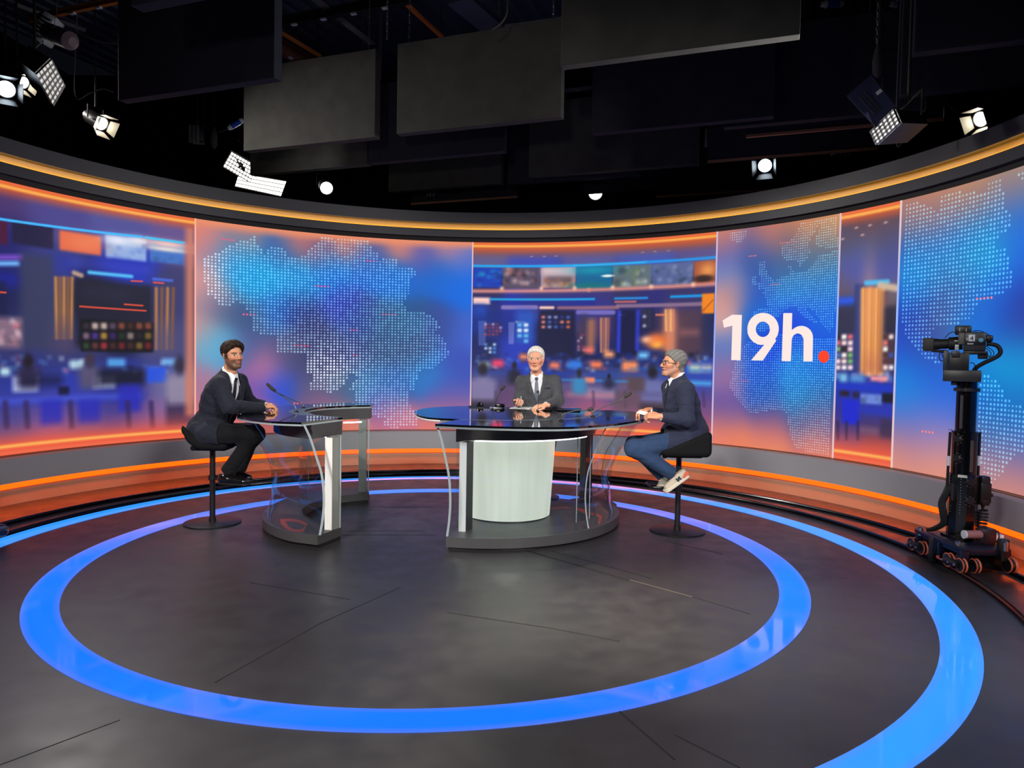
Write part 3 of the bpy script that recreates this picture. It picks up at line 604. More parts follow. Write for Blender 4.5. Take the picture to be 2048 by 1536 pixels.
P.rect(X(80, 610), X(185, 760), (50, 50, 78), .03, .7); P.rect(X(345, 620), X(400, 760), (44, 42, 66), .03, .8)
cells(82, 765, 180, 960, 3, 6, [(250, 220, 220), (230, 110, 120), (60, 40, 50), (130, 190, 120), (250, 240, 235), (90, 130, 190)], 7, .95, .8); cells(335, 765, 395, 960, 2, 6, [(250, 220, 210), (90, 60, 60), (230, 120, 120), (240, 240, 235), (60, 90, 170)], 8, .95, .8)
clutter(P, X(80, 0)[0], X(390, 0)[0], X(0, 965)[1], X(0, 1010)[1], 22, BR, (.03, .06), .8, 51); P.rect(X(270, 985), X(360, 1015), (250, 160, 160), .02, .9); P.rect(X(105, 970), X(145, 1020), (130, 200, 230), .03, .9); P.rect(X(170, 975), X(235, 1022), (90, 160, 220), .03, .8)
P.rect(X(75, 1025), X(385, 1065), (20, 60, 210), .03, .8); box(P, X(130, 1078), .12, .07, (44, 30, 44)); box(P, X(190, 1085), .08, .08, (50, 40, 60))
P.rect(X(215, 1078), X(328, 1140), (120, 150, 220), .02, .9); clutter(P, X(215, 0)[0], X(328, 0)[0], X(0, 1080)[1], X(0, 1138)[1], 10, [(40, 40, 70), (60, 80, 150)], (.02, .04), .7, 52); P.rect(X(330, 1075), X(390, 1130), (22, 26, 40), .02, .9)
P.rect(X(120, 1110), X(205, 1245), (26, 44, 214), .02, .95); P.rect(X(200, 1140), X(385, 1200), (40, 60, 190), .03, .8); P.rect(X(320, 1210), X(385, 1320), (66, 54, 90), .03, .8); P.rect(X(210, 1250), X(310, 1300), (130, 100, 130), .03, .6)
for x in (95, 140, 200): P.line(X(x, 1230), X(x, 1320), .03, (50, 40, 90), .8, .03)
for x, y in ((155, 145), (232, 130), (315, 113), (408, 92), (193, 200), (265, 187), (348, 172), (120, 260), (225, 238)): P.blob(X(x, y), .022, .012, (220, 180, 170), .85)
newsline(P); pics[4] = P
# ---- panel 6: dotted map, far right
P = Pic(*PAN[5][:2]); X = lambda x, y: (1400+.4557*x, 300+.4557*y)
P.field([X(*q)+c for q, c in (((900, 260), (214, 130, 90)), ((1050, 210), (220, 134, 84)), ((1200, 160), (222, 150, 84)), ((1400, 110), (206, 150, 84)), ((900, 330), (110, 100, 130)), ((1050, 290), (120, 110, 140)), ((1200, 250), (110, 100, 140)), ((1380, 200), (84, 100, 180)),
 ((900, 430), (10, 84, 190)), ((1050, 400), (40, 96, 190)), ((1200, 380), (30, 96, 200)), ((1400, 320), (20, 110, 220)), ((900, 560), (0, 130, 216)), ((960, 570), (20, 170, 220)), ((1100, 500), (10, 140, 216)), ((1180, 500), (0, 160, 220)), ((1260, 450), (10, 180, 210)), ((1400, 450), (20, 100, 220)),
 ((940, 660), (10, 50, 180)), ((1080, 640), (60, 60, 140)), ((1140, 600), (90, 90, 130)), ((1200, 640), (10, 90, 220)), ((1330, 620), (0, 110, 230)), ((1390, 680), (40, 40, 140)), ((880, 780), (20, 70, 200)), ((960, 800), (40, 46, 130)), ((1060, 800), (90, 110, 150)), ((1180, 780), (0, 130, 230)), ((1280, 780), (10, 100, 210)),
 ((1400, 780), (50, 50, 150)), ((900, 900), (20, 90, 220)), ((1000, 920), (40, 70, 190)), ((910, 1000), (0, 150, 220)), ((1050, 1020), (10, 100, 220)), ((1340, 950), (0, 180, 220)), ((1400, 940), (0, 150, 220)), ((900, 1100), (40, 120, 220)), ((1050, 1120), (60, 110, 220)), ((1300, 1100), (10, 90, 200)), ((1400, 1100), (0, 110, 190)),
 ((900, 1200), (90, 110, 200)), ((1020, 1220), (130, 120, 200)), ((1300, 1220), (40, 110, 180)), ((1400, 1240), (40, 110, 190)), ((900, 1300), (190, 120, 140)), ((1040, 1320), (200, 140, 150)), ((1280, 1330), (120, 110, 160)), ((1400, 1340), (110, 100, 180)), ((880, 1370), (236, 150, 110)), ((1040, 1410), (240, 150, 110)), ((1260, 1430), (190, 130, 130)), ((1400, 1440), (210, 130, 120)), ((1340, 1500), (240, 150, 110)))]
 + [(7.8, 2.9, 190, 130, 90), (7.8, 2.4, 30, 110, 210), (7.8, 1.8, 20, 90, 200), (7.8, 1.2, 20, 100, 210), (7.8, .7, 200, 130, 110), (8.7, 2.4, 30, 110, 210), (8.7, 1.2, 20, 100, 210)], .19)
pics[5] = P
NAMES = ['newsroom_picture', 'map_picture', 'newsroom_picture', 'map_picture', 'newsroom_picture', 'map_picture']
LBL = ['blurred newsroom with orange pillars', 'dotted country map on blue and salmon', 'blurred newsroom with a row of monitors', 'dotted map of continents behind 19h.', 'narrow blurred newsroom strip with orange pillar', 'dotted map behind the robotic camera']
pobj = []
for i in range(6):
    o = link(NAMES[i], pics[i].mesh(NAMES[i]), SCREEN, wall, LBL[i]); inv_place(o, wall); pobj.append(o)
def inpoly(x, y, poly):
    c = False; n = len(poly)
    for i in range(n):
        x0, y0 = poly[i]; x1, y1 = poly[(i+1) % n]
        if (y0 > y) != (y1 > y) and x < (x1-x0)*(y-y0)/(y1-y0)+x0: c = not c
    return c
def dots(idx, polys, ps, pz, r, col, reds=(), red=(255, 110, 120), seed=1, tint=None, name='map_dots'):
    """round LED dots of the map picture, 2 mm proud of the panel"""
    g = random.Random(seed); s0, s1 = PAN[idx][:2]; V = []; F = []; Cc = []
    pls = [[onwall(*p) for p in pl] for pl in polys]; bb = [(min(p[0] for p in pl), max(p[0] for p in pl), min(p[1] for p in pl), max(p[1] for p in pl)) for pl in pls]
    i0, i1 = int(s0/ps)+1, int(s1/ps)
    def put(s, z, rr, c):
        k = len(V)
        for q in range(8):
            a = 2*PI*(q+.5)/8; V.append(wallp(s+rr*math.cos(a), z+rr*math.sin(a), RW-.002)); Cc.append(c)
        F.append(tuple(k+q for q in range(8)))
    for i in range(i0, i1+1):
        for j in range(int(ZB/pz)+1, int(ZT/pz)):
            s, z = i*ps, j*pz
            if s < s0+.03 or s > s1-.02: continue
            for pl, b in zip(pls, bb):
                if b[0] <= s <= b[1] and b[2] <= z <= b[3] and inpoly(s, z, pl):
                    base = pics[idx].at(s, z); c = col(base, s, z) if callable(col) else col
                    f = g.choice((.72, .9, 1, 1, .82)); put(s, z, r*f, [v*(.86+.14*f) for v in c]); break
    for (x0, x1, y) in reds:
        a, z = onwall(x0, y); b, _ = onwall(x1, y); j = round(z/pz)*pz+.004
        for i in range(round(a/ps), round(b/ps)+1): put(i*ps, j, r*.92, red)
    me = bpy.data.meshes.new(name); me.from_pydata(V, [], F); me.update(); set_cols(me, lin(np.array(Cc)))
    o = link(name, me, SCREEN, pobj[idx]); inv_place(o, pobj[idx]); o['kind'] = 'stuff'; return o
def dotc(b, s, z): return [min(255, v*.70+(72, 106, 112)[k]) for k, v in enumerate(b)]
def dotc2(b, s, z):
    c = np.array(dotc(b, s, z)); x0, z0 = onwall(662, 735); k = math.exp(-((s-x0)/.42)**2-((z-z0)/.33)**2); x1, z1 = onwall(425, 560); k = max(k, .7*math.exp(-((s-x1)/.16)**2-((z-z1)/.5)**2)); return list(c*(1-k)+np.array([236, 238, 250])*k)
X8 = lambda x, y: (380+.3776*x, 420+.3776*y)
BEL = [X8(*p) for p in [(150, 225), (185, 200), (225, 185), (250, 165), (300, 160), (330, 135), (358, 140), (358, 190), (400, 235), (425, 195), (468, 195), (505, 215), (520, 245), (600, 245), (640, 200), (680, 178), (708, 128), (752, 135), (770, 160), (815, 140), (850, 140), (860, 160), (920, 150), (948, 150), (962, 210), (993, 230), (1000, 262), (1098, 250), (1100, 295), (1130, 298), (1182, 312), (1200, 335), (1172, 360), (1168, 430), (1132, 490), (1150, 538), (1245, 542), (1292, 572), (1330, 620), (1300, 650), (1342, 680), (1358, 720), (1376, 768), (1335, 798), (1292, 835), (1225, 852), (1202, 890), (1192, 950), (1162, 962), (1162, 1010), (1175, 1050), (1208, 1080), (1205, 1150), (1050, 1152), (1010, 1132), (1040, 1100), (960, 1092), (880, 1010), (875, 960), (845, 948), (885, 890), (870, 858), (845, 875), (825, 905), (805, 935), (770, 955), (748, 968), (636, 950), (636, 915), (655, 882), (618, 858), (622, 780), (600, 752), (560, 752), (480, 755), (455, 750), (458, 690), (440, 658), (370, 658), (328, 640), (326, 560), (308, 552), (293, 510), (240, 475), (215, 502), (185, 520), (142, 502), (140, 470), (120, 456), (82, 448), (78, 390), (62, 322), (62, 266), (85, 252), (105, 236)]]
dots(1, [BEL], .0437, .0383, .0148, dotc2,
     [(X8(a, 0)[0], X8(b, 0)[0], X8(0, c)[1]) for a, b, c in ((278, 335, 552), (555, 630, 720), (660, 740, 407), (942, 975, 275), (1022, 1095, 558), (852, 890, 640), (870, 890, 770), (550, 590, 1020), (165, 222, 154))], (226, 96, 130))
Y = lambda *ps: [(1400+.4557*x, 300+.4557*y) for x, y in ps]
E1 = Y((590, 275), (450, 298), (440, 332), (420, 372), (392, 402), (362, 420), (358, 460), (380, 484), (425, 488), (440, 518), (472, 472), (484, 448), (478, 402), (512, 352), (518, 322), (532, 332), (508, 388), (514, 425), (560, 432), (604, 428), (604, 275))
E2 = Y((606, 440), (520, 462), (503, 492), (470, 530), (410, 538), (406, 500), (388, 508), (392, 545), (350, 562), (300, 598), (275, 622), (290, 662), (300, 692), (232, 704), (232, 760), (262, 800), (300, 790), (330, 740), (380, 700), (420, 680), (440, 720), (500, 760), (520, 760), (470, 700), (500, 700), (545, 780), (575, 800), (590, 760), (600, 600))
UK = Y((262, 488), (288, 486), (292, 530), (320, 572), (334, 600), (258, 614), (250, 595), (268, 570), (258, 530)); IR = Y((228, 558), (250, 550), (252, 590), (230, 600)); IC = Y((122, 350), (207, 346), (203, 382), (165, 414), (130, 384))
AF = Y((205, 850), (250, 820), (400, 800), (470, 830), (592, 830), (580, 1080), (572, 1345), (420, 1312), (400, 1270), (385, 1200), (378, 1150), (330, 1140), (215, 1158), (180, 1112), (148, 1070), (128, 1040), (142, 980), (165, 900))
dots(3, [E1, E2, UK, IR, IC, AF], .0285, .0280, .0088, dotc,
     [(1400+.4557*a, 1400+.4557*b, 300+.4557*c) for a, b, c in ((357, 408, 408), (214, 246, 464), (312, 352, 595), (195, 215, 1017))], (240, 120, 120), 2)
A1 = Y((888, 225), (960, 232), (1050, 270), (1062, 205), (1170, 178), (1262, 190), (1268, 128), (1325, 122), (1332, 180), (1340, 240), (1372, 300), (1350, 350), (1290, 400), (1300, 430), (1345, 425), (1375, 560), (1372, 605), (1305, 640), (1222, 665), (1190, 745), (1120, 765), (1035, 775), (1000, 855), (1062, 945), (980, 915), (940, 868), (900, 805), (878, 725), (893, 680), (888, 600), (898, 520), (884, 440), (888, 330))
A2 = Y((1236, 985), (1300, 1000), (1345, 1090), (1422, 1130), (1480, 1200), (1470, 1300), (1400, 1330), (1352, 1385), (1302, 1445), (1262, 1480), (1235, 1400), (1216, 1250), (1216, 1080))
A3 = Y((1398, 85), (1470, 70), (1500, 200), (1450, 240), (1430, 130), (1398, 120))
dots(5, [A1, A2, A3], .0395, .0392, .0128, dotc,
     [(1400+.4557*a, 1400+.4557*b, 300+.4557*c) for a, b, c in ((1216, 1285, 652), (976, 1028, 1230))], (250, 130, 130), 3)
# ---- glowing dividers between the panels
for s, c0, c1 in ((-3.742, (255, 176, 150), (255, 176, 156)), (-.068, (255, 196, 176), (130, 160, 250)), (3.332, (220, 190, 210), (150, 170, 250)), (4.905, (236, 190, 190), (150, 180, 250)), (5.622, (240, 200, 190), (150, 180, 250))):
    n = 40; zz = np.linspace(ZB, ZT, n+1); V = []; Cc = []
    for z in zz:
        t = (z-ZB)/(ZT-ZB); k = np.exp(-((t-.55)/.3)**2)
        c = np.array(c0)*(1-k)+np.array(c1)*k
        for (ds, R) in ((-.0085, RW), (-.0085, RW-.008), (.0085, RW-.008), (.0085, RW)): V.append(wallp(s+ds, z, R)); Cc.append(c)
    F = [(4*i+q, 4*i+q+1, 4*i+q+5, 4*i+q+4) for i in range(n) for q in range(3)]
    me = bpy.data.meshes.new('divider'); me.from_pydata(V, [], F); me.update(); set_cols(me, lin(np.array(Cc)))
    inv_place(link('glowing_divider', me, SCREEN, wall), wall)
# ---- the hour, raised lettering of the picture
def flat_on_wall(poly, holes=(), R=RW-.006, name='x', col=(255, 232, 226), parent=None):
    from mathutils.geometry import tessellate_polygon
    loops = [[onwall(*p) for p in poly]]+[[onwall(*p) for p in h] for h in holes]
    tr = tessellate_polygon([[Vector((a, b, 0)) for a, b in l] for l in loops]); pts = [p for l in loops for p in l]
    me = bpy.data.meshes.new(name); me.from_pydata([wallp(a, b, R) for a, b in pts], [], [tuple(t) for t in tr]); me.update()
    set_cols(me, np.tile(lin(np.array(col)), (len(pts), 1))); o = link(name, me, SCREEN, parent or pobj[3]); inv_place(o, parent or pobj[3]); return o
def arcp(cx, cy, rx, ry, a0, a1, n=24): return [(cx+rx*math.cos(math.radians(a0+(a1-a0)*k/n)), cy-ry*math.sin(math.radians(a0+(a1-a0)*k/n))) for k in range(n+1)]
Yc = lambda ps: [(1400+.4557*x, 300+.4557*y) for x, y in ps]
flat_on_wall(Yc([(100, 748), (142, 723), (185, 724), (179, 923), (138, 922), (143, 771), (106, 780)]), name='numeral_one')
flat_on_wall(Yc(arcp(278, 785, 69, 70, -40, 190, 30)+arcp(276, 786, 68, 70, 190, 262, 8)+[(283, 855), (225, 923), (277, 924), (336, 836)]), [Yc(arcp(277, 787, 31, 34, 0, 350, 24))], name='numeral_nine')
flat_on_wall(Yc([(367, 716), (406, 716), (404, 790)]+arcp(446, 822, 51, 50, 128, 0, 14)+[(495, 928), (455, 928), (456, 835)]+arcp(430, 836, 26, 31, 0, 180, 12)+[(400, 927), (360, 926)]), name='letter_h')
flat_on_wall(Yc(arcp(544.5, 907, 24, 27, 0, 350, 24)), name='full_stop', col=(255, 62, 22))
# ================================================================== signed-distance modelling (bodies, clothes, cushions)
def smin(a, b, k): h = np.clip(.5+.5*(b-a)/k, 0, 1); return b*(1-h)+a*h-k*h*(1-h)
def smax(a, b, k): return -smin(-a, -b, k)
def s_cone(p, a, b, r1, r2):
    a = np.asarray(a, float); b = np.asarray(b, float); ba = b-a; l2 = ba@ba+1e-12
    t = np.clip(((p-a)@ba)/l2, 0, 1); return np.linalg.norm(p-a-t[:, None]*ba, axis=1)-(r1+(r2-r1)*t)
def s_ell(p, c, r, R=None):
    q = p-np.asarray(c, float)
    if R is not None: q = q@R
    r = np.asarray(r, float); k0 = np.linalg.norm(q/r, axis=1); k1 = np.linalg.norm(q/(r*r), axis=1)+1e-9
    return k0*(k0-1)/k1
def s_box(p, c, h, r=.01, R=None):
    q = p-np.asarray(c, float)
    if R is not None: q = q@R
    q = np.abs(q)-(np.asarray(h, float)-r); return np.linalg.norm(np.maximum(q, 0), axis=1)+np.minimum(q.max(1), 0)-r
def s_chain(p, pts, rs, k=.01):
    d = None
    for i in range(len(pts)-1):
        e = s_cone(p, pts[i], pts[i+1], rs[i], rs[i+1]); d = e if d is None else smin(d, e, k)
    return d
def polygonise(f, lo, hi, h, B=8, slack=1.6, name='s', smooth=True):
    """block-sparse surface nets of the zero set of f"""
    lo = np.asarray(lo, float); n = np.ceil((np.asarray(hi, float)-lo)/(h*B)).astype(int)
    I = np.stack(np.meshgrid(*[np.arange(k) for k in n], indexing='ij'), -1).reshape(-1, 3)
    c = lo+(I+.5)*B*h; d = np.concatenate([f(c[i:i+200000]) for i in range(0, len(c), 200000)])
    I = I[np.abs(d) < B*h*.87*slack]
    g = np.stack(np.meshgrid(*[np.arange(B+1)]*3, indexing='ij'), -1).reshape(-1, 3)
    D = (n*B+2).astype(np.int64); keys = []; verts = []; edges = []
    for s in range(0, len(I), 300):
        Ib = I[s:s+300]; G = Ib[:, None, :]*B+g[None]; P = lo+G*h
        v = f(P.reshape(-1, 3)).reshape(len(Ib), B+1, B+1, B+1)
        sg = v < 0; cn = [(i, j, k) for i in (0, 1) for j in (0, 1) for k in (0, 1)]
        cs = sum(sg[:, i:B+i, j:B+j, k:B+k].astype(np.int8) for i, j, k in cn); act = (cs > 0) & (cs < 8)
        b, x, y, z = np.nonzero(act)
        if len(b) == 0: continue
        acc = np.zeros((len(b), 3)); cnt = np.zeros(len(b))
        for ax in range(3):
            for u in (0, 1):
                for w in (0, 1):
                    o = [u, w]; o.insert(ax, 0); o2 = list(o); o2[ax] = 1
                    v0 = v[b, x+o[0], y+o[1], z+o[2]]; v1 = v[b, x+o2[0], y+o2[1], z+o2[2]]
                    m = (v0 < 0) != (v1 < 0); t = np.where(m, v0/np.where(m, v0-v1, 1), 0)
                    pt = np.tile(np.array(o, float), (len(b), 1)); pt[:, ax] += t
                    acc += pt*m[:, None]; cnt += m
        gi = Ib[b]*B+np.stack([x, y, z], 1)
        keys.append((gi[:, 0].astype(np.int64)*D[1]+gi[:, 1])*D[2]+gi[:, 2]); verts.append(lo+(gi+acc/cnt[:, None])*h)
        for ax in range(3):
            sl0 = [slice(None), slice(0, B), slice(0, B), slice(0, B)]; sl1 = list(sl0); sl1[ax+1] = slice(1, B+1)
            a0 = sg[tuple(sl0)]; a1 = sg[tuple(sl1)]
            b2, x2, y2, z2 = np.nonzero(a0 != a1); fl = a0[b2, x2, y2, z2]
            edges.append((ax, Ib[b2]*B+np.stack([x2, y2, z2], 1), fl))
    K = np.concatenate(keys); V = np.concatenate(verts); K, ix = np.unique(K, return_index=True); V = V[ix]; F = []
    for ax, e, fl in edges:
        o1, o2 = [(1, 2), (2, 0), (0, 1)][ax]; q = []
        ok = np.ones(len(e), bool)
        for (u, w) in ((0, 0), (-1, 0), (-1, -1), (0, -1)):
            c = e.astype(np.int64).copy(); c[:, o1] += u; c[:, o2] += w
            kk = (c[:, 0]*D[1]+c[:, 1])*D[2]+c[:, 2]; j = np.clip(np.searchsorted(K, kk), 0, len(K)-1); ok &= K[j] == kk; q.append(j)
        q = np.stack(q, 1); q = np.where(fl[:, None], q, q[:, ::-1]); F.append(q[ok])
    F = np.concatenate(F)
    return from_np(name, V, F, smooth), V
def basis(front, up=(0, 0, 1)):
    """columns right, front, up"""
    u = np.array(up, float); u /= np.linalg.norm(u); f_ = np.array(front, float); f_ -= u*(f_@u); f_ /= np.linalg.norm(f_); r_ = np.cross(f_, u)
    return np.stack([r_, f_, u], 1)
# ================================================================== desks
WHITE_LED = emis('white_led_strip', (255, 255, 250), 5.)
def shell(bot, top, prof, th=.012):
    """curved acrylic sheet between a lower and an upper arc; prof: (height fraction, outward fraction)"""
    z0, z1 = .10, .962; n = len(bot); vs = []; m = len(prof)
    for i in range(n):
        for (t, gg) in prof: vs.append((bot[i][0]+(top[i][0]-bot[i][0])*gg, bot[i][1]+(top[i][1]-bot[i][1])*gg, z0+(z1-z0)*t))
    fs = [(i*m+k, i*m+k+1, (i+1)*m+k+1, (i+1)*m+k) for i in range(n-1) for k in range(m-1)]
    return MB().add(vs, fs)
GP = [(t, g) for t, g in [(p[0], p[1]) for p in spline([(0, 0), (.14, -.16), (.32, -.24), (.54, -.1), (.71, .25), (.87, .6), (1, 1)], 4)]]
def edge_strip(b, t, dirn, w=.008, l=.018, GPx=None):
    """the polished rim of the acrylic sheet as a slim bar following its profile"""
    pts = [(b[0]+(t[0]-b[0])*g, b[1]+(t[1]-b[1])*g, .10+.862*h) for h, g in (GPx or GP)]
    d = np.array(dirn, float); d /= np.linalg.norm(d); nn = np.array([-d[1], d[0]]); vs = []
    for p in pts:
        for (a, c) in ((-l/2, -w/2), (l/2, -w/2), (l/2, w/2), (-l/2, w/2)): vs.append((p[0]+d[0]*a+nn[0]*c, p[1]+d[1]*a+nn[1]*c, p[2]))
    fs = [(i*4+q, i*4+(q+1) % 4, i*4+4+(q+1) % 4, i*4+4+q) for i in range(len(pts)-1) for q in range(4)]+[(0, 1, 2, 3), (len(vs)-1, len(vs)-2, len(vs)-3, len(vs)-4)]
    return MB().add(vs, fs)
def offs(p, c, d):
    p = np.array(p[:2]); v = p-np.array(c); L = np.linalg.norm(v); return tuple(p+v/L*d)
def resample(P, n):
    P = np.array([p[:2] for p in P]); L = np.r_[0, np.cumsum(np.linalg.norm(np.diff(P, axis=0), axis=1))]; t = np.linspace(0, L[-1], n)
    return [(np.interp(a, L, P[:, 0]), np.interp(a, L, P[:, 1])) for a in t]

def post4(par, P, z0, z1, side, front=True):
    p = MB().prism(P, z0, z1).build('post', side, par, smooth=False)
    if front:
        a, b = np.array(P[0]), np.array(P[1]); n = np.array([0, -.005]); f = MB().prism([tuple(a+n), tuple(b+n), tuple(b-n*.1), tuple(a-n*.1)], z0, z1).build('post_front', M['white'], p, 'white front face of the post', smooth=False)
    return p
# ---- guest desk, left
gd = empty('guest_desk', (-1.9, 6.5, 0), 0, 'crescent guest desk on the left with curved acrylic legs and a white post', 'desk')
b_out = [(-1.482, 5.481), (-1.734, 5.590), (-1.935, 5.775), (-2.082, 6.0), (-2.175, 6.27), (-2.208, 6.587), (-2.14, 7.027), (-1.975, 7.34), (-1.75, 7.50), (-1.499, 7.56)]
b_in = [(-1.438, 7.246), (-1.671, 7.093), (-1.831, 6.853), (-1.885, 6.503), (-1.838, 6.30), (-1.754, 6.14), (-1.592, 5.945), (-1.365, 5.784)]
t_out = [(-1.602, 5.448), (-1.819, 5.493), (-2.075, 5.667), (-2.27, 5.922), (-2.375, 6.25), (-2.407, 6.65), (-2.33, 7.143), (-2.13, 7.53), (-1.85, 7.78), (-1.50, 7.80)]
t_in = [(-1.476, 7.473), (-1.662, 7.347), (-1.857, 7.111), (-1.923, 6.816), (-1.888, 6.505), (-1.726, 6.194), (-1.583, 6.064), (-1.409, 5.95)]
f_out = [(-1.55, 5.56), (-1.76, 5.70), (-1.95, 5.93), (-2.08, 6.25), (-2.13, 6.65), (-2.07, 7.07), (-1.90, 7.42), (-1.72, 7.60), (-1.50, 7.68)]
S2 = lambda P, n=6: [tuple(p) for p in spline(P, n)]
base = S2(b_out)+S2(b_in)
c0 = (-1.1, 6.55)
MB().prism([offs(p, c0, -.025 if i < len(S2(b_out)) else .02) for i, p in enumerate(base)], 0, .03).build('toe_kick', M['black'], gd)
MB().prism(base, .028, .10).build('base', M['charcoal'], gd)
tp = S2(t_out)+S2(t_in)
o = MB().prism(tp, .965, .981).build('tabletop', M['tabletop'], gd, 'glossy black glass top')
MB().prism([offs(p, c0, .002) if i < len(S2(t_out)) else p for i, p in enumerate(tp)], .951, .9645).build('tabletop_edge', M['edge'], gd, 'clear acrylic layer under the black glass')
MB().prism(S2(f_out)+S2(t_in), .84, .951).build('apron', M['charcoal'], gd)
MB().prism([offs(p, c0, .012) for p in S2(t_in)]+[offs(p, c0, .042) for p in S2(t_in)][::-1], .9812, .9822).build('inlay_line', M['inlay'], gd)
# microphone field of the top, the paler lens-shaped patch
mc = [atz(577, 823, .98), atz(600, 817.5, .98), atz(625, 815.5, .98), atz(612, 819, .98), atz(609, 823.5, .98), atz(625, 829, .98), atz(598, 830, .98)]
MB().prism([tuple(p[:2]) for p in spline(mc, 5, True)], .9811, .9818).build('inlay_patch', M['inlay'], gd)
sb = resample([offs(p, c0, -.03) for p in S2(b_out)[:40]], 26); st = resample([offs(p, c0, -.03) for p in S2(t_out)[:42]], 26)
shell(sb, st, GP).build('acrylic_leg', M['glass'], gd, 'curved clear acrylic outer leg')
edge_strip(sb[0], st[0], (1, .2)).build('acrylic_edge', M['edge'], gd); edge_strip(sb[-1], st[-1], (-.3, 1), .004, .006).build('acrylic_edge', M['edge'], gd)
ib = resample([offs(p, c0, .03) for p in S2(b_in)[::-1]], 24)
shell(ib, ib, [(t, 0) for t in (0, .5, .86)]).build('inner_acrylic_screen', M['glass'], gd)
for q in (0, -1): MB().tube([(*ib[q], .10), (*ib[q], .85)], .006, 6).build('acrylic_edge', M['edge'], gd)
# posts
def post(par, a, b, depth, z0, z1, mf, ms, wf=.012):
    a = np.array(a); b = np.array(b); d = b-a; L = np.hypot(*d); u = d/L; n = np.array([-u[1], u[0]]); c = (a+b)/2+n*depth/2; rz = math.atan2(u[1], u[0])
    p = MB().box((c[0], c[1], (z0+z1)/2), (L, depth, z1-z0), rz).build('post', ms, par, smooth=False)
    if mf: cf = (a+b)/2-n*.003; f = MB().box((cf[0], cf[1], (z0+z1)/2), (L*.995, .006, z1-z0), rz).build('post_front', mf, p, 'white front face of the post', smooth=False)
    return p
post4(gd, [(-1.482, 5.690), (-1.421, 5.678), (-1.372, 5.778), (-1.43, 5.80)], .10, .84, M['greypost'])
post(gd, (-1.556, 7.287), (-1.482, 7.297), .14, .10, .84, None, M['greypost'])
a = atz(612, 868.5, .835); b = atz(652, 873.5, .835); MB().tube([a, (a+b)/2, b], .006, 6).build('led_strip', WHITE_LED, gd, 'thin white light under the apron')
a = atz(687, 845.5, .835); b = atz(723, 844, .835); MB().tube([a, b], .007, 6).build('led_strip', WHITE_LED, gd, 'thin white light under the far end')

# ---- main desk
md = empty('news_desk', (0, 6.5, 0), 0, 'large round glass-topped news desk in the centre with a glowing white drum', 'desk')
c1 = (-.2213, 6.7224)
bo = [(-.493, 5.510)]+[(c1[0]+1.24*math.sin(math.radians(t)), c1[1]-1.24*math.cos(math.radians(t))) for t in np.linspace(-4, 92, 15)]+[(1.03, 6.92), (.97, 7.12), (.84, 7.28)]
bi = [(.62, 7.12), (.50, 7.0), (.30, 7.05), (0, 7.02), (-.28, 6.88), (-.44, 6.6), (-.46, 6.2), (-.41, 5.85)]
bo = S2(bo, 3); bi = S2(bi, 4); base = bo+bi
MB().prism([offs(p, (.1, 6.5), -.03) for p in base], 0, .03).build('toe_kick', M['black'], md)
MB().prism(base, .022, .10).build('base', M['charcoal'], md)
to = [(-.588, 5.511), (-.327, 5.435), (-.1, 5.392), (.141, 5.384), (.36, 5.42), (.56, 5.525), (.849, 5.80), (1.05, 6.09), (1.19, 6.345), (1.285, 6.662), (1.285, 6.95), (1.21, 7.22), (1.05, 7.325), (.86, 7.32), (.62, 7.33), (.4, 7.36), (.2, 7.42), (0, 7.52), (-.25, 7.60), (-.48, 7.60), (-.66, 7.49), (-.82, 7.30), (-.895, 7.03), (-.915, 6.80), (-.895, 6.60), (-.835, 6.35), (-.73, 6.12), (-.60, 6.02)]
T1 = S2(to, 4)+[(-.429, 5.966)]
MB().prism(T1, .965, .981).build('tabletop', M['tabletop'], md, 'glossy black glass top')
MB().prism(T1, .949, .9645).build('tabletop_edge', M['edge_dk'], md, 'smoked acrylic layer under the black glass')
c2 = (-.139, 6.776)
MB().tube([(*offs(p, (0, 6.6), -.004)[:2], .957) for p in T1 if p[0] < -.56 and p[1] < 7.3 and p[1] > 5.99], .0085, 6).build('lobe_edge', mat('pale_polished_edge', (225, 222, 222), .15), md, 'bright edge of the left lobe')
fo = [(-.44, 5.70), (-.36, 5.80)]+[(c2[0]+.935*math.sin(math.radians(t)), c2[1]-.935*math.cos(math.radians(t))) for t in np.linspace(-8, 80, 20)]+[(.80, 6.78), (.84, 6.95), (.76, 7.08)]
fi = [(.52, 7.0), (.5, 6.7), (.38, 6.42), (.15, 6.2), (-.1, 6.13), (-.32, 6.08), (-.42, 5.95)]
MB().prism(fo+fi, .82, .949).build('apron', M['navy'], md, 'dark navy apron ring')
arc = [(c2[0]+.915*math.sin(math.radians(t)), c2[1]-.915*math.cos(math.radians(t)), .814) for t in np.linspace(-10, 62, 30)]
MB().tube(arc, .0075, 6).build('led_strip', WHITE_LED, md, 'white light line under the dark apron')
post4(md, [(-.409, 5.70), (-.353, 5.704), (-.304, 5.796), (-.36, 5.80)], .10, .82, M['charcoal_dk'])
post(md, (.715, 6.83), (.795, 6.93), .06, .10, .82, None, M['navy'])
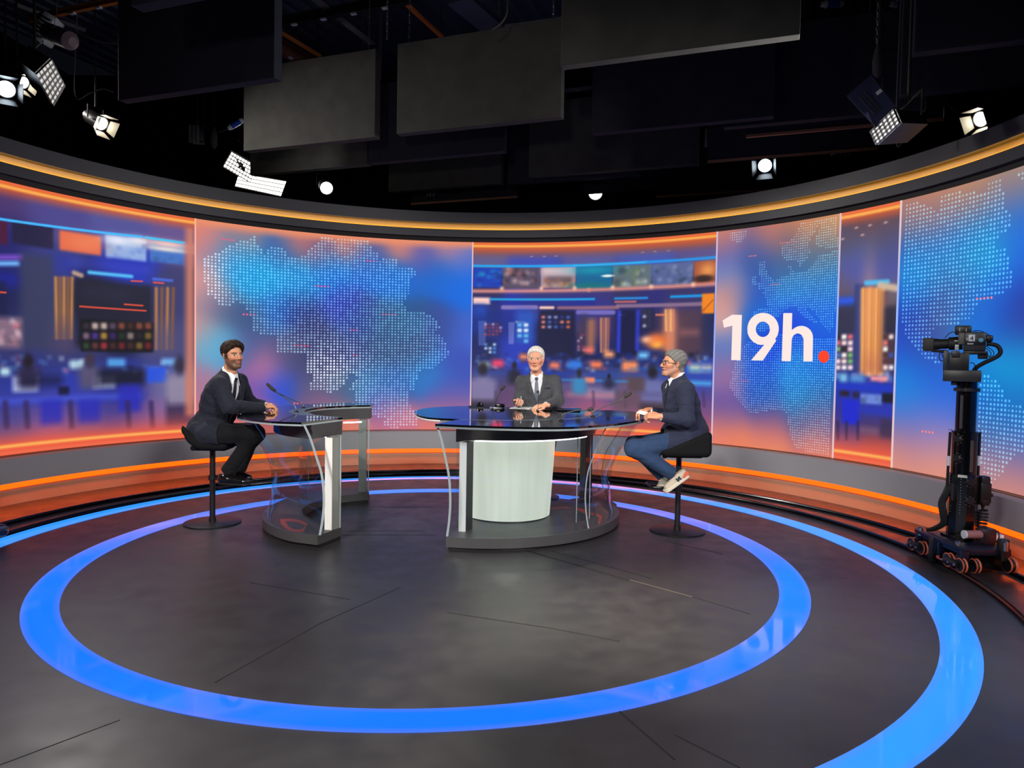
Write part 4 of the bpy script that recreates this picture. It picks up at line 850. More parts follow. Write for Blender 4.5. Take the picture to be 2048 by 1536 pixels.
# glowing drum
def drum_mat():
    m, t, b = nt('backlit_opal_acrylic'); tc = t.nodes.new('ShaderNodeTexCoord'); mp = t.nodes.new('ShaderNodeMapping'); mp.inputs['Scale'].default_value = (14, 14, .35)
    nz = t.nodes.new('ShaderNodeTexNoise'); nz.inputs['Scale'].default_value = 1; nz.inputs['Detail'].default_value = 2
    t.links.new(tc.outputs['Object'], mp.inputs[0]); t.links.new(mp.outputs[0], nz.inputs['Vector'])
    cr = t.nodes.new('ShaderNodeValToRGB'); e = cr.color_ramp.elements; e[0].position = .3; e[0].color = (*lin((212, 211, 190)), 1); e[1].position = .7; e[1].color = (*lin((226, 224, 204)), 1)
    t.links.new(nz.outputs[0], cr.inputs[0]); t.links.new(cr.outputs[0], b.inputs['Emission Color']); b.inputs['Emission Strength'].default_value = 1.08
    b.inputs['Base Color'].default_value = (.12, .12, .11, 1); b.inputs['Roughness'].default_value = .15; return m
MB().lathe((-.03, 6.40, 0), [(.388, .112), (.430, .82)], 72).build('glowing_drum', drum_mat(), md, 'backlit white drum')
MB().lathe((-.03, 6.40, 0), [(.375, .10), (.375, .115)], 48).build('drum_foot', M['black'], md)
# inlaid lines of the top
def ribbon(px, w, z=.9812, closed=False, par=md, m=None):
    P = [atz(x, y, .98)[:2] for x, y in px]; P = spline(P, 6, closed); L = []; R = []
    for i, p in enumerate(P):
        a = P[max(i-1, 0)]; b = P[min(i+1, len(P)-1)]; d = b-a; d = d/(np.linalg.norm(d)+1e-9); n = np.array([-d[1], d[0]])*w/2; L.append(tuple(p+n)); R.append(tuple(p-n))
    vs = [(*p, z) for p in L]+[(*p, z) for p in R]; k = len(L)
    MB().add(vs+[(v[0], v[1], z+.0006) for v in vs], [(2*k+i, 2*k+i+1, 3*k+i+1, 3*k+i) for i in range(k-1)]+[(i, k+i, k+i+1, i+1) for i in range(k-1)]+[(i, i+1, 2*k+i+1, 2*k+i) for i in range(k-1)]+[(k+i, 3*k+i, 3*k+i+1, k+i+1) for i in range(k-1)]).build('inlay_line', m or M['inlay'], par)
ribbon([(921, 839.2), (980, 840.6), (1040, 840.6), (1100, 839.6), (1140, 837.6), (1165, 835), (1182, 831), (1186, 826), (1178, 822), (1165, 820.5)], .035)
ribbon([(1100, 839.8), (1150, 838), (1185, 835), (1199, 831), (1200, 826), (1193, 822.5)], .02)
ribbon([(1105, 822.5), (1128, 829), (1128, 834), (1122, 839)], .008)
# acrylic legs
nb = [offs(p, c1, -.03) for p in bo]; L = np.array(nb)
def sub(arr, a, b, n): return resample(arr, 101)[a:b][::max(1, (b-a)//n)]
tt = S2(to, 4)[:44]; tt = [offs(p, (0, 6.55), -.03) for p in tt]
RB = resample(nb, 101); RT_ = resample(tt, 101)
# pair lower and upper arcs by angle about the desk centre
def pair(p, arr):
    a = math.atan2(p[0]-.1, -(p[1]-6.6)); return min(arr, key=lambda q: abs(math.atan2(q[0]-.1, -(q[1]-6.6))-a))
ang = lambda p: math.degrees(math.atan2(p[0]-.1, -(p[1]-6.6)))
g1 = [p for p in RB if ang(p) < 39]; g2 = [p for p in RB if 41 < ang(p) < 119]
for gq in (g1, g2):
    if len(gq) < 3: continue
    t1 = [pair(p, RT_) for p in gq]; t1[0] = RT_[0] if gq is g1 else t1[0]
    shell(gq, t1, GP).build('acrylic_leg', M['glass'], md, 'curved clear acrylic leg')
    if gq is g1: edge_strip(gq[0], t1[0], (1, .15), .008, .018).build('acrylic_edge', M['edge'], md)
    edge_strip(gq[-1], t1[-1], (.6, .8), .006 if gq is g1 else .004, .012 if gq is g1 else .006).build('acrylic_edge', M['edge'], md)
isc = [(c2[0]+.99*math.sin(math.radians(t)), c2[1]-.99*math.cos(math.radians(t))) for t in np.linspace(-18, 70, 30)]
shell(isc, isc, [(t, 0) for t in (0, .4, .84)]).build('inner_acrylic_screen', M['glass'], md)
for q in (21, 25): MB().tube([(*isc[q], .10), (*isc[q], .83)], .0045, 6).build('acrylic_edge', M['edge'], md)

# ---- stools
def make_stool(bucket=False):
    e = empty('bar_stool', (0, 0, 0))
    MB().lathe((0, 0, 0), [(.236, 0), (.24, .004), (.24, .010), (.232, .014), (.03, .018), (.03, .05)], 64).build('base_disc', M['black'], e)
    MB().lathe((0, 0, 0), [(.024, .015), (.024, .66)], 24).build('pole', M['black'], e)
    rst = MB(); rst.tube([(.03, -.02, .405), (.10, -.13, .405), (.24, -.13, .405), (.262, -.10, .405), (.262, .10, .405), (.24, .13, .405), (.10, .13, .405), (.03, .02, .405)], .011, 8)
    rst.lathe((0, 0, .385), [(.036, 0), (.036, .04)], 20); rst.build('footrest', M['black'], e)
    def f(p):
        x, y, z = p.T
        # seat pan: rounded slab, dished, back edge lifted
        back = np.clip((-x-.02)/.17, 0, 1)
        q = p.copy(); q[:, 2] = z-.11*back**1.6
        d = s_box(q, (.01, 0, .722), (.185, .215, .055), .045)
        d = smin(d, s_ell(p, (-.182, 0, .845), (.04, .19, .075)), .04)
        d = smax(d, -s_ell(p, (.03, 0, .90), (.30, .24, .125)), .02)
        return smin(d, s_box(p, (0, 0, .675), (.15, .12, .022), .015), .02)
    def g(p):
        # deep cushion: low at the front, sides and back rising together
        x, y, z = p.T
        d = s_box(p, (-.005, 0, .80), (.215, .278, .115), .05)
        d = smax(d, (z-(.735+.42*(.2-x)))*.9, .02)
        d = smax(d, -s_ell(p, (.05, 0, .93), (.34, .255, .175)), .02)
        return smin(d, s_box(p, (-.03, 0, .68), (.15, .12, .020), .015), .02)
    me, _ = polygonise(g if bucket else f, (-.3, -.32, .6), (.3, .32, 1.0), .009, name='seat'); o = link('seat', me, mat('black_seat_fabric', (17, 17, 19), .85, spec=.2, bump=.3, bscale=300), e)
    return e
st0 = make_stool(); st0.location = (-2.621, 6.263, 0); st0.rotation_euler = (0, 0, .05)
tag(st0, 'black pedestal stool under the man left of the guest desk', 'stool', 'black pedestal stools')
s2_ = make_stool(True); tag(s2_, None, 'stool', 'black pedestal stools'); s2_.location = (1.478, 6.262, 0); s2_.rotation_euler = (0, 0, PI); s2_['label'] = 'black pedestal stool under the man in jeans on the right'
s3_ = copy_tree(st0); s3_.location = (.29, 7.69, 0); s3_.rotation_euler = (0, 0, -PI/2); s3_['label'] = 'black pedestal stool of the grey-haired man, behind the glowing drum'

# ---- microphones
def mic(neck, head, Y, label, foot_r=.022, par=None, nr=.0042, group='gooseneck microphones'):
    P = [aty(x, y, Y) for x, y in neck]; P[0][2] = .982
    e = empty('gooseneck_microphone', P[0], 0, label, 'microphone', group)
    MB().tube(spline(P, 5), nr, 6).build('gooseneck', mat('grey_metal_neck', (96, 98, 100), .35, metal=.7), e); 
    a, b = [aty(x, y, Y) for x, y in head]; d = b-a; m_ = MB(); m_.tube([a-d*.1, a, a+d*.12, a+d*.8, b], [.005, .011, .0145, .0145, .009], 12); m_.build('capsule', mat('dark_mic_mesh', (42, 40, 38), .7), e)
    MB().lathe(P[0], [(foot_r, -.0005), (foot_r, .004), (.006, .012)], 20).build('foot', M['black'], e)
mic([(593, 826), (591.5, 816), (584, 806), (567, 794), (554, 786), (547, 781)], [(547, 780), (533.5, 767)], 6.42, 'nearer black gooseneck microphone on the guest desk')
mic([(607, 817.5), (605.5, 810), (599, 805.5), (580, 797.5), (562, 789), (552, 784)], [(551, 783), (539, 772)], 6.9, 'farther black gooseneck microphone on the guest desk')
mic([(1123, 838), (1124, 832), (1130, 827), (1150, 821.5), (1176, 819.5)], [(1176, 819.5), (1187, 816)], 5.95, 'low gooseneck microphone lying almost flat on the news desk')
mic([(1186, 830), (1187, 825), (1193, 820), (1215, 810.5), (1238, 802), (1250, 793.5)], [(1250, 794), (1263, 785)], 6.45, 'gooseneck microphone reaching towards the man in jeans')
mic([(1076, 817), (1076.3, 810), (1076.6, 800), (1076.4, 790), (1076, 786)], [(1076, 786), (1075.8, 781)], 6.95, 'thin upright gooseneck microphone in front of the grey-haired man', .015, None, .0028)
mic([(985, 815), (988, 808), (994, 797), (1000, 784), (1002, 780)], [(1002, 780), (1010, 771)], 7.1, 'gooseneck microphone with silver stem left of the grey-haired man')
# desk clutter
def flatbox(name, px, z0, z1, m, label, cat, group=None):
    P = [tuple(atz(x, y, z0)[:2]) for x, y in px]
    a = sum(P[i][0]*P[(i+1) % len(P)][1]-P[(i+1) % len(P)][0]*P[i][1] for i in range(len(P)))
    if a < 0: P = P[::-1]
    o = MB().prism(P, z0, z1).build(name, m, smooth=False); return tag(o, label, cat, group)
flatbox('keyboard_tray', [(937, 812.5), (938, 815.8), (981, 815.8), (979, 812)], .982, .990, M['black'], 'thin black slab on the left of the news desk', 'tablet')
flatbox('tablet_computer', [(1086, 821.5), (1160, 823), (1163, 818.5), (1110, 817.3)], .982, .994, M['blackgl'], 'black tablet lying right of the papers on the news desk', 'tablet')
flatbox('paper_sheet', [(1019, 816.5), (1060, 818), (1075, 815.2), (1030, 813.6)], .982, .986, M['paper'], 'white paper sheets under the hands of the grey-haired man', 'paper')
flatbox('paper_sheet', [(1085, 816.6), (1145, 817.8), (1150, 816.2), (1095, 815.2)], .982, .985, M['paper'], 'white paper sheets beside the black tablet', 'paper')
# small puck-like device and the black control box
p = atz(960, 812, .992); e = empty('desk_phone', p, 0, 'small black rounded device on the thin black slab', 'device')
MB().lathe(p, [(.035, 0), (.038, .01), (.03, .03), (.012, .04)], 24).build('shell', M['blackgl'], e); MB().lathe(p+np.array([.01, -.02, .02]), [(.012, 0), (.012, .012)], 16).build('knob', M['chrome'], e)
p = atz(999, 815.5, .982); e = empty('microphone_control_box', p, 0, 'black wedge-shaped control box beside the silver-stemmed microphone', 'device')
MB().box((p[0], p[1], p[2]+.022), (.10, .07, .04), .3, bev=.012).build('housing', M['blackgl'], e); MB().box((p[0]-.045, p[1]-.02, p[2]+.004), (.13, .10, .006), .2, bev=.002).build('base_plate', M['chrome'], e)
a, b = atz(1230, 835, .987), atz(1248, 834.4, .987); e = empty('ballpoint_pen', a, 0, 'blue pen lying on the right of the news desk', 'pen')
MB().tube([a, b], .0045, 10).build('barrel', M['blue_pl'], e); MB().tube([b, b+(b-a)*.12], .0055, 10).build('cap', mat('pale_blue_plastic', (90, 140, 230), .3), e)
# ================================================================== people
def J(x, y, Y): return aty(x, y, Y)
def near(p, c, R, f):
    """evaluate f only around c; elsewhere a safe bound"""
    d = np.linalg.norm(p-np.asarray(c), axis=1)-R; m = d < .035
    if m.any(): d[m] = f(p[m])
    return d
def wob(p, s, a): return a*(np.sin(p[:, 0]*s+1.3*np.sin(p[:, 2]*s*.7))*np.sin(p[:, 1]*s*1.1+p[:, 2]*s*.8)+.5*np.sin(p[:, 2]*s*1.9+p[:, 0]*s*.9))
def head_local(q, jaw=1., ear=1., mouth=0):
    ax = np.abs(q[:, 0]); m = q.copy(); m[:, 0] = ax
    d = s_ell(q, (0, -.018, .036), (.074, .094, .082))
    d = smin(d, s_ell(q, (0, .022, -.022), (.060, .066, .088)), .03)
    d = smin(d, s_cone(m, (.052, -.012, -.045), (.020*jaw, .058, -.098), .020*jaw, .019), .025)
    d = smin(d, s_ell(q, (0, .066, -.100), (.022*jaw, .022, .018)), .02)
    d = smin(d, s_cone(m, (.040, .060, -.022), (.052, .035, -.015), .017, .016), .02)
    d = smax(d, -s_ell(m, (.031, .101, .003), (.017, .019, .012)), .012)
    d = smin(d, s_ell(m, (.030, .0735, .001), (.0145, .0125, .0115)), .004)
    d = smin(d, s_cone(m, (.012, .086, .020), (.046, .072, .021), .0075, .006), .008)
    d = smin(d, s_cone(q, (0, .086, .014), (0, .109, -.030), .0072, .0105), .010)
    d = smin(d, s_ell(m, (.0105, .097, -.034), (.0085, .011, .0075)), .006)
    d = smin(d, s_ell(q, (0, .083, -.058), (.024, .012, .0065)), .006)
    d = smin(d, s_ell(q, (0, .082, -.070-.012*mouth), (.020, .012, .0075)), .006)
    d = smax(d, -s_ell(q, (0, .099, -.0635-.006*mouth), (.020-.007*mouth, .012, .0018+.0065*mouth)), .003)
    e = s_ell(m, (.0775, -.012, -.006), (.0085, .019*ear, .032*ear), basis((.15, 1, 0), (.25, 0, 1)))
    e = smax(e, -s_ell(m, (.086, -.008, -.003), (.006, .010, .018)), .004)
    return smin(d, e, .006)
def head_cols(q, skin, brow, beard=None, iris=(70, 50, 38), lip=(196, 112, 96), scalp=None, base_rough=0):
    n = len(q); c = np.tile(np.array(skin, float), (n, 1)); ax = np.abs(q[:, 0]); x, y, z = q.T
    def mixc(m, col): 
        nonlocal c
        m = np.clip(m, 0, 1)[:, None]; c = c*(1-m)+np.array(col, float)*m
    ell = lambda cx, cy, cz, rx, ry, rz, X=ax: np.sqrt(((X-cx)/rx)**2+((y-cy)/ry)**2+((z-cz)/rz)**2)
    sm = lambda d, s=.25: np.clip((1+s-d)/s, 0, 1)
    mixc(.35*sm(ell(.045, .06, -.03, .02, .04, .02), 1), (214, 120, 96))
    if beard is not None:
        jawm = np.clip((-.030-z-.35*np.maximum(ax-.03, 0)+.0*y)/.014, 0, 1)*np.clip((y+.02)/.02, 0, 1)*np.clip((-z+.13)/.02, 0, 1)
        side = np.clip((ax-.050)/.01, 0, 1)*np.clip((.02-z)/.02, 0, 1)*np.clip((y+.012)/.01, 0, 1)*np.clip((.045-y)/.015, 0, 1)
        nos = sm(ell(0, .10, -.034, .02, .03, .012), .3)
        mixc(np.clip(np.maximum(jawm, side)-nos, 0, 1)*.72, beard)
    mixc(sm(ell(0, .088, -.058, .022, .02, .006), .3)*.8, lip); mixc(sm(ell(0, .088, -.071, .019, .02, .007), .3)*.8, lip)
    mixc(sm(ell(0, .095, -.0635, .020, .02, .002), .4), (96, 44, 38))
    mixc(sm(ell(.031, .082, .001, .0140, .02, .0056), .2), (224, 216, 210))
    mixc(sm(ell(.031, .088, .001, .0062, .02, .0062), .2), iris); mixc(sm(ell(.031, .088, .0075, .0165, .02, .0022), .4)*.8, (70, 46, 36))
    mixc(sm(ell(.030, .08, .0195, .020, .03, .0045), .3)*.85, brow)
    if scalp is not None: mixc(sm(ell(0, -.03, .05, .08, .085, .075, x), .3), scalp)
    return c
def hand_fn(W, d, n, thumb=1, curls=(.5, .5, .5, .5), tcurl=.5, sc=1., spread=.06):
    """palm, four fingers and a thumb; d wrist->knuckles, n back of the hand, thumb=+1/-1 side along cross(d,n)"""
    W = np.array(W, float); d = np.array(d, float); d /= np.linalg.norm(d); n = np.array(n, float); n -= d*(n@d); n /= np.linalg.norm(n); s = np.cross(d, n)*thumb
    R = np.stack([s, d, n], 1); ch = []; Ls = [(.044, .027, .021), (.049, .031, .022), (.045, .029, .021), (.036, .022, .019)]
    for i, off in enumerate((.030, .0102, -.0100, -.0290)):
        p = W+d*(.086-.004*abs(i-1.2))*sc+s*off*sc; ang = 0; pts = [W+d*.03*sc+s*off*.6*sc, p]; rs = [.011*sc, .0098*sc]
        dd = d+s*spread*(1.4-i)
        for k, L in enumerate(Ls[i]):
            ang += curls[i]*(.9, 1.1, .7)[k]; v = dd*math.cos(ang)-n*math.sin(ang); p = p+v*L*sc; pts.append(p); rs.append((.0092, .0083, .0072)[k]*sc)
        ch.append((pts, rs))
    t0 = W+d*.022*sc+s*.026*sc; t1 = W+d*.05*sc+s*.052*sc-n*.012*sc; v = d*.8+s*(.5-tcurl)-n*.35*tcurl; v /= np.linalg.norm(v)
    t2 = t1+v*.036*sc; v2 = d*.9-s*.5*tcurl-n*.4*tcurl; v2 /= np.linalg.norm(v2); t3 = t2+v2*.028*sc
    ch.append(([t0, t1, t2, t3], [.016*sc, .0135*sc, .0108*sc, .0088*sc]))
    c = W+d*.08*sc
    def f(p):
        e = s_box(p, W+d*.048*sc-n*.001, (.037*sc, .046*sc, .0125*sc), .012*sc, R)
        e = smin(e, s_cone(p, W-d*.03, W+d*.02, .025*sc, .022*sc), .02)
        for pts, rs in ch: e = smin(e, s_chain(p, pts, rs, .002), .003)
        return e
    return lambda p: near(p, c, .17*sc, f)
SKINM = lambda n: vcol(n, .46, .4, .06)
def suit_mat(name, col, rough=.8, sc=70):
    m = mat(name, col, rough, spec=.25, noise=.10, nscale=sc, bump=.15, bscale=420, sheen=.05); t = m.node_tree
    b0 = next(n for n in t.nodes if n.type == 'BUMP'); tc = next(n for n in t.nodes if n.type == 'TEX_COORD')
    mp = t.nodes.new('ShaderNodeMapping'); mp.inputs['Scale'].default_value = (7, 9, 15); mp.inputs['Rotation'].default_value = (.5, .3, .2)
    nz = t.nodes.new('ShaderNodeTexNoise'); nz.inputs['Scale'].default_value = 1.; nz.inputs['Detail'].default_value = 2.5; nz.inputs['Distortion'].default_value = .8
    b2 = t.nodes.new('ShaderNodeBump'); b2.inputs['Strength'].default_value = .55; b2.inputs['Distance'].default_value = .03
    t.links.new(tc.outputs['Object'], mp.inputs[0]); t.links.new(mp.outputs[0], nz.inputs['Vector']); t.links.new(nz.outputs[0], b2.inputs['Height'])
    t.links.new(b0.outputs[0], b2.inputs['Normal']); t.links.new(b2.outputs[0], t.nodes['Principled BSDF'].inputs['Normal']); return m
def person(loc, label, head, hdir, hup, neck, pel, tf, sh, el, wr, hips, kn, an, hands, skin, headkw, colkw, suit, trouser, shirt_col, zbut=.20, wv=.060, hem=.10, hs=1., arm=1., girth=1., cuff=True, coatlen=.13, skirt=None, tail=.22, tdrop=(-.01, .0)):
    e = empty('person', loc, 0, label, 'person')
    HB = basis(hdir, hup); hc = np.array(head)
    pel = np.array(pel); neck = np.array(neck); sp = neck-pel; L = np.linalg.norm(sp); TB = basis(tf, sp); up = TB[:, 2]; fr = TB[:, 1]
    loc3 = lambda p: (p-pel)@TB
    toH = lambda p: (p-hc)@HB/hs
    def torso(p, o=0., k=.06):
        g = girth
        d = s_ell(p, pel+up*.02, np.array((.165, .125, .13))*g+o, TB)
        d = smin(d, s_ell(p, pel+up*.20+fr*.012, np.array((.150*g, .122*g, .17))+o, TB), k)
        d = smin(d, s_ell(p, pel+up*(L-.19)+fr*.006, np.array((.168, .122*g, .185))+o, TB), k)
        d = smin(d, s_cone(p, sh[0], sh[1], .052+o, .052+o), .06)
        return smin(d, s_cone(p, neck-up*.04, neck+up*.02, .075+o, .058+o), .04)
    def limbs(p, j, r, k=.03):
        d = None
        for s in (0, 1):
            t = s_chain(p, [q[s] for q in j], r, k); d = t if d is None else np.minimum(d, t)
        return d
    hl = [hand_fn(*h[0], **h[1]) for h in hands]
    Lh = np.linalg.norm(hc-neck)
    def body(p):
        d = near(p, hc, .17*hs, lambda q: head_local(toH(q), **headkw)*hs)
        d = smin(d, near(p, (hc+neck)/2, .17, lambda q: s_cone(q, neck-up*.03, hc-HB[:, 2]*.055*hs-HB[:, 1]*.018, .060, .054)), .02)
        b = near(p, pel+up*L*.45, .55, lambda q: torso(q, -.02)); d = smin(d, b, .03)
        a = limbs(p, [sh, el, wr], [.047*arm, .040*arm, .026]); d = smin(d, a, .03)
        for h in hl: d = smin(d, h(p), .012)
        return smin(d, limbs(p, [hips, kn, an], [.075, .050, .034]), .04)
    allp = np.array(list(sh)+list(el)+list(wr)+list(hips)+list(kn)+list(an)+[hc, pel, neck]+[h[0][0] for h in hands]); lo = allp.min(0)-.22; hi = allp.max(0)+.22
    me, V = polygonise(body, lo, hi, .0038, name='body')
    q = toH(V.astype(float)); nh = np.linalg.norm(q-np.array([0, .01, 0]), axis=1) < .135
    c = np.tile(np.array(skin, float), (len(V), 1)); c[nh] = head_cols(q[nh], skin, **colkw)
    hn = np.zeros(len(V)); 
    set_cols(me, lin(np.clip(c, 0, 255))); o = link('body', me, SKINM('skin'), e); inv_place(o, e); bo = o
    # shirt
    wn = [np.array(wr[s])-(np.array(wr[s])-np.array(el[s]))/np.linalg.norm(np.array(wr[s])-np.array(el[s]))*.012 for s in (0, 1)]
    def shirt(p):
        d = torso(p, .002)
        t = loc3(p); hh = neck+up*.035
        col = s_cone(p, neck-up*.02-fr*.004, neck+up*.036-fr*.012+(hc-neck)*.08, .067, .0625)
        d = smin(d, col, .012)
        for s in (0, 1):
            a = np.array(el[s]); b = wn[s]; d = np.minimum(d, s_cone(p, b+(a-b)*.35, b, .034, .0305))
        # flat cuff ends
        for s in (0, 1):
            v = wn[s]-np.array(el[s]); v = v/np.linalg.norm(v); m = np.linalg.norm(p-wn[s], axis=1) < .06
            d = np.where(m, np.maximum(d, (p-wn[s])@v-.004), d)
        v = (hc-neck); v = v/np.linalg.norm(v); return smax(d, np.where(np.linalg.norm(p-neck, axis=1) < .13, (p-(neck+up*.030))@up-.022+.35*np.clip(loc3(p)[:, 1], -.03, .07), -1), .004)
    me, _ = polygonise(shirt, lo, hi, .007, name='shirt'); o = link('shirt', me, mat('white_shirt', shirt_col, .75, spec=.2, bump=.1, bscale=300), e); inv_place(o, e)
    # jacket
    def jacket(p):
        o = .020; d = torso(p, o); t = loc3(p); x, y, z = t.T
        a = None
        for s in (0, 1):
            v = wn[s]-np.array(el[s]); v = v/np.linalg.norm(v); ce = wn[s]-v*.012; m = np.linalg.norm(p-ce, axis=1) < .075
            t_ = s_chain(p, [sh[s], el[s], wn[s]], [.074*arm, .060*arm, .041], .035)
            t_ = np.where(m, np.maximum(t_, (p-ce)@v), t_); a = t_ if a is None else np.minimum(a, t_)
        # skirt of the coat over the hips and the top of the thighs
        sk = s_ell(p, pel+up*.0-fr*.012, (.198*girth, .158, .19), TB)
        if skirt: sk = smin(sk, s_cone(p, *skirt), .05)
        d = smin(d, smax(sk, -z-coatlen, .01), .05)
        for s in (0, 1):
            h0, k0 = np.array(hips[s]), np.array(kn[s]); v = (k0-h0)/np.linalg.norm(k0-h0); e1 = h0+(k0-h0)*tail
            fl = smax(s_cone(p, h0-v*.03+np.array([0, 0, .01]), e1+v*.1+np.array([0, 0, tdrop[0]]), .104, .106), (p-e1)@v-tdrop[1]*(h0[2]-p[:, 2]), .006); d = smin(d, fl, .06)
        d = d+.0025*np.sin(z*70+9*x)*np.exp(-((z-.2)/.12)**2)
        w = np.where(z > zbut, wv*np.clip((z-zbut)/(L-.02-zbut), 0, 1.3)**.85, (zbut-z)*.22)
        w = np.where(z > L-.02, wv+.0*z, w)
        lap = np.clip((w+.040*np.clip((z-zbut)/.1, 0, 1)-np.abs(x))/.004, 0, 1)*(z > zbut)*(z < L+.02)*(y > .02); d = d-.0065*lap
        carve = np.maximum(np.maximum(np.abs(x)-w, -y+.015), -z-.3)
        d = smax(d, -carve, .004)
        d = smin(d, a, .028)
        d = d+wob(p, 34, .0022)
        for s in (0, 1): d = d+.0065*np.sin(((p-el[s])@((np.array(wr[s])-np.array(sh[s]))/np.linalg.norm(np.array(wr[s])-np.array(sh[s]))))*95)*np.exp(-(np.linalg.norm(p-el[s], axis=1)/.075)**2)
        # neck hole
        return smax(d, -s_cone(p, neck+up*.005+fr*.01, hc, .066, .09), .006)
    jm = suit_mat('suit_cloth', suit); me, _ = polygonise(jacket, lo, hi, .0065, name='jacket'); o = link('jacket', me, jm, e); inv_place(o, e); jk = o
    def trousers(p):
        a2 = [np.array(an[s])+(np.array(kn[s])-np.array(an[s]))*.01 for s in (0, 1)]
        d = smin(limbs(p, [hips, kn, a2], [.098, .070, .060], .04), s_ell(p, pel-up*.01, (.175, .13, .12), TB), .05)
        for s in (0, 1):
            v = a2[s]-np.array(kn[s]); v = v/np.linalg.norm(v); m = np.linalg.norm(p-a2[s], axis=1) < .09
            d = np.where(m, np.maximum(d, (p-a2[s])@v-.01), d)
            d = d+.005*np.sin(((p-kn[s])@v)*80+4*p[:, 1])*np.exp(-(np.linalg.norm(p-kn[s], axis=1)/.09)**2)
        return d+wob(p, 27, .0018)
    me, _ = polygonise(trousers, lo, hi, .008, name='trousers'); o = link('trousers', me, trouser, e); inv_place(o, e)
    return dict(e=e, HB=HB, hc=hc, TB=TB, pel=pel, L=L, up=up, fr=fr, neck=neck, toH=toH, hs=hs, torso=torso, wr=wr, el=el, jacket=jk, body=bo)
def hairmesh(P, f, cols, h=.0035, label=None, seed=1, name='hair'):
    hc, HB, hs = P['hc'], P['HB'], P['hs']
    g = lambda p: f(P['toH'](p))*hs
    me, V = polygonise(g, hc-.17, hc+.17, h, name=name)
    q = P['toH'](V.astype(float)); a, b = np.array(cols[0], float), np.array(cols[1], float)
    ang = np.arctan2(q[:, 0], q[:, 2]+.05); t = .5+.28*np.sin(ang*61+3*np.sin(q[:, 1]*60)+9*np.sin(q[:, 2]*21))+.22*np.sin(ang*27+q[:, 1]*90)
    set_cols(me, lin(a+(b-a)*t[:, None])); o = link(name, me, vcol('hair', .72, .2, 0, .5, 320), P['e'], label); inv_place(o, P['e']); return o
def shoe(name, heel, toe, upv, w, m, sole_m, par, label=None, high=.075, sneaker=False):
    heel = np.array(heel); toe = np.array(toe); d = toe-heel; L = np.linalg.norm(d); d = d/L; B = basis(d, upv); u = B[:, 2]; r = B[:, 0]
    loc = lambda p: (p-heel)@B
    def f(p):
        q = loc(p); x, y, z = q.T
        a = s_cone(q, (0, .035, .042), (0, .075, .045), .036, .036); a = smin(a, s_cone(q, (0, .10, .038), (0, L-.045, .026), .040, .032*(1 if not sneaker else 1.08)), .03)
        a = smin(a, s_cone(q, (0, .05, .04), (0, .045, high+.01), .036, .036), .02); a = smax(a, -(z-.008), .004)
        a = smax(a, z-(high+.012), .004)
        return a
    lo = np.minimum(heel, toe)-.13; hi = np.maximum(heel, toe)+.15
    me, V = polygonise(f, lo, hi, .0045, name=name)
    o = link(name, me, m, par, label); inv_place(o, par)
    def g(p):
        q = loc(p); x, y, z = q.T; wv = w*(.8+.25*np.sin(np.clip(y/L, 0, 1)*PI*.9)); base = s_cone(np.stack([x*.95, y, z*0], 1), (0, .036, 0), (0, L-.036, 0), .037, .043)
        return smax(base, np.abs(z-.006-(.008 if sneaker else 0))-(.016 if sneaker else .008), .004)
    me, _ = polygonise(g, lo, hi, .0045, name='sole'); s = link('sole', me, sole_m, o); s.matrix_parent_inverse = Matrix()
    s.parent = o; inv_place(s, o); return o, B, heel, L
def on_torso(P, x, z, off=.0, base=.002):
    """point on the torso front at local x, height z, lifted by off"""
    y = .30; TB, pel = P['TB'], P['pel']
    for _ in range(40):
        p = pel+TB@np.array([x, y, z]); d = P['torso'](p[None], base)[0]
        y -= d*.8
        if abs(d) < 1e-4: break
    return pel+TB@np.array([x, y+off, z])
def tie(P, col, z1, w=.034, label=None, stripe=None):
    L = P['L']; zs = np.linspace(L+.0, z1, 16); V = []; ws = []
    for i, z in enumerate(zs):
        ww = (.017 if i == 0 else .012 if i == 1 else .013+.5*w*(i/15)**.8)
        for x in (-ww, -ww*.5, 0, ww*.5, ww):
            V.append(on_torso(P, x, z, .006+(.006 if i < 2 else .002)-abs(x)*.12, .003))
    n = 5; F = [(i*n+k, i*n+k+1, (i+1)*n+k+1, (i+1)*n+k) for i in range(15) for k in range(n-1)]
    c = len(V); fr = P['fr']*.006; V2 = [v-fr for v in V]; F2 = [tuple(c+q for q in f[::-1]) for f in F]
    rim = []
    idx = [i*n for i in range(16)]+[15*n+k for k in range(1, n)]+[i*n+n-1 for i in range(14, -1, -1)]+[k for k in range(n-2, 0, -1)]
    for a, b in zip(idx, idx[1:]+idx[:1]): rim.append((a, b, c+b, c+a))
    MB().add(V+V2, F+F2+rim).build('tie', mat('tie_silk', col, .45, spec=.5, noise=.1, nscale=120), P['e'], label)
    k = on_torso(P, 0, L-.005, .012); mb = MB(); mb.tube([k+P['up']*.016, k-P['up']*.018], [.018, .012], 10); mb.build('tie_knot', bpy.data.materials[-1] if 0 else mat('tie_silk', col, .45, spec=.5), P['e'])
def collar(P, col=(238, 240, 244)):
    for s in (-1, 1):
        L = P['L']; a = on_torso(P, s*.006, L+.012, .016); b = on_torso(P, s*.050, L-.052, .012); c = P['neck']+P['TB']@np.array([s*.068, -.005, .050]); d = P['neck']+P['TB']@np.array([s*.030, .058, .036])
        up = P['up']*.004+P['fr']*.003
        V = [a, b, c, d]; MB().add(V+[v+up for v in V], [(0, 1, 2, 3), (7, 6, 5, 4), (0, 4, 5, 1), (1, 5, 6, 2), (2, 6, 7, 3), (3, 7, 4, 0)]).build('collar_wing', mat('white_collar', col, .7), P['e'])
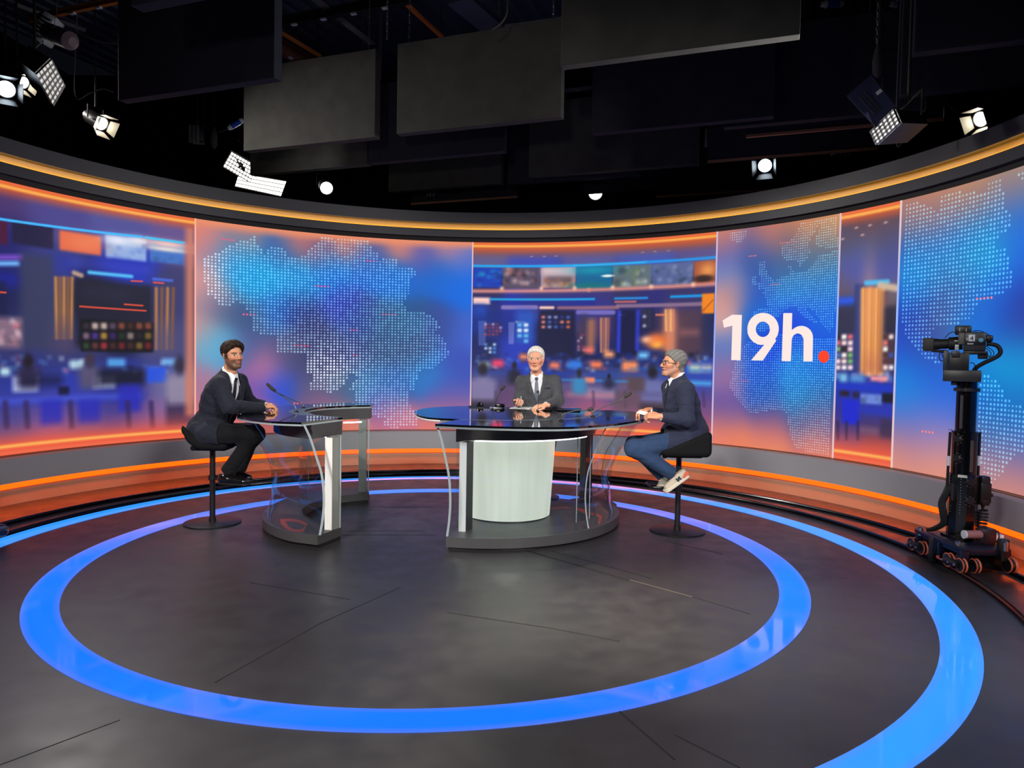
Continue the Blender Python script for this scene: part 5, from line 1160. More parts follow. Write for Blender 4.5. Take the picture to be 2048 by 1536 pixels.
# head local helpers for hair: cranium shell
def cap(q, t, k=.01): return smin(s_ell(q, (0, -.018, .036), (.074+t, .094+t, .082+t)), s_ell(q, (0, .022, -.015), (.060+t, .064+t, .085+t*.4)), .03)

# ---------------- man on the left
black_tr = suit_mat('black_trousers', (11, 11, 16), .85)
hA = [J(425, 868, 6.10), J(420, 866, 6.40)]
PA = person((-2.62, 6.263, 0), 'man in a dark navy suit with brown hair and beard, hands clasped, left stool',
  J(466, 711, 6.20), (.765, -.644, -.02), (-.06, 0, 1), J(458, 751, 6.23), J(421, 864, 6.27), (.90, -.43, 0),
  [J(439, 771, 6.08), J(478, 764, 6.42)], [J(459, 813.5, 6.0), J(498, 806, 6.60)], [J(529, 814.5, 6.34), J(535, 811.5, 6.62)],
  hA, [J(512, 868, 6.08), J(508, 862, 6.40)], [J(455, 944, 6.10), J(478, 939, 6.36)],
  [((J(529, 813.5, 6.34), (.86, .50, .02), (-.25, -.2, .95)), dict(thumb=-1, curls=(.75, .8, .85, .9), tcurl=.6, sc=.92)), ((J(536, 811, 6.64), (.86, -.50, .05), (.1, .5, .85)), dict(thumb=1, curls=(.9, .9, .85, .8), tcurl=.7, sc=.92))],
  (206, 146, 112), dict(jaw=1.05), dict(brow=(48, 34, 26), beard=(74, 54, 42)), (30, 33, 46), black_tr, (236, 238, 244), hs=.97, coatlen=.12, skirt=(J(405, 862, 6.27), J(428, 876, 6.2), .13, .10), wv=.066, zbut=.16)
def hA_(q):
    t = .011+.012*np.clip(q[:, 2]/.09, 0, 1)+.016*np.clip(q[:, 1]/.08, 0, 1)*np.clip(q[:, 2]/.1, 0, 1)+.003*np.sin(q[:, 1]*110+q[:, 0]*60)*np.clip(q[:, 2]/.08, 0, 1)
    d = cap(q, 0)-t+.0016*np.sin(np.arctan2(q[:, 0], q[:, 2])*41+7*np.sin(q[:, 1]*31+q[:, 2]*50))+.0022*np.sin(q[:, 0]*90+1)*np.sin(q[:, 1]*75)
    front = (.073+.006*np.cos(q[:, 0]*55)+.004*np.sin(q[:, 0]*160))-q[:, 2]-.85*np.clip(.078-q[:, 1], -.02, .06)   # hairline falls back over the temples
    front = np.maximum(front, -1); d = smax(d, np.where(q[:, 1] > .018, front, -.5), .008)
    side = (-.028-q[:, 2])*.9; d = smax(d, np.where(q[:, 1] > -.03, side, -.5), .008)
    d = smax(d, -.085-q[:, 2], .01)
    m = q.copy(); m[:, 0] = np.abs(q[:, 0]); d = smax(d, -s_ell(m, (.080, -.010, -.008), (.02, .022, .034)), .004); return d
hairmesh(PA, hA_, ((30, 22, 18), (62, 45, 34)), label='swept brown hair')
collar(PA); tie(PA, (22, 22, 28), .10, .03, 'slim dark tie')
blk = mat('polished_black_leather', (14, 13, 14), .22, spec=.6, coat=.3); bsole = mat('black_sole', (10, 10, 11), .6)
for nm, a, b in (('shoe', J(437, 967, 6.08), J(497, 971, 6.02)), ('shoe', J(462, 958, 6.36), J(505, 962, 6.26))): shoe(nm, a, b, (0, 0, 1), .04, blk, bsole, PA['e'])
# white cuff bracelet and lapel pin
w_ = np.array(PA['wr'][0]); v_ = w_-np.array(PA['el'][0]); v_ /= np.linalg.norm(v_); a_ = basis((0, 0, 1), v_)
MB().tube([w_+v_*.002+(a_[:, 0]*math.cos(t)+a_[:, 1]*math.sin(t))*.031 for t in np.linspace(0, 2*PI, 25)[:-1]], .0042, 6, closed=True).build('bracelet', mat('dark_bead_bracelet', (60, 56, 54), .3), PA['e'])
p_ = on_torso(PA, -.075, .36, .026); MB().lathe(p_, [(.006, -.003), (.006, .003)], 10).build('lapel_pin', M['chrome'], PA['e'])

# ---------------- man in the middle
PM = person((.29, 7.69, 0), 'grey-haired man in a charcoal suit with grey-blue tie behind the news desk holding a pen',
  J(1071.5, 718.5, 7.56), (-.16, -.985, -.03), (0, 0, 1), J(1073.5, 753.5, 7.62), (.28, 7.69, .87), (-.06, -1, 0),
  [J(1108.5, 764, 7.60), J(1044, 765, 7.60)], [J(1116, 802, 7.52), J(1039, 802, 7.56)], [J(1090, 810.5, 7.22), J(1036, 806, 7.30)],
  [(.38, 7.66, .86), (.18, 7.66, .86)], [(.42, 7.22, .84), (.14, 7.22, .84)], [(.38, 7.42, .42), (.18, 7.42, .42)],
  [((J(1091, 811, 7.22), (-.88, -.40, -.06), (.05, -.25, .95)), dict(thumb=-1, curls=(.38, .35, .4, .45), tcurl=.3, sc=.95)), ((J(1036, 806, 7.30), (.26, -.80, .42), (.35, -.35, .8)), dict(thumb=1, curls=(.75, .85, .95, 1.0), tcurl=.7, sc=.95))],
  (226, 164, 132), dict(jaw=1.08), dict(brow=(188, 176, 166), iris=(52, 58, 66), lip=(206, 128, 112)), (70, 72, 77), suit_mat('charcoal_trousers', (50, 51, 56)), (232, 235, 242), hs=1.06, girth=.95, wv=.066, zbut=.20)
def hM_(q):
    d = cap(q, 0)-(.009+.008*np.clip(q[:, 2]/.1, 0, 1))+.0007*np.sin(q[:, 0]*190+5*np.sin(q[:, 1]*60))
    front = .078-q[:, 2]-.9*np.clip(.076-q[:, 1], -.02, .07); d = smax(d, np.where(q[:, 1] > .012, front, -.5), .008)
    d = smax(d, np.where(q[:, 1] > -.03, -.012-q[:, 2], -.5), .006); d = smax(d, -.075-q[:, 2], .01)
    m = q.copy(); m[:, 0] = np.abs(q[:, 0]); return smax(d, -s_ell(m, (.080, -.010, -.008), (.02, .022, .034)), .004)
hairmesh(PM, hM_, ((214, 208, 198), (244, 240, 230)), label='short white hair')
collar(PM); tie(PM, (84, 92, 112), .10, .042, 'grey-blue patterned tie')
p_ = PM['pel']+PM['TB']@np.array([.0, 0, 0])
q_ = on_torso(PM, -.10, .34, .0265); MB().box((0, 0, 0), (.085, .004, .010), M=Matrix.Translation(Vector(q_)) @ Matrix.Rotation(-.12, 4, 'Y')).build('breast_pocket', suit_mat('pocket_cloth', (44, 45, 50)), PM['e'])
for a, b in (((.38, 7.44, .40), (.38, 7.17, .40)), ((.18, 7.44, .40), (.18, 7.17, .40))): shoe('shoe', a, b, (0, 0, 1), .04, blk, bsole, PM['e'])
pen = empty('ballpoint_pen', J(1042.5, 814, 7.2), 0, 'white pen held upright in the right hand of the grey-haired man', 'pen')
MB().tube([J(1042.5, 813.5, 7.19), J(1042.2, 793, 7.16)], .0038, 10).build('barrel', M['white_pl'], pen)
MB().tube([J(1042.5, 815.5, 7.192), J(1042.5, 813.5, 7.19)], [.001, .0035], 10).build('tip', M['chrome'], pen)

# ---------------- man on the right
def jeans_mat():
    m = suit_mat('blue_denim', (40, 60, 92), .85, 14); return m
PR = person((1.478, 6.262, 0), 'man in glasses, navy blazer, jeans and beige sneakers on the right stool',
  J(1345, 727.5, 6.26), (-.962, -.262, .03), (.10, 0, 1), J(1355, 760, 6.28), J(1376, 866, 6.27), (-.985, -.17, 0),
  [J(1340, 776, 6.46), J(1371, 780, 6.09)], [J(1352, 834, 6.62), J(1375, 840, 6.0)], [J(1297, 821, 6.52), J(1317, 833.5, 5.98)],
  [J(1368, 878, 6.38), J(1366, 882, 6.12)], [J(1267, 889, 6.40), J(1266, 897, 6.08)], [J(1330, 955, 6.34), J(1345, 947, 6.08)],
  [((J(1297, 820, 6.52), (-.92, -.30, -.03), (.1, .15, .98)), dict(thumb=-1, curls=(.65, .6, .65, .7), tcurl=.65, sc=.95)), ((J(1317, 832.5, 5.98), (-.93, .34, .05), (-.15, -.55, .8)), dict(thumb=1, curls=(.75, .85, .95, 1.0), tcurl=.6, sc=.98))],
  (202, 140, 108), dict(jaw=1.1, mouth=.8), dict(brow=(70, 60, 54), iris=(60, 46, 36), beard=(168, 128, 108)), (38, 43, 64), jeans_mat(), (236, 240, 246), hs=.965, wv=.056, zbut=.20, coatlen=.15, tail=.34, tdrop=(-.03, .3),
  skirt=(J(1350, 868, 6.27), J(1345, 886, 6.22), .13, .11))
def hR_(q):
    t = .010+.006*np.clip(q[:, 2]/.09, 0, 1)+.012*np.clip(-q[:, 1]/.09, 0, 1)
    d = cap(q, 0)-t+.0009*np.sin(np.arctan2(q[:, 0], q[:, 2]+.02)*44+2*np.sin(q[:, 1]*30))
    front = .072-q[:, 2]-1.0*np.clip(.074-q[:, 1], -.02, .08); d = smax(d, np.where(q[:, 1] > .005, front, -.5), .008)
    d = smax(d, np.where(q[:, 1] > -.035, -.020-q[:, 2], -.5), .006)
    d = smin(d, s_ell(q, (0, -.078, -.048), (.062, .034, .045)), .02); d = smax(d, -.096-q[:, 2], .01)
    m = q.copy(); m[:, 0] = np.abs(q[:, 0]); return smax(d, -s_ell(m, (.080, -.010, -.008), (.02, .022, .034)), .004)
hairmesh(PR, hR_, ((88, 86, 84), (132, 130, 128)), label='slicked back grey hair')
collar(PR); tie(PR, (16, 16, 22), .12, .034, 'black tie')
# glasses
HBm = PR['HB']; hcm = PR['hc']; hp = lambda x, y, z: hcm+HBm@(np.array([x, y, z])*PR['hs'])
gl = MB()
for s in (-1, 1):
    gl.tube([hp(s*(.033+.023*math.copysign(abs(math.cos(t))**.5, math.cos(t))), .103-.004*abs(math.cos(t)), .001+.0155*math.copysign(abs(math.sin(t))**.6, math.sin(t))) for t in np.linspace(0, 2*PI, 21)[:-1]], .0021, 6, closed=True)
    gl.tube([hp(s*.056, .098, .007), hp(s*.080, .05, .006), hp(s*.083, -.01, .004)], .0022, 6)
gl.tube([hp(-.010, .105, .004), hp(0, .107, .006), hp(.010, .105, .004)], .002, 6)
fr_ = gl.build('glasses', mat('dark_red_glasses_frame', (44, 16, 18), .25), PR['e'], 'dark rectangular glasses')
for s in (-1, 1):
    MB().add([hp(s*(.033+.021*a), .1025, .001+.014*b) for a, b in ((-1, -1), (1, -1), (1, 1), (-1, 1))], [(0, 1, 2, 3)]).build('lens', M['glass'], fr_)
# sneakers
def snk_mat():
    return mat('beige_suede', (182, 172, 154), .8, noise=.08, nscale=60, bump=.2, bscale=300)
sm_ = snk_mat(); ss_ = mat('cream_rubber_sole', (206, 196, 176), .6); orr = mat('coral_heel_panel', (206, 92, 66), .6); nvy = mat('navy_suede', (30, 34, 50), .7)
for a, b, u_, nearfoot in ((J(1379, 952, 6.07), J(1333, 989, 6.03), (.45, 0, 1), True), (J(1356, 956, 6.33), J(1318, 977, 6.28), (.4, 0, 1), False)):
    u_ = (-.56, 0, .83) if nearfoot else (-.45, 0, .89)
    o, B, hl_, L_ = shoe('sneaker', a, b, u_, .045, sm_, ss_, PR['e'], None, .07, True)
    g_ = lambda x, y, z: hl_+B@np.array([x, y, z])
    sd = 1 if B[:, 0]@np.array([0, -1, 0]) > 0 else -1
    def plate(poly, m, nm, off=.0):
        V = []
        for (y, z) in poly:
            xx = sd*(.030+.010*min(1, y/.1)+off); V.append(g_(xx, y, z))
        V2 = [v+B[:, 0]*sd*.006 for v in V]; n = len(V)
        MB().add(V+V2, [tuple(range(n-1, -1, -1)), tuple(range(n, 2*n))]+[(i, (i+1) % n, n+(i+1) % n, n+i) for i in range(n)]).build(nm, m, o)
    plate([(.006, .024), (.062, .024), (.070, .036), (.045, .052), (.012, .060), (.002, .045)], orr, 'heel_panel', .002)
    if nearfoot:
        # the letter on the side of the shoe
        for poly in ([(.085, .030), (.096, .030), (.101, .062), (.090, .062)], [(.113, .030), (.124, .030), (.129, .062), (.118, .062)], [(.092, .062), (.104, .062), (.122, .030), (.110, .030)]): plate(poly, nvy, 'letter_stroke', .0045)
    mb = MB()
    for k in range(4): mb.tube([g_(-.018, .11+.018*k, .078-.005*k), g_(.018, .115+.018*k, .078-.005*k)], .003, 6)
    mb.build('laces', M['paper'], o)
card = flatbox  # note card held between both hands
a = [J(1273, 826, 6.28), J(1303, 834.5, 6.02), J(1300, 826.5, 6.10), J(1280, 821, 6.36)]
e = empty('note_card', a[0], 0, 'folded white note card between the hands of the man in jeans', 'paper')
V = [np.array(v) for v in a]; MB().add(V+[v+np.array([0, 0, .003]) for v in V], [(3, 2, 1, 0), (4, 5, 6, 7), (0, 1, 5, 4), (1, 2, 6, 5), (2, 3, 7, 6), (3, 0, 4, 7)]).build('card', M['paper'], e)
V2 = [v-np.array([0, 0, .008]) for v in V]; V2 = [V2[0]+(V2[1]-V2[0])*.25, V2[1], V2[2], V2[3]+(V2[2]-V2[3])*.25]; MB().add(V2+[v+np.array([0, 0, .004]) for v in V2], [(3, 2, 1, 0), (4, 5, 6, 7), (0, 1, 5, 4), (1, 2, 6, 5), (2, 3, 7, 6), (3, 0, 4, 7)]).build('dark_cover', M['black'], e)
# ================================================================== robotic camera on the rails
PC = atz(1922, 1072, .2); PX, PY = PC[0], PC[1]
rb = empty('robotic_camera', (PX, PY, 0), 0, 'black robotic broadcast camera on a tall rail column at the right', 'camera')
va = np.array([-PX, -PY, 0]); va = va/np.linalg.norm(va)          # towards the viewer's side
def R_(x, y, dY=0.):
    v = ray(x, y); o = np.array([PX, PY, 0])-va*dY; t = ((o-CAM)@va)/(v@va); return CAM+v*t
zc = lambda y: R_(1925, y)[2]
xo = lambda x, y: R_(x, y)[0]
rw = lambda px: px*PY/FPX*.86
C_ = lambda z: (PX, PY, z)
z_low, z_mid, z_up, z_top = zc(1078), zc(947), zc(862), zc(763)
col = MB().lathe((PX, PY, 0), [(rw(31), z_low), (rw(31), z_mid-.02), (rw(29.5), z_mid), (rw(27), z_mid)], 10).build('column_lower', M['blackgl'], rb, smooth=False)
MB().lathe((PX, PY, 0), [(rw(26.5), z_mid-.02), (rw(26.5), z_up-.012), (rw(28), z_up-.010), (rw(28), z_up), (rw(24), z_up)], 40).build('column_middle', M['blackgl'], rb)
MB().lathe((PX, PY, 0), [(rw(21), z_up-.02), (rw(21), z_top)], 40).build('column_upper', M['blackgl'], rb)
MB().lathe((PX, PY, 0), [(rw(22), zc(783)), (rw(27), zc(782)), (rw(27), zc(776)), (rw(22), zc(775))], 40).build('collar', M['black'], rb)
# face of the column that looks to the camera
vb = va[:2]
def face(a, r, z): c, s = math.cos(a), math.sin(a); d = np.array([vb[0]*c-vb[1]*s, vb[0]*s+vb[1]*c]); return np.array([PX+d[0]*r, PY+d[1]*r, z]), d
for z0, z1, a, r in ((zc(856), zc(790), -.42, rw(21)), (zc(940), zc(878), .55, rw(26.5))):
    p, d = face(a, r+.002, z0); q, _ = face(a, r+.002, z1); MB().tube([p, q], .011, 8).build('slide_strip', mat('brushed_groove', (96, 92, 94), .3, metal=.6), rb)
for (a, y, r) in ((-.5, 877, 26.5), (-.5, 915, 26.5), (.42, 960, 31), (.42, 997, 31)):
    p, d = face(a, rw(r), zc(y)); mb = MB(); D3 = np.array([d[0], d[1], 0]); mb.tube([p-D3*.01, p+D3*.012, p+D3*.02], [.030, .030, .022], 20)
    f = mb.build('access_cap', M['black'], rb)
    t_ = np.array([-d[1], d[0], 0]); m2 = MB()
    for k in range(8): b_ = p+D3*.012+(t_*math.cos(k*PI/4)+np.array([0, 0, 1])*math.sin(k*PI/4))*.036; m2.tube([b_-D3*.012, b_+D3*.002], .0032, 6)
    m2.build('bolts', M['chrome'], f)
mb = MB()
for a in (-.86, -.14):
    for k in range(13): p, d = face(a, rw(31)*.985, zc(955+k*5.6)); D3 = np.array([d[0], d[1], 0]); mb.tube([p, p+D3*.005], .0032, 6)
mb.build('rivets', M['chrome'], rb)
p, d = face(-.52, rw(31), zc(962)); q, _ = face(-.52, rw(31), zc(1000)); D3 = np.array([d[0], d[1], 0]); MB().tube([p, p+D3*.03+(q-p)*.1, q+D3*.03-(q-p)*.1, q], .012, 8).build('handle', M['black'], rb)
for s, x0, x1 in ((-1, 1900.5, 1894), (1, 1960, 1955)):
    a = R_(x0, 864, -.06 if s < 0 else .02); b = R_(x1, 972, -.06 if s < 0 else .02); mb = MB(); mb.tube([a, b], .010, 10); st_ = mb.build('gas_strut', M['black'], rb)
    MB().tube([a+(b-a)*.44, a+(b-a)*.62], .0115, 10).build('strut_label', M['white_pl'], st_); MB().tube([a+np.array([0, 0, .02]), a-(a-b)*-.04], .013, 10).build('strut_end', M['chrome'], st_)
# hoist body and spring on the right
a = R_(1967, 950, .05); mb = MB()
for k, (w, h, y) in enumerate(((.07, .10, 965), (.085, .16, 985), (.06, .05, 1004))): mb.box(R_(1967, y, .05), (w, .07, h), 0, bev=.012)
mb.box(R_(1978, 990, .05), (.05, .03, .03), 0, bev=.008); mb.tube([R_(1966, 1006, .05), R_(1965, 1022, .05)], [.018, .006], 8); mb.build('hoist_motor', M['black'], rb)
sp = [R_(1964.5-.5*math.cos(0), 1020+k*.0, .06) for k in range(1)]
top_, bot_ = R_(1966, 1021, .06), R_(1961, 1060, .06); N = 110
MB().tube([top_+(bot_-top_)*k/N+np.array([math.cos(k*2*PI*6/N)*.032, math.sin(k*2*PI*6/N)*.032, 0]) for k in range(N+1)], .0095, 7).build('coil_spring', M['rubber'], rb)
# cable bundle to the left of the column
for k, off in enumerate((0, 4, -4)): MB().tube(spline([R_(1899+off*.3, 965, -.05), R_(1893+off, 985, -.06), R_(1884+off, 1005, -.05), R_(1886+off, 1025, -.04), R_(1888+off, 1045, -.02), R_(1872+off, 1056, 0), R_(1858+off, 1060, .02)], 6), .014, 8).build('cable', M['rubber'], rb)
# dolly: frame along the rail
w1, w2, w3, w4, w6 = [atz(x, y, .10) for x, y in ((1826, 1083.5), (1849, 1092), (1899, 1115.5), (1923, 1126.5), (2020, 1127))]
t = w4-w1; t[2] = 0; LT = np.linalg.norm(t); t = t/LT; nrm = np.array([-t[1], t[0], 0]);  nrm = nrm if nrm@np.array([PX-w1[0], PY-w1[1], 0]) > 0 else -nrm
def Q(a, b, z): p = w1+t*a+nrm*b; return np.array([p[0], p[1], z])
rzd = math.atan2(t[1], t[0])
fr = MB()
fr.box(Q(LT*.5, .20, .17), (LT*.9, .36, .05), rzd, bev=.008); fr.box(Q(LT*.5, .03, .19), (LT*1.0, .05, .03), rzd, bev=.006)
for a in (.06, .44, .52, .97): fr.box(Q(LT*a, .03, .14), (.035, .05, .12), rzd, bev=.006)
dk = mat('dark_blue_anodised_frame', (20, 28, 48), .35, metal=.4)
fr.build('dolly_frame', dk, rb)
MB().box(Q(LT*.40, .01, .10), (.04, .045, .20), rzd, bev=.01).build('rail_clamp', M['black'], rb)
def wheel(c, par, r=.052, wd=.034):
    c = np.array(c); p = [(.30, -.5), (.95, -.5), (1, -.44), (.80, -.12), (.80, .12), (1, .44), (.95, .5), (.30, .5)]
    mb = MB(); Mx = Matrix.Translation(Vector(c)) @ Vector(nrm).to_track_quat('Z', 'Y').to_matrix().to_4x4()
    mb.lathe((0, 0, 0), [(r*a, wd*b) for a, b in p], 28, Mx); w = mb.build('wheel', M['orange'], par)
    MB().lathe((0, 0, 0), [(r*.86, -wd*.56), (r*.86, wd*.56)], 24, Mx).build('wheel_hub', M['black'], w)
    return w
Wk = [(0, 0), (np.linalg.norm(w2-w1), 0), (np.linalg.norm(w3-w1), 0), (LT, 0)]
for a, b in Wk: wheel(Q(a, b, .085), rb); wheel(Q(a+.01, b+.09, .085), rb)
for a0, a1 in ((Wk[0][0], Wk[1][0]), (Wk[2][0], Wk[3][0])):
    mb = MB(); mb.tube([Q(a0, -.026, .085), Q((a0+a1)/2, -.030, .095), Q(a1, -.026, .085)], [.022, .026, .022], 12); bg = mb.build('bogie_plate', M['black'], rb)
    m2 = MB()
    for a in (a0, (a0+a1)/2, a1): m2.tube([Q(a, -.05, .088), Q(a, -.058, .088)], .007, 8)
    m2.build('bolts', M['chrome'], bg)
c6 = w6; mb = MB(); wheel((c6[0], c6[1], .088), rb, .056, .05); MB().box((c6[0]-.04, c6[1]+.02, .19), (.06, .06, .16), 0, bev=.01).build('outrigger', M['black'], rb)
# motor housing at the right of the dolly
hx = R_(1965, 1110, -.55); 
def wedge():
    a = atz(1940, 1142, .012); b = atz(2006, 1142, .012); P = [a, b]; L_ = np.linalg.norm(b-a); u = (b-a)/L_; n = np.array([-u[1], u[0], 0]); pr = [(0, 0), (0, .10), (.05, .16), (.10, .185), (.34, .20), (.34, 0)]
    vs = [a+n*y+np.array([0, 0, z]) for (y, z) in pr]+[b+n*y+np.array([0, 0, z*(.96)])-u*(.35*y) for (y, z) in pr]; m = len(pr)
    return MB().add(vs, [tuple(range(m-1, -1, -1)), tuple(range(m, 2*m))]+[(i, (i+1) % m, m+(i+1) % m, m+i) for i in range(m)])
wedge().build('drive_housing', M['blackgl'], rb, smooth=False)
mx = R_(1930, 1069, -.22); MB().tube([mx, mx+np.array([.12, .01, 0])], .030, 20).build('servo_motor', mat('motor_label', (150, 104, 104), .5), rb)
MB().tube([mx+np.array([-.012, 0, 0]), mx+np.array([.002, 0, 0])], .031, 20).build('motor_cap', M['white_pl'], rb)
MB().box(mx+np.array([.17, .02, -.01]), (.10, .10, .12), .1, bev=.02).build('gearbox', mat('maroon_black_housing', (44, 26, 30), .4), rb)
MB().box(R_(1983, 1074, -.05), (.13, .09, .05), .1, bev=.006).build('terminal_box', M['paper'], rb)
for k in range(3): MB().tube(spline([R_(1975+3*k, 1066, -.08), R_(1985+4*k, 1058+2*k, -.1), R_(1996+k, 1066, -.12), R_(1998-k, 1078+2*k, -.12), R_(1990, 1084, -.1)], 5), .004, 6).build('cable', mat('maroon_cable', (60, 16, 18), .5), rb)
for x, y, dy in ((1841, 1058, -.0), (1916, 1088, -.35), (2011, 1088, -.3)): MB().lathe(R_(x, y, dy), [(.018, -.05), (.018, .012), (.010, .02)], 14).build('levelling_bolt', M['chrome'], rb)
# head: yoke and broadcast camera, lens to the left
HN = va; H = np.array([va[1], -va[0], 0])          # lens axis, side towards us
def K(x, y, o=0.): return R_(x, y, -o)
hz = math.atan2(-H[1], -H[0])
def kb(x0, y0, x1, y1, o, th, m, nm, bev=.01, par=rb, lab=None):
    a, b = R_(x0, y0), R_(x1, y1); c = (a+b)/2+HN*o; w = np.linalg.norm((b-a)[:2]); h = abs(b[2]-a[2]); return MB().box(c, (w, th, h), hz, bev=bev).build(nm, m, par, lab)
kb(1886, 762, 1963, 741, 0, .20, M['charcoal_dk'], 'yoke_base', .006)
kb(1886, 742, 1897.5, 701, 0, .17, M['charcoal_dk'], 'yoke_arm', .005)
kb(1897, 743, 1939, 706, .02, .15, M['black'], 'tilt_box', .006)
kb(1903, 714, 1920, 702, .10, .03, M['charcoal_dk'], 'tilt_plate', .004)
kb(1902, 770, 1915, 761, .03, .05, M['charcoal_dk'], 'cable_port', .004)
cb = kb(1926, 702, 1972.5, 665, .03, .15, M['charcoal_dk'], 'camera_body', .012)
kb(1930, 691, 1972, 674, .107, .006, M['navy'], 'side_panel', .002, cb)
kb(1937, 683.5, 1950, 670.5, .1125, .002, M['white_pl'], 'number_sticker', .0005, cb)
kb(1910, 699.5, 1918, 690, .085, .004, M['white_pl'], 'lens_sticker', .0005, rb)
kb(1926, 709, 1975, 702, .03, .11, M['black'], 'dovetail_plate', .006, rb); kb(1955, 718, 1976, 704, .02, .08, M['black'], 'rear_module', .008, rb)
kb(1909.5, 670, 1943.5, 651.5, .0, .12, M['black'], 'viewfinder_hood', .012, rb)
m2 = MB()
for x in (1919.5, 1932.5): m2.tube([K(x, 657, .065), K(x, 663, .065)], .0026, 6)
m2.build('hood_marks', M['white_pl'], rb)
kb(1916, 690, 1930, 666, .04, .13, mat('grey_camera_front', (88, 86, 78), .5), 'camera_front', .012, rb)
ln = MB(); a, b = K(1852, 689.5, .03), K(1925, 686, .03); d = b-a; ln.tube([a, a+d*.02, a+d*.18, a+d*.19, a+d*.34, a+d*.42, a+d*.5, a+d*.62, a+d*.63, a+d], [.050, .051, .049, .045, .042, .037, .038, .036, .048, .050], 32)
lens = ln.build('lens', M['rubber'], rb, 'black zoom lens'); MB().tube([a-d*.004, a+d*.01], [.040, .041], 28).build('front_element', mat('coated_lens_glass', (22, 20, 34), .05, spec=1), lens)
hd = MB(); hd.box(K(1857, 689, .03), (.075, .105, .10), hz, bev=.012); hd.build('lens_hood', mat('faded_black_plastic', (38, 36, 32), .55), lens)
MB().tube([K(1863, 702, .07), K(1893, 703, .07)], [.008, .012], 8).build('focus_motor', M['black'], rb)
for pts in ([(1882, 702), (1878, 712), (1880, 720), (1886, 722)], [(1884, 702), (1885, 712), (1891, 720), (1899, 722)], [(1890, 676), (1897, 668), (1906, 664), (1914, 668)], [(1944, 663), (1955, 661), (1967, 664), (1978, 670), (1984, 678), (1980, 684), (1972, 680)], [(1941, 668), (1950, 664), (1965, 666)], [(1972, 692), (1984, 700), (1988, 708), (1980, 714), (1974, 708)], [(1972, 696), (1982, 706), (1978, 716)], [(1945, 742), (1950, 732), (1946, 726), (1940, 726)]):
    MB().tube(spline([K(x, y, .05) for x, y in pts], 6), .0032, 6).build('cable', M['rubber'], rb)
MB().tube(spline([K(1973, 688, .03), K(1984, 688.5, .03), K(1995, 692, .03), K(2001, 702, .03), K(1997, 711, .03), K(1983, 719, .03), K(1968, 726, .02), K(1953, 735, .01), K(1947, 744, 0)], 6), .016, 10).build('main_cable', M['rubber'], rb)
MB().box(K(1978, 677, .03), (.05, .08, .05), hz, bev=.012).build('rear_connector', M['black'], rb)
# badge and writing on the camera side
def text3(s, p, ex, ez, h, m, par, nm):
    cu = bpy.data.curves.new(nm, 'FONT'); cu.body = s; cu.size = h; cu.align_x = 'CENTER'; cu.align_y = 'CENTER'; cu.extrude = .0005
    o = bpy.data.objects.new(nm, cu); COL.objects.link(o); cu.materials.append(m); ex = np.array(ex); ez = np.array(ez); n = np.cross(ex, ez)
    o.matrix_world = Matrix(((ex[0], ez[0], n[0], p[0]), (ex[1], ez[1], n[1], p[1]), (ex[2], ez[2], n[2], p[2]), (0, 0, 0, 1)))
    dg = bpy.context.evaluated_depsgraph_get(); me = bpy.data.meshes.new_from_object(o.evaluated_get(dg)); mw = o.matrix_world.copy(); bpy.data.objects.remove(o)
    me.transform(mw); me.materials.clear(); o2 = link(nm, me, m, par); inv_place(o2, par); return o2
txb = mat('black_print', (24, 24, 28), .6); txw = mat('white_print', (214, 214, 220), .5)
sd_ = K(1943.5, 677, .116); text3('4', sd_, -H, (0, 0, 1), .045, txb, cb, 'sticker_numeral'); text3('4', K(1934, 679, .113), -H, (0, 0, 1), .022, txw, cb, 'numeral'); text3('13', K(1914, 695, .089), -H, (0, 0, 1), .022, txb, cb, 'sticker_numeral')
m2 = MB(); c_ = K(1962, 680, .111); m2.tube([c_, c_+HN*.002], .016, 24); m2.build('round_badge', mat('teal_badge', (70, 150, 180), .4), cb)
mb = MB()
for k, (w, h) in enumerate(((.006, .006), (.005, .008), (.003, .009), (.003, .009), (.006, .006), (.004, .007), (.006, .006))): mb.box(R_(1935.4+1.75*k, 687.6, -.1115), (w, .0015, h), hz)
mb.build('maker_lettering', txw, cb, smooth=False)
kb(1909, 683.5, 1916, 681.5, .085, .004, M['white_pl'], 'lens_strip', .0005, rb)

# second rail dolly, only its nose in view at the left edge
q0 = atz(8, 1062, .09); dl = empty('rail_dolly', (q0[0], q0[1], 0), 0, 'dark blue end of a rail dolly at the left edge on the camera rails', 'dolly')
tq = np.array([-.62, -.78, 0]); nq = np.array([-.78, .62, 0]); rq = math.atan2(tq[1], tq[0])
b_ = q0+tq*.16; MB().box((b_[0], b_[1], .10), (.36, .10, .09), rq, bev=.03).build('frame', mat('dark_blue_dolly', (24, 40, 78), .4, metal=.2), dl)
nrm = nq
for a in (.0, .12): c = q0+tq*a+nq*(-.07 if a else .07); wheel((c[0], c[1], .08), dl, .05, .03)
m2 = MB()
for a in (-.0, .06): c = q0+tq*a-nq*.0; m2.tube([(c[0]+.05, c[1]-.04, .11), (c[0]+.058, c[1]-.052, .11)], .006, 8)
m2.build('bolts', M['chrome'], dl)
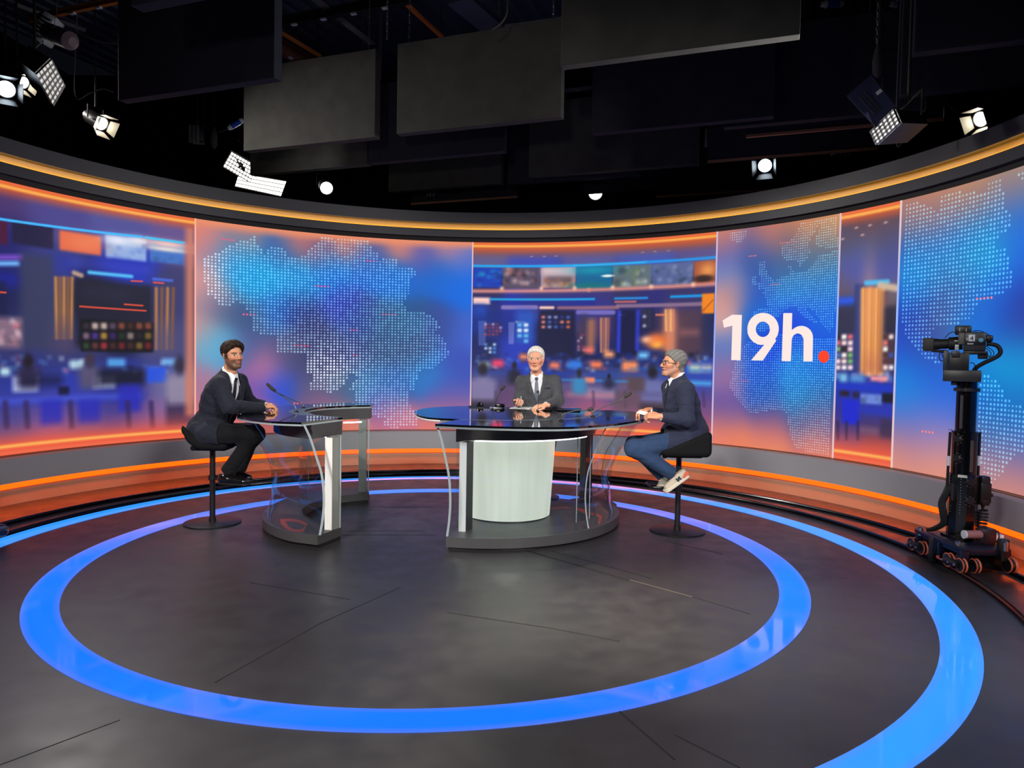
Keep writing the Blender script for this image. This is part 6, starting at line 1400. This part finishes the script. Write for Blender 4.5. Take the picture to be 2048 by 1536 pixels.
# ================================================================== baffles, lamps and steelwork overhead
def chain(mb, a, b, pitch=.040, r=.0032, w=.010):
    a = np.array(a, float); b = np.array(b, float); L = np.linalg.norm(b-a); n = int(L/pitch); d = (b-a)/L; s = np.cross(d, (0, 1, .01)); s /= np.linalg.norm(s); t = np.cross(d, s)
    for i in range(n):
        c = a+d*(i+.5)*pitch; u = s if i % 2 else t
        P = [c+d*(pitch*.66*math.cos(k*PI/4))*1.0+u*(w*math.sin(k*PI/4)) for k in range(8)]
        mb.tube(P, r, 5, closed=True)
BAF = [('B0', (236, 201), (460, 150), 0, 0, 1.9, 'dark'), ('B1', (487, 302), (757, 280), 1, 0, 1.87, 'grey'), ('B2', (793, 268), (1124, 236), 1, 0, 1.93, 'grey'), ('B1b', (500, 350), (730, 329), 0, 0, 1.9, 'dark2'),
 ('B2b', (735, 325), (1008, 302), 0, 1, 1.9, 'black'), ('B2c', (793, 385), (1002, 367), 0, 1, 1.85, 'dark2'), ('B2d', (843, 412), (1035, 392), 0, 1, 1.85, 'dark'), ('B3', (1070, 362), (1396, 328), 0, 1, 2.28, 'dark2'),
 ('B3c', (1015, 369), (1180, 355), 0, 0, 1.9, 'black'), ('B3b', (1180, 387), (1413, 370), 0, 1, 1.8, 'dark'), ('B4', (1184, 127), (1600, 68), 0, 1, 1.9, 'grey'), ('B4b', (1300, 252), (1547, 232), 0, 1, 1.9, 'dark'),
 ('B5', (1447, 255), (1725, 225), 0, 0, 1.9, 'black'), ('B6', (1828, 105), (2048, 73), 0, 0, 1.9, 'black'), ('B7', (1801, 190), (2048, 164), 0, 0, 1.9, 'black'), ('B9', (1492, 270), (1742, 247), 0, 0, 1.9, 'black'),
 ('B10', (1415, 321), (1605, 302), 0, 0, 1.9, 'black'), ('B11', (1312, 392), (1517, 373), 0, 0, 1.9, 'black'), ('B8', (262, 12), (474, -30), 0, 0, 1.9, 'dark')]
BL = {'B0': 'black hanging acoustic panel at upper left, nearest the tiled softlight', 'B1': 'grey hanging acoustic panel left of centre, above the two bright softlights', 'B2': 'grey hanging acoustic panel at top centre, large and evenly lit',
 'B1b': 'dark acoustic panel hanging low behind the left grey panel', 'B2b': 'black acoustic panel hanging between the left and centre grey panels, one row back', 'B2c': 'dark grey acoustic panel low in the centre, above the amber cove', 'B2d': 'lowest dark acoustic panel in the centre, lamp light on its end',
 'B3': 'wide dark grey acoustic panel right of centre, below the top right one', 'B3c': 'black acoustic panel just left of the wide dark grey one, farther back', 'B3b': 'dark acoustic panel low behind the wide dark grey one, round lamp at its lower edge', 'B4': 'grey acoustic panel cut off by the top edge, right of centre',
 'B4b': 'black acoustic panel with a pale right edge, behind the top right grey panel', 'B5': 'black acoustic panel left of the right-hand blue softlight', 'B6': 'upper black acoustic panel in the top right corner', 'B7': 'lower black acoustic panel at right, over the bright barn-door lamp',
 'B9': 'black acoustic panel with cove glow painted along its lower edge beside the right softlight', 'B10': 'black acoustic panel far back, right of the white barn door', 'B11': 'farthest black acoustic panel low at right, cove glow painted along its lower edge', 'B8': 'dark acoustic panel cut off by the top edge at upper left'}
TH = .11
for nm, a, b, ch, anchor, Ln, tone in BAF:
    p, q = atz(*a, 4.0), atz(*b, 4.0)
    if anchor: base = q-np.array([du[0], du[1], 0])*Ln
    else: base = p
    c = base+np.array([du[0], du[1], 0])*Ln/2+np.array([dv[0], dv[1], 0])*TH/2
    e = empty('acoustic_baffle', (c[0], c[1], 4.0), DA, BL[nm], 'acoustic panel', 'hanging acoustic panels')
    pan = MB().box((c[0], c[1], 4.5), (Ln, TH, 1.0), DA, bev=.006).build('panel', M['baffle'] if tone in ('grey', 'dark2') else M['baffle_dk'], e, smooth=False)
    if nm in ('B9', 'B10', 'B11', 'B2d'): MB().box((c[0]-dv[0]*.052, c[1]-dv[1]*.052, 3.985), (Ln, .03, .03), DA).build('cove_glow_strip', mat('painted_cove_glow', (150, 104, 80), .6), e, smooth=False)  # brown strip paints the cove's orange glow on the lower edge
    for s in (-1, 1):
        x = c+np.array([du[0], du[1], 0])*s*(Ln/2-.12); mb = MB()
        chain(mb, (x[0], x[1], 5.0), (x[0], x[1], 6.04)); mb.build('chain', M['steel'], e)
CABG = mat('grey_cable', (70, 70, 74), .7)
# lamps ------------------------------------------------------------
LAMP = emis('lamp_white', (255, 252, 244), 12.)
LAMPC = emis('lamp_cool', (222, 240, 255), 10.)
TILE = None
def tile_mat(s=6.0, nu=6, nv=5):
    m, t, b = nt('lit_softlight_cells'); b.inputs['Base Color'].default_value = (.6, .6, .6, 1)
    b.inputs['Emission Color'].default_value = (*lin((255, 250, 240)), 1); b.inputs['Emission Strength'].default_value = s; return m
T1_, T2_ = tile_mat(.62), tile_mat(2.6)
def softlight(q, Ys, body, label, nu, nv, face_m, power, bodym, back=(0, 0), lamp=True):
    P = [aty(x, y, Y) for (x, y), Y in zip(q, Ys)]          # TL TR BR BL as seen
    c = sum(P)/4; n = np.cross(P[1]-P[0], P[3]-P[0]); n /= np.linalg.norm(n)
    if n@(CAM-c) < 0: n = -n
    e = empty('softlight', c, 0, label, 'studio lamp', 'lighting grid softlights')
    Bk = [c+(p-c)*.86-n*body for p in P]
    MB().add([p-n*.012 for p in P]+Bk, [(0, 1, 2, 3), (7, 6, 5, 4)]+[(i, (i+1) % 4, 4+(i+1) % 4, 4+i) for i in range(4)]).build('housing', bodym, e, smooth=False)
    # lit cells with thin louvre blades between them
    U, V = P[1]-P[0], P[3]-P[0]; W_ = P[2]-P[1]-V
    pt = lambda u, v: P[0]+U*u+V*v+W_*u*v
    cells = MB(); g = random.Random(3)
    for i in range(nu):
        for j in range(nv):
            u0, u1, v0, v1 = (i+.03)/nu, (i+.97)/nu, (j+.03)/nv, (j+.97)/nv; k = n*(.004*g.random())
            cells.add([pt(u0, v0)-n*.006+k, pt(u1, v0)-n*.006, pt(u1, v1)-n*.006+k, pt(u0, v1)-n*.006], [(0, 1, 2, 3)])
    cells.build('lit_cells', face_m, e, smooth=False, fix=False)
    lv = MB()
    for i in range(nu+1): a, b = pt(i/nu, 0), pt(i/nu, 1); w = U/np.linalg.norm(U)*.0016; lv.add([a-w, a+w, b+w, b-w, a-w+n*.022, a+w+n*.022, b+w+n*.022, b-w+n*.022], [(0, 1, 2, 3), (4, 5, 6, 7), (0, 1, 5, 4), (1, 2, 6, 5), (2, 3, 7, 6), (3, 0, 4, 7)])
    for j in range(nv+1): a, b = pt(0, j/nv), pt(1, j/nv); w = V/np.linalg.norm(V)*.0016; lv.add([a-w, a+w, b+w, b-w, a-w+n*.022, a+w+n*.022, b+w+n*.022, b-w+n*.022], [(0, 1, 2, 3), (4, 5, 6, 7), (0, 1, 5, 4), (1, 2, 6, 5), (2, 3, 7, 6), (3, 0, 4, 7)])
    lv.build('louvre', M['steel'], e, smooth=False)
    U1 = U/np.linalg.norm(U); yk = MB(); k0 = c-n*body*.75; yk.tube([k0-U1*np.linalg.norm(U)*.55, k0-U1*np.linalg.norm(U)*.55+np.array([0, 0, .22]), k0+U1*np.linalg.norm(U)*.55+np.array([0, 0, .22]), k0+U1*np.linalg.norm(U)*.55], .010, 6)
    yk.tube([k0+np.array([0, 0, .22]), k0+np.array([0, 0, max(.5, 6.10-k0[2])])], .016, 8); yk.build('yoke', M['black'], e)
    if lamp:
        l = bpy.data.lights.new('softlight_lamp', 'AREA'); l.shape = 'RECTANGLE'; l.size = .5; l.size_y = .35; l.energy = power; l.color = (1, .97, .92); l.spread = math.radians(110)
        o = bpy.data.objects.new('softlight_lamp', l); COL.objects.link(o); o.location = tuple(c+n*.05); o.rotation_euler = Vector(n).to_track_quat('-Z', 'Y').to_euler(); o.parent = e; inv_place(o, e)
    return e
bl = mat('dark_blue_lamp_housing', (44, 50, 84), .45, metal=.2)
softlight([(70, 147), (101, 117), (128, 170), (105, 211)], [7.75, 7.8, 8.25, 8.2], .30, 'tiled grey-white softlight at the upper left, tilted', 5, 6, T1_, 60, M['black'])
softlight([(463, 302), (512, 330), (500, 364), (446, 332)], [10.5, 10.8, 10.95, 10.65], .30, 'upper of the two bright softlights beside the left grey panel', 9, 5, T2_, 60, M['black'])
softlight([(478, 346), (573, 362), (562, 392), (470, 372)], [11.5, 11.7, 11.8, 11.6], .28, 'lower of the two bright softlights, just above the amber cove', 15, 4, T2_, 60, M['black'])
s4 = softlight([(1743, 263), (1790, 218), (1802, 246), (1755, 290)], [6.42, 6.15, 6.05, 6.36], .30, 'softlight with a dark blue door hanging at the right', 6, 4, tile_mat(1.3), 50, M['black'])
# big blue door of that softlight
P4 = [aty(x, y, Y) for (x, y), Y in zip([(1694, 191), (1742, 150), (1792, 213), (1752, 254)], [6.5, 6.45, 6.25, 6.3])]
n4 = np.cross(P4[1]-P4[0], P4[3]-P4[0]); n4 /= np.linalg.norm(n4)
o = MB().add(P4+[p+n4*.02 for p in P4], [(3, 2, 1, 0), (4, 5, 6, 7), (0, 1, 5, 4), (1, 2, 6, 5), (2, 3, 7, 6), (3, 0, 4, 7)]).build('barn_door', bl, s4, smooth=False)
c4 = sum(P4)/4-n4*.012; a4 = (P4[1]-P4[0]); a4 /= np.linalg.norm(a4); b4 = (P4[3]-P4[0]); b4 /= np.linalg.norm(b4)
sg = 1 if (n4@(CAM-c4)) > 0 else -1; fz = sum(P4)/4+n4*(.022 if sg > 0 else -.002)*1
lab = [fz+a4*.06-b4*.04+a4*x+b4*y for x, y in ((0, 0), (.05, 0), (.05, .035), (0, .035))]; MB().add(lab+[p+n4*sg*.002 for p in lab], [(0, 1, 2, 3), (4, 5, 6, 7), (0, 1, 5, 4), (1, 2, 6, 5), (2, 3, 7, 6), (3, 0, 4, 7)]).build('label_plate', M['white_pl'], o)
for k in (-.03, .0, .03):
    r0 = [fz+a4*(-.03+k)+b4*(-.11), fz+a4*(-.03+k)+b4*.12]; MB().tube([r0[0]+n4*sg*.003, r0[1]+n4*sg*.003], .004, 6).build('rib', M['navy'], o)
def spotlamp(px, Y, r, aim, label, m=None, power=40, doors=True, L=.26, size=60, col=(1, .95, .88), door_m=None):
    c = aty(*px, Y); n = np.array(aim, float)-c if len(aim) == 3 else np.array(aim[:3], float); n /= np.linalg.norm(n); e = empty('spotlight', c, 0, label, 'studio lamp', 'lighting grid spotlights')
    B = basis((0, 0, 1) if abs(n[2]) < .95 else (0, 1, 0), n); T = Matrix(((B[0, 0], B[0, 1], n[0], c[0]), (B[1, 0], B[1, 1], n[1], c[1]), (B[2, 0], B[2, 1], n[2], c[2]), (0, 0, 0, 1)))
    MB().lathe((0, 0, 0), [(r*.75, -L), (r*1.12, -L*.8), (r*1.15, -.01), (r*1.2, 0), (r*1.2, .012), (r*1.05, .012), (r*1.03, -.002)], 32, T).build('housing', M['black'], e)
    MB().lathe((0, 0, 0), [(r, .0), (r*.98, .006), (r*.7, .02), (r*.3, .028)], 32, T).build('lens', m or LAMP, e, 'glowing round lens')
    if doors:
        for k in range(4):
            a = k*PI/2; u = np.array([math.cos(a), math.sin(a), 0]); v = np.array([-math.sin(a), math.cos(a), 0]); V = []
            for (d0, w, z) in ((r*1.2, r*.9, .01), (r*1.75, r*1.25, r*1.5)):
                for s in (-1, 1): V.append(T @ Vector(u*d0+v*w*s+np.array([0, 0, z])))
            nn = (V[1]-V[0]).cross(V[2]-V[0]).normalized()*.004; V = [V[0], V[1], V[3], V[2]]
            MB().add(V+[x+nn for x in V], [(0, 1, 2, 3), (7, 6, 5, 4), (0, 1, 5, 4), (1, 2, 6, 5), (2, 3, 7, 6), (3, 0, 4, 7)]).build('barn_door', door_m or M['black'], e, smooth=False)
    yk = MB(); s = B[:, 0]; k0 = c-n*L*.4; yk.tube([k0-s*r*1.5, k0-s*r*1.5+np.array([0, 0, r*2]), k0+s*r*1.5+np.array([0, 0, r*2]), k0+s*r*1.5], .008, 6); yk.tube([k0+np.array([0, 0, r*2]), (k0[0], k0[1], max(k0[2]+r*2+.05, 6.10))], .012, 8); yk.build('yoke', M['black'], e)
    if power:
        l = bpy.data.lights.new('spotlight_lamp', 'SPOT'); l.energy = power; l.spot_size = math.radians(size); l.spot_blend = .7; l.color = col; l.shadow_soft_size = r
        o = bpy.data.objects.new('spotlight_lamp', l); COL.objects.link(o); o.location = tuple(c+n*.06); o.rotation_euler = Vector(n).to_track_quat('-Z', 'Y').to_euler(); o.parent = e; inv_place(o, e)
    return e
cream = mat('cream_barn_door', (210, 200, 176), .5)
spotlamp((12, 178), 8.0, .085, (-1.2, 2.2, 1.2), 'round lamp at the left edge with a violet-centred lens', LAMPC, 60)
spotlamp((46, 165), 9.1, .07, (1, -.25, -.55, 0), 'lamp at the left edge seen from the side with a lit cream barn door', LAMP, 60, door_m=cream)
spotlamp((203, 247), 8.8, .075, (1, -.3, -.6, 0), 'lamp on the left seen from the side, cream door glowing below the black panel', LAMP, 60, door_m=cream)
spotlamp((653, 376), 11.0, .09, (.2, 3.2, 0), 'round white lamp hanging alone left of the central dark panels', LAMP, 200, False)
spotlamp((1191, 386), 11.2, .10, (.6, 3.0, 0), 'round white lamp half hidden by the lower central dark panel', LAMP, 260, False)
spotlamp((1530, 331), 10.2, .09, (.3, 3.5, .3), 'round white lamp with chrome side, right of centre', LAMPC, 60)
spotlamp((1962, 238), 7.6, .075, (-1, -.3, -.5, 0), 'bright barn-door lamp at the far right above the cove', LAMP, 60, door_m=cream)
for px, Y, m, lb in (((388, 268), 9.8, CABG, 'dark unlit lamp with a white slatted front, left'), ((1420, 276), 9.5, cream, 'unlit lamp with a white flag between the dark panels, right of centre'), ((1692, 292), 9.0, mat('peach_door', (160, 110, 84), .6), 'unlit lamp with a copper-coloured door near the right softlight'), ((862, 378), 11.4, M['navy'], 'small unlit lamp below the centre dark panels')):
    c = aty(*px, Y); e = empty('unlit_lamp', c, 0, lb, 'studio lamp'); MB().box(c+np.array([0, .12, .02]), (.16, .22, .2), .3, bev=.02).build('housing', M['black'], e)
    d = MB()
    for k in range(3): d.box(c+np.array([-.05+.05*k, 0, 0]), (.038, .012, .24), .3, bev=.003)
    d.build('front_slats', m, e); MB().tube([c+np.array([0, .12, .1]), (c[0], c[1]+.12, 6.10)], .012, 8).build('hanging_rod', M['black'], e)
# steelwork ----------------------------------------------------------
def beam(a, b, za, zb, w, h, m, name, label, cat, kids=None):
    p, q = atz(*a, za), atz(*b, zb); d = q-p; L = np.linalg.norm(d); c = (p+q)/2; rz = math.atan2(d[1], d[0]); T = Matrix.Translation(Vector(c)) @ Matrix.Rotation(rz, 4, 'Z')
    e = empty(name, c, 0, label, cat); mb = MB()
    if h > .05: mb.box((0, 0, h/2), (L, w, .012), M=T); mb.box((0, 0, -h/2), (L, w, .012), M=T); mb.box((0, 0, 0), (L, .012, h), M=T)
    else: mb.box((0, 0, 0), (L, w, h), M=T)
    mb.build('profile', m, e, smooth=False)
    for f_ in (.04, .96):
        x = p+d*f_; MB().tube([x, (x[0], x[1], 6.10)], .006, 6).build('hanger_rod', M['black'], e)
    if kids:
        k = MB()
        for i in range(int(L/.42)): k.box((-L/2+.3+.42*i, 0, -h/2-.012), (.07, .04, .02), M=T)
        k.build('clips', M['white_pl'], e, smooth=False)
    return e
beam((60, 38), (262, -6), 5.5, 5.5, .05, .06, M['rust'], 'steel_beam', 'thin orange steel beam with white clips at the upper left', 'beam', True)
beam((440, 66), (830, -6), 5.55, 5.55, .07, .10, M['black'], 'steel_beam', 'black steel beam with white clips above the left grey panel', 'beam', True)
beam((505, 62), (614, 124), 5.75, 5.75, .20, .12, M['brown'], 'steel_beam', 'brown painted steel beam above the left grey panel', 'beam', True)
beam((495, 25), (640, 112), 5.7, 5.7, .05, .03, M['rust'], 'steel_strut', 'bright orange strut next to the brown beam', 'beam')
beam((625, -6), (745, 88), 5.6, 5.6, .10, .012, M['steel'], 'cable_tray', 'perforated galvanised tray above the left grey panel', 'tray')
beam((918, -6), (1000, 62), 5.5, 5.5, .30, .10, M['deck'], 'air_duct', 'dark grey duct behind the centre grey panel', 'duct')
beam((800, -4), (885, 75), 5.7, 5.7, .05, .03, M['rust'], 'steel_strut', 'short orange strut above the centre grey panel', 'beam')
beam((1010, 53), (1190, 28), 5.3, 5.3, .03, .03, M['steel'], 'grid_pipe', 'thin steel pipe right of the centre grey panel', 'pipe')
beam((1130, 120), (1185, 112), 5.2, 5.2, .03, .03, M['steel'], 'grid_pipe', 'short steel pipe between the centre and right panels', 'pipe')
beam((1130, 182), (1245, 168), 5.1, 5.1, .04, .04, M['steel'], 'grid_pipe', 'lower steel pipe with clamps between the centre and right panels', 'pipe')
beam((1160, 0), (1182, 80), 5.6, 5.6, .06, .03, bl, 'steel_strut', 'blue-grey strut left of the panel cut off by the top edge', 'beam')
beam((1600, 52), (1805, 22), 5.5, 5.5, .03, .03, M['steel'], 'grid_pipe', 'steel pipe above the right softlight', 'pipe')
beam((470, 20), (560, 60), 5.9, 5.9, .02, .02, M['rust'], 'steel_strut', 'thin orange rod at the top left of centre', 'beam')
beam((30, 10), (170, 62), 5.9, 5.9, .05, .05, M['steel'], 'conduit', 'grey conduit under the deck at the upper left', 'pipe')
# duct elbow and lamp housing upper left
c = aty(96, 60, 8.6); e = empty('air_vent', c, 0, 'white louvred vent box at the upper left', 'vent'); T = Matrix.Translation(Vector(c)) @ Matrix.Rotation(.5, 4, 'Y')
MB().box((0, 0, 0), (.16, .2, .34), M=T, bev=.02).build('box', M['white_pl'], e)
m2 = MB()
for k in range(6): m2.box((.0, -.105, -.12+.045*k), (.12, .01, .014), M=T)
m2.build('louvres', M['black'], e)
a, b = aty(92, 62, 8.3), aty(146, 84, 8.1); e = empty('lamp_barrel', a, 0, 'pale cylindrical lamp barrel beside the louvred vent box', 'studio lamp'); MB().tube([a, a+(b-a)*.1, a+(b-a)*.9, b], [.07, .10, .10, .05], 20).build('barrel', mat('dusty_rose_barrel', (120, 100, 104), .5), e); MB().tube([a+(b-a)*.4, a+(b-a)*.44], .104, 20).build('band', M['black'], e)
for px, Y, rz, lb in (((1665, 8), 7.8, .1, 'upper blue cable connector at the top right'), ((1667, 60), 7.8, -.05, 'lower blue cable connector hanging under the steel pipe'), ((1805, 8), 7.6, .1, 'blue cable connector at the top edge near the right softlight'), ((472, 248), 10.0, .6, 'blue cable connector behind the left grey panel')):
    c = aty(*px, Y); d = np.array([math.cos(rz), .1, math.sin(rz)]); e = empty('cable_connector', c, 0, lb, 'connector', 'blue cable connectors')
    MB().tube([c-d*.07, c+d*.07], .038, 14).build('body', M['blue_pl'], e); m2 = MB(); m2.tube([c-d*.125, c-d*.07], [.025, .040], 14); m2.tube([c+d*.07, c+d*.115], [.040, .03], 14); m2.build('cap', M['white_pl'], e)
    MB().tube(spline([c-d*.12, c-d*.3+np.array([0, 0, .05]), c-d*.5+np.array([0, 0, .25]), c-d*.55+np.array([0, .1, .7])], 6), .008, 6).build('cable', M['rubber'], e)
for pts, Y, lb, m in (([(115, 32), (150, 62), (195, 82), (232, 88)], 8.5, 'thin grey cable sagging under the deck at the upper left', CABG), ([(150, 190), (180, 186), (205, 178), (225, 184)], 8.6, 'thin cable loop above the cream-door lamp', CABG), ([(1792, 276), (1815, 262), (1832, 240), (1846, 232)], 6.6, 'looped cable right of the blue softlight', CABG), ([(1884, 188), (1893, 206), (1905, 218), (1914, 221)], 7.5, 'pale cable curve above the far right lamp', CABG),
  ([(1015, 0), (1012, 30), (1000, 48), (985, 58)], 7.0, 'thick dark cable with an orange tie at the top centre', M['rubber'])):
    P = [aty(x, y, Y) for x, y in pts]; q = P[0]; P = spline([np.array([q[0]+.02, q[1]+.05, 6.08]), np.array([q[0]+.01, q[1]+.02, (q[2]+6.08)/2])]+P, 8); e = MB().tube(P, .012 if m is M['rubber'] else .006, 6).build('lamp_cable', m); tag(e, lb, 'cable')
for px, Y, lb in (((1756, 120), 6.9, 'grey safety bag hanging above the blue softlight'), ((428, 275), 10.2, 'grey safety bag hanging left of the bright softlights')):
    c = aty(*px, Y); o = MB().tube([(c[0], c[1], c[2]+.12), (c[0], c[1], 6.10)], .004, 6).lathe(c, [(.015, -.16), (.045, -.12), (.05, 0), (.03, .10), (.01, .15)], 14).build('safety_bag', mat('grey_cloth', (52, 50, 50), .9)); tag(o, lb, 'bag')
mb = MB(); P = aty(1770, 5, 6.8); 
for (a, b) in (((1765, -5), (1765, 205)), ((1804, -5), (1803, 205))): mb.tube([aty(*a, 6.9), aty(*b, 6.9)], .008, 6)
for y in (25, 100, 158): mb.tube([aty(1765, y, 6.9), aty(1804, y-4, 6.9)], .007, 6)
tag(mb.build('lamp_hanger', M['black']), 'black ladder-shaped telescopic hanger above the right softlight', 'hanger')
for px, Y, lb in (((500, 0), 8.6, 'long steel chain left of the left grey panel'), ((775, 0), 8.0, 'steel chain between the two grey panels'), ((763, 0), 9.2, 'steel chain just left of the centre gap'), ((1756, 15), 6.7, 'steel chain above the blue softlight'), ((241, 0), 7.2, 'steel chain over the black panel at the upper left')):
    a = aty(*px, Y); mb = MB(); zlow = {500: 5.0, 775: 4.98, 763: 5.0, 1756: 4.45, 241: 5.0}[px[0]]; chain(mb, (a[0], a[1], zlow), (a[0], a[1], 5.9)); tag(mb.build('hoist_chain', M['steel']), lb, 'chain')
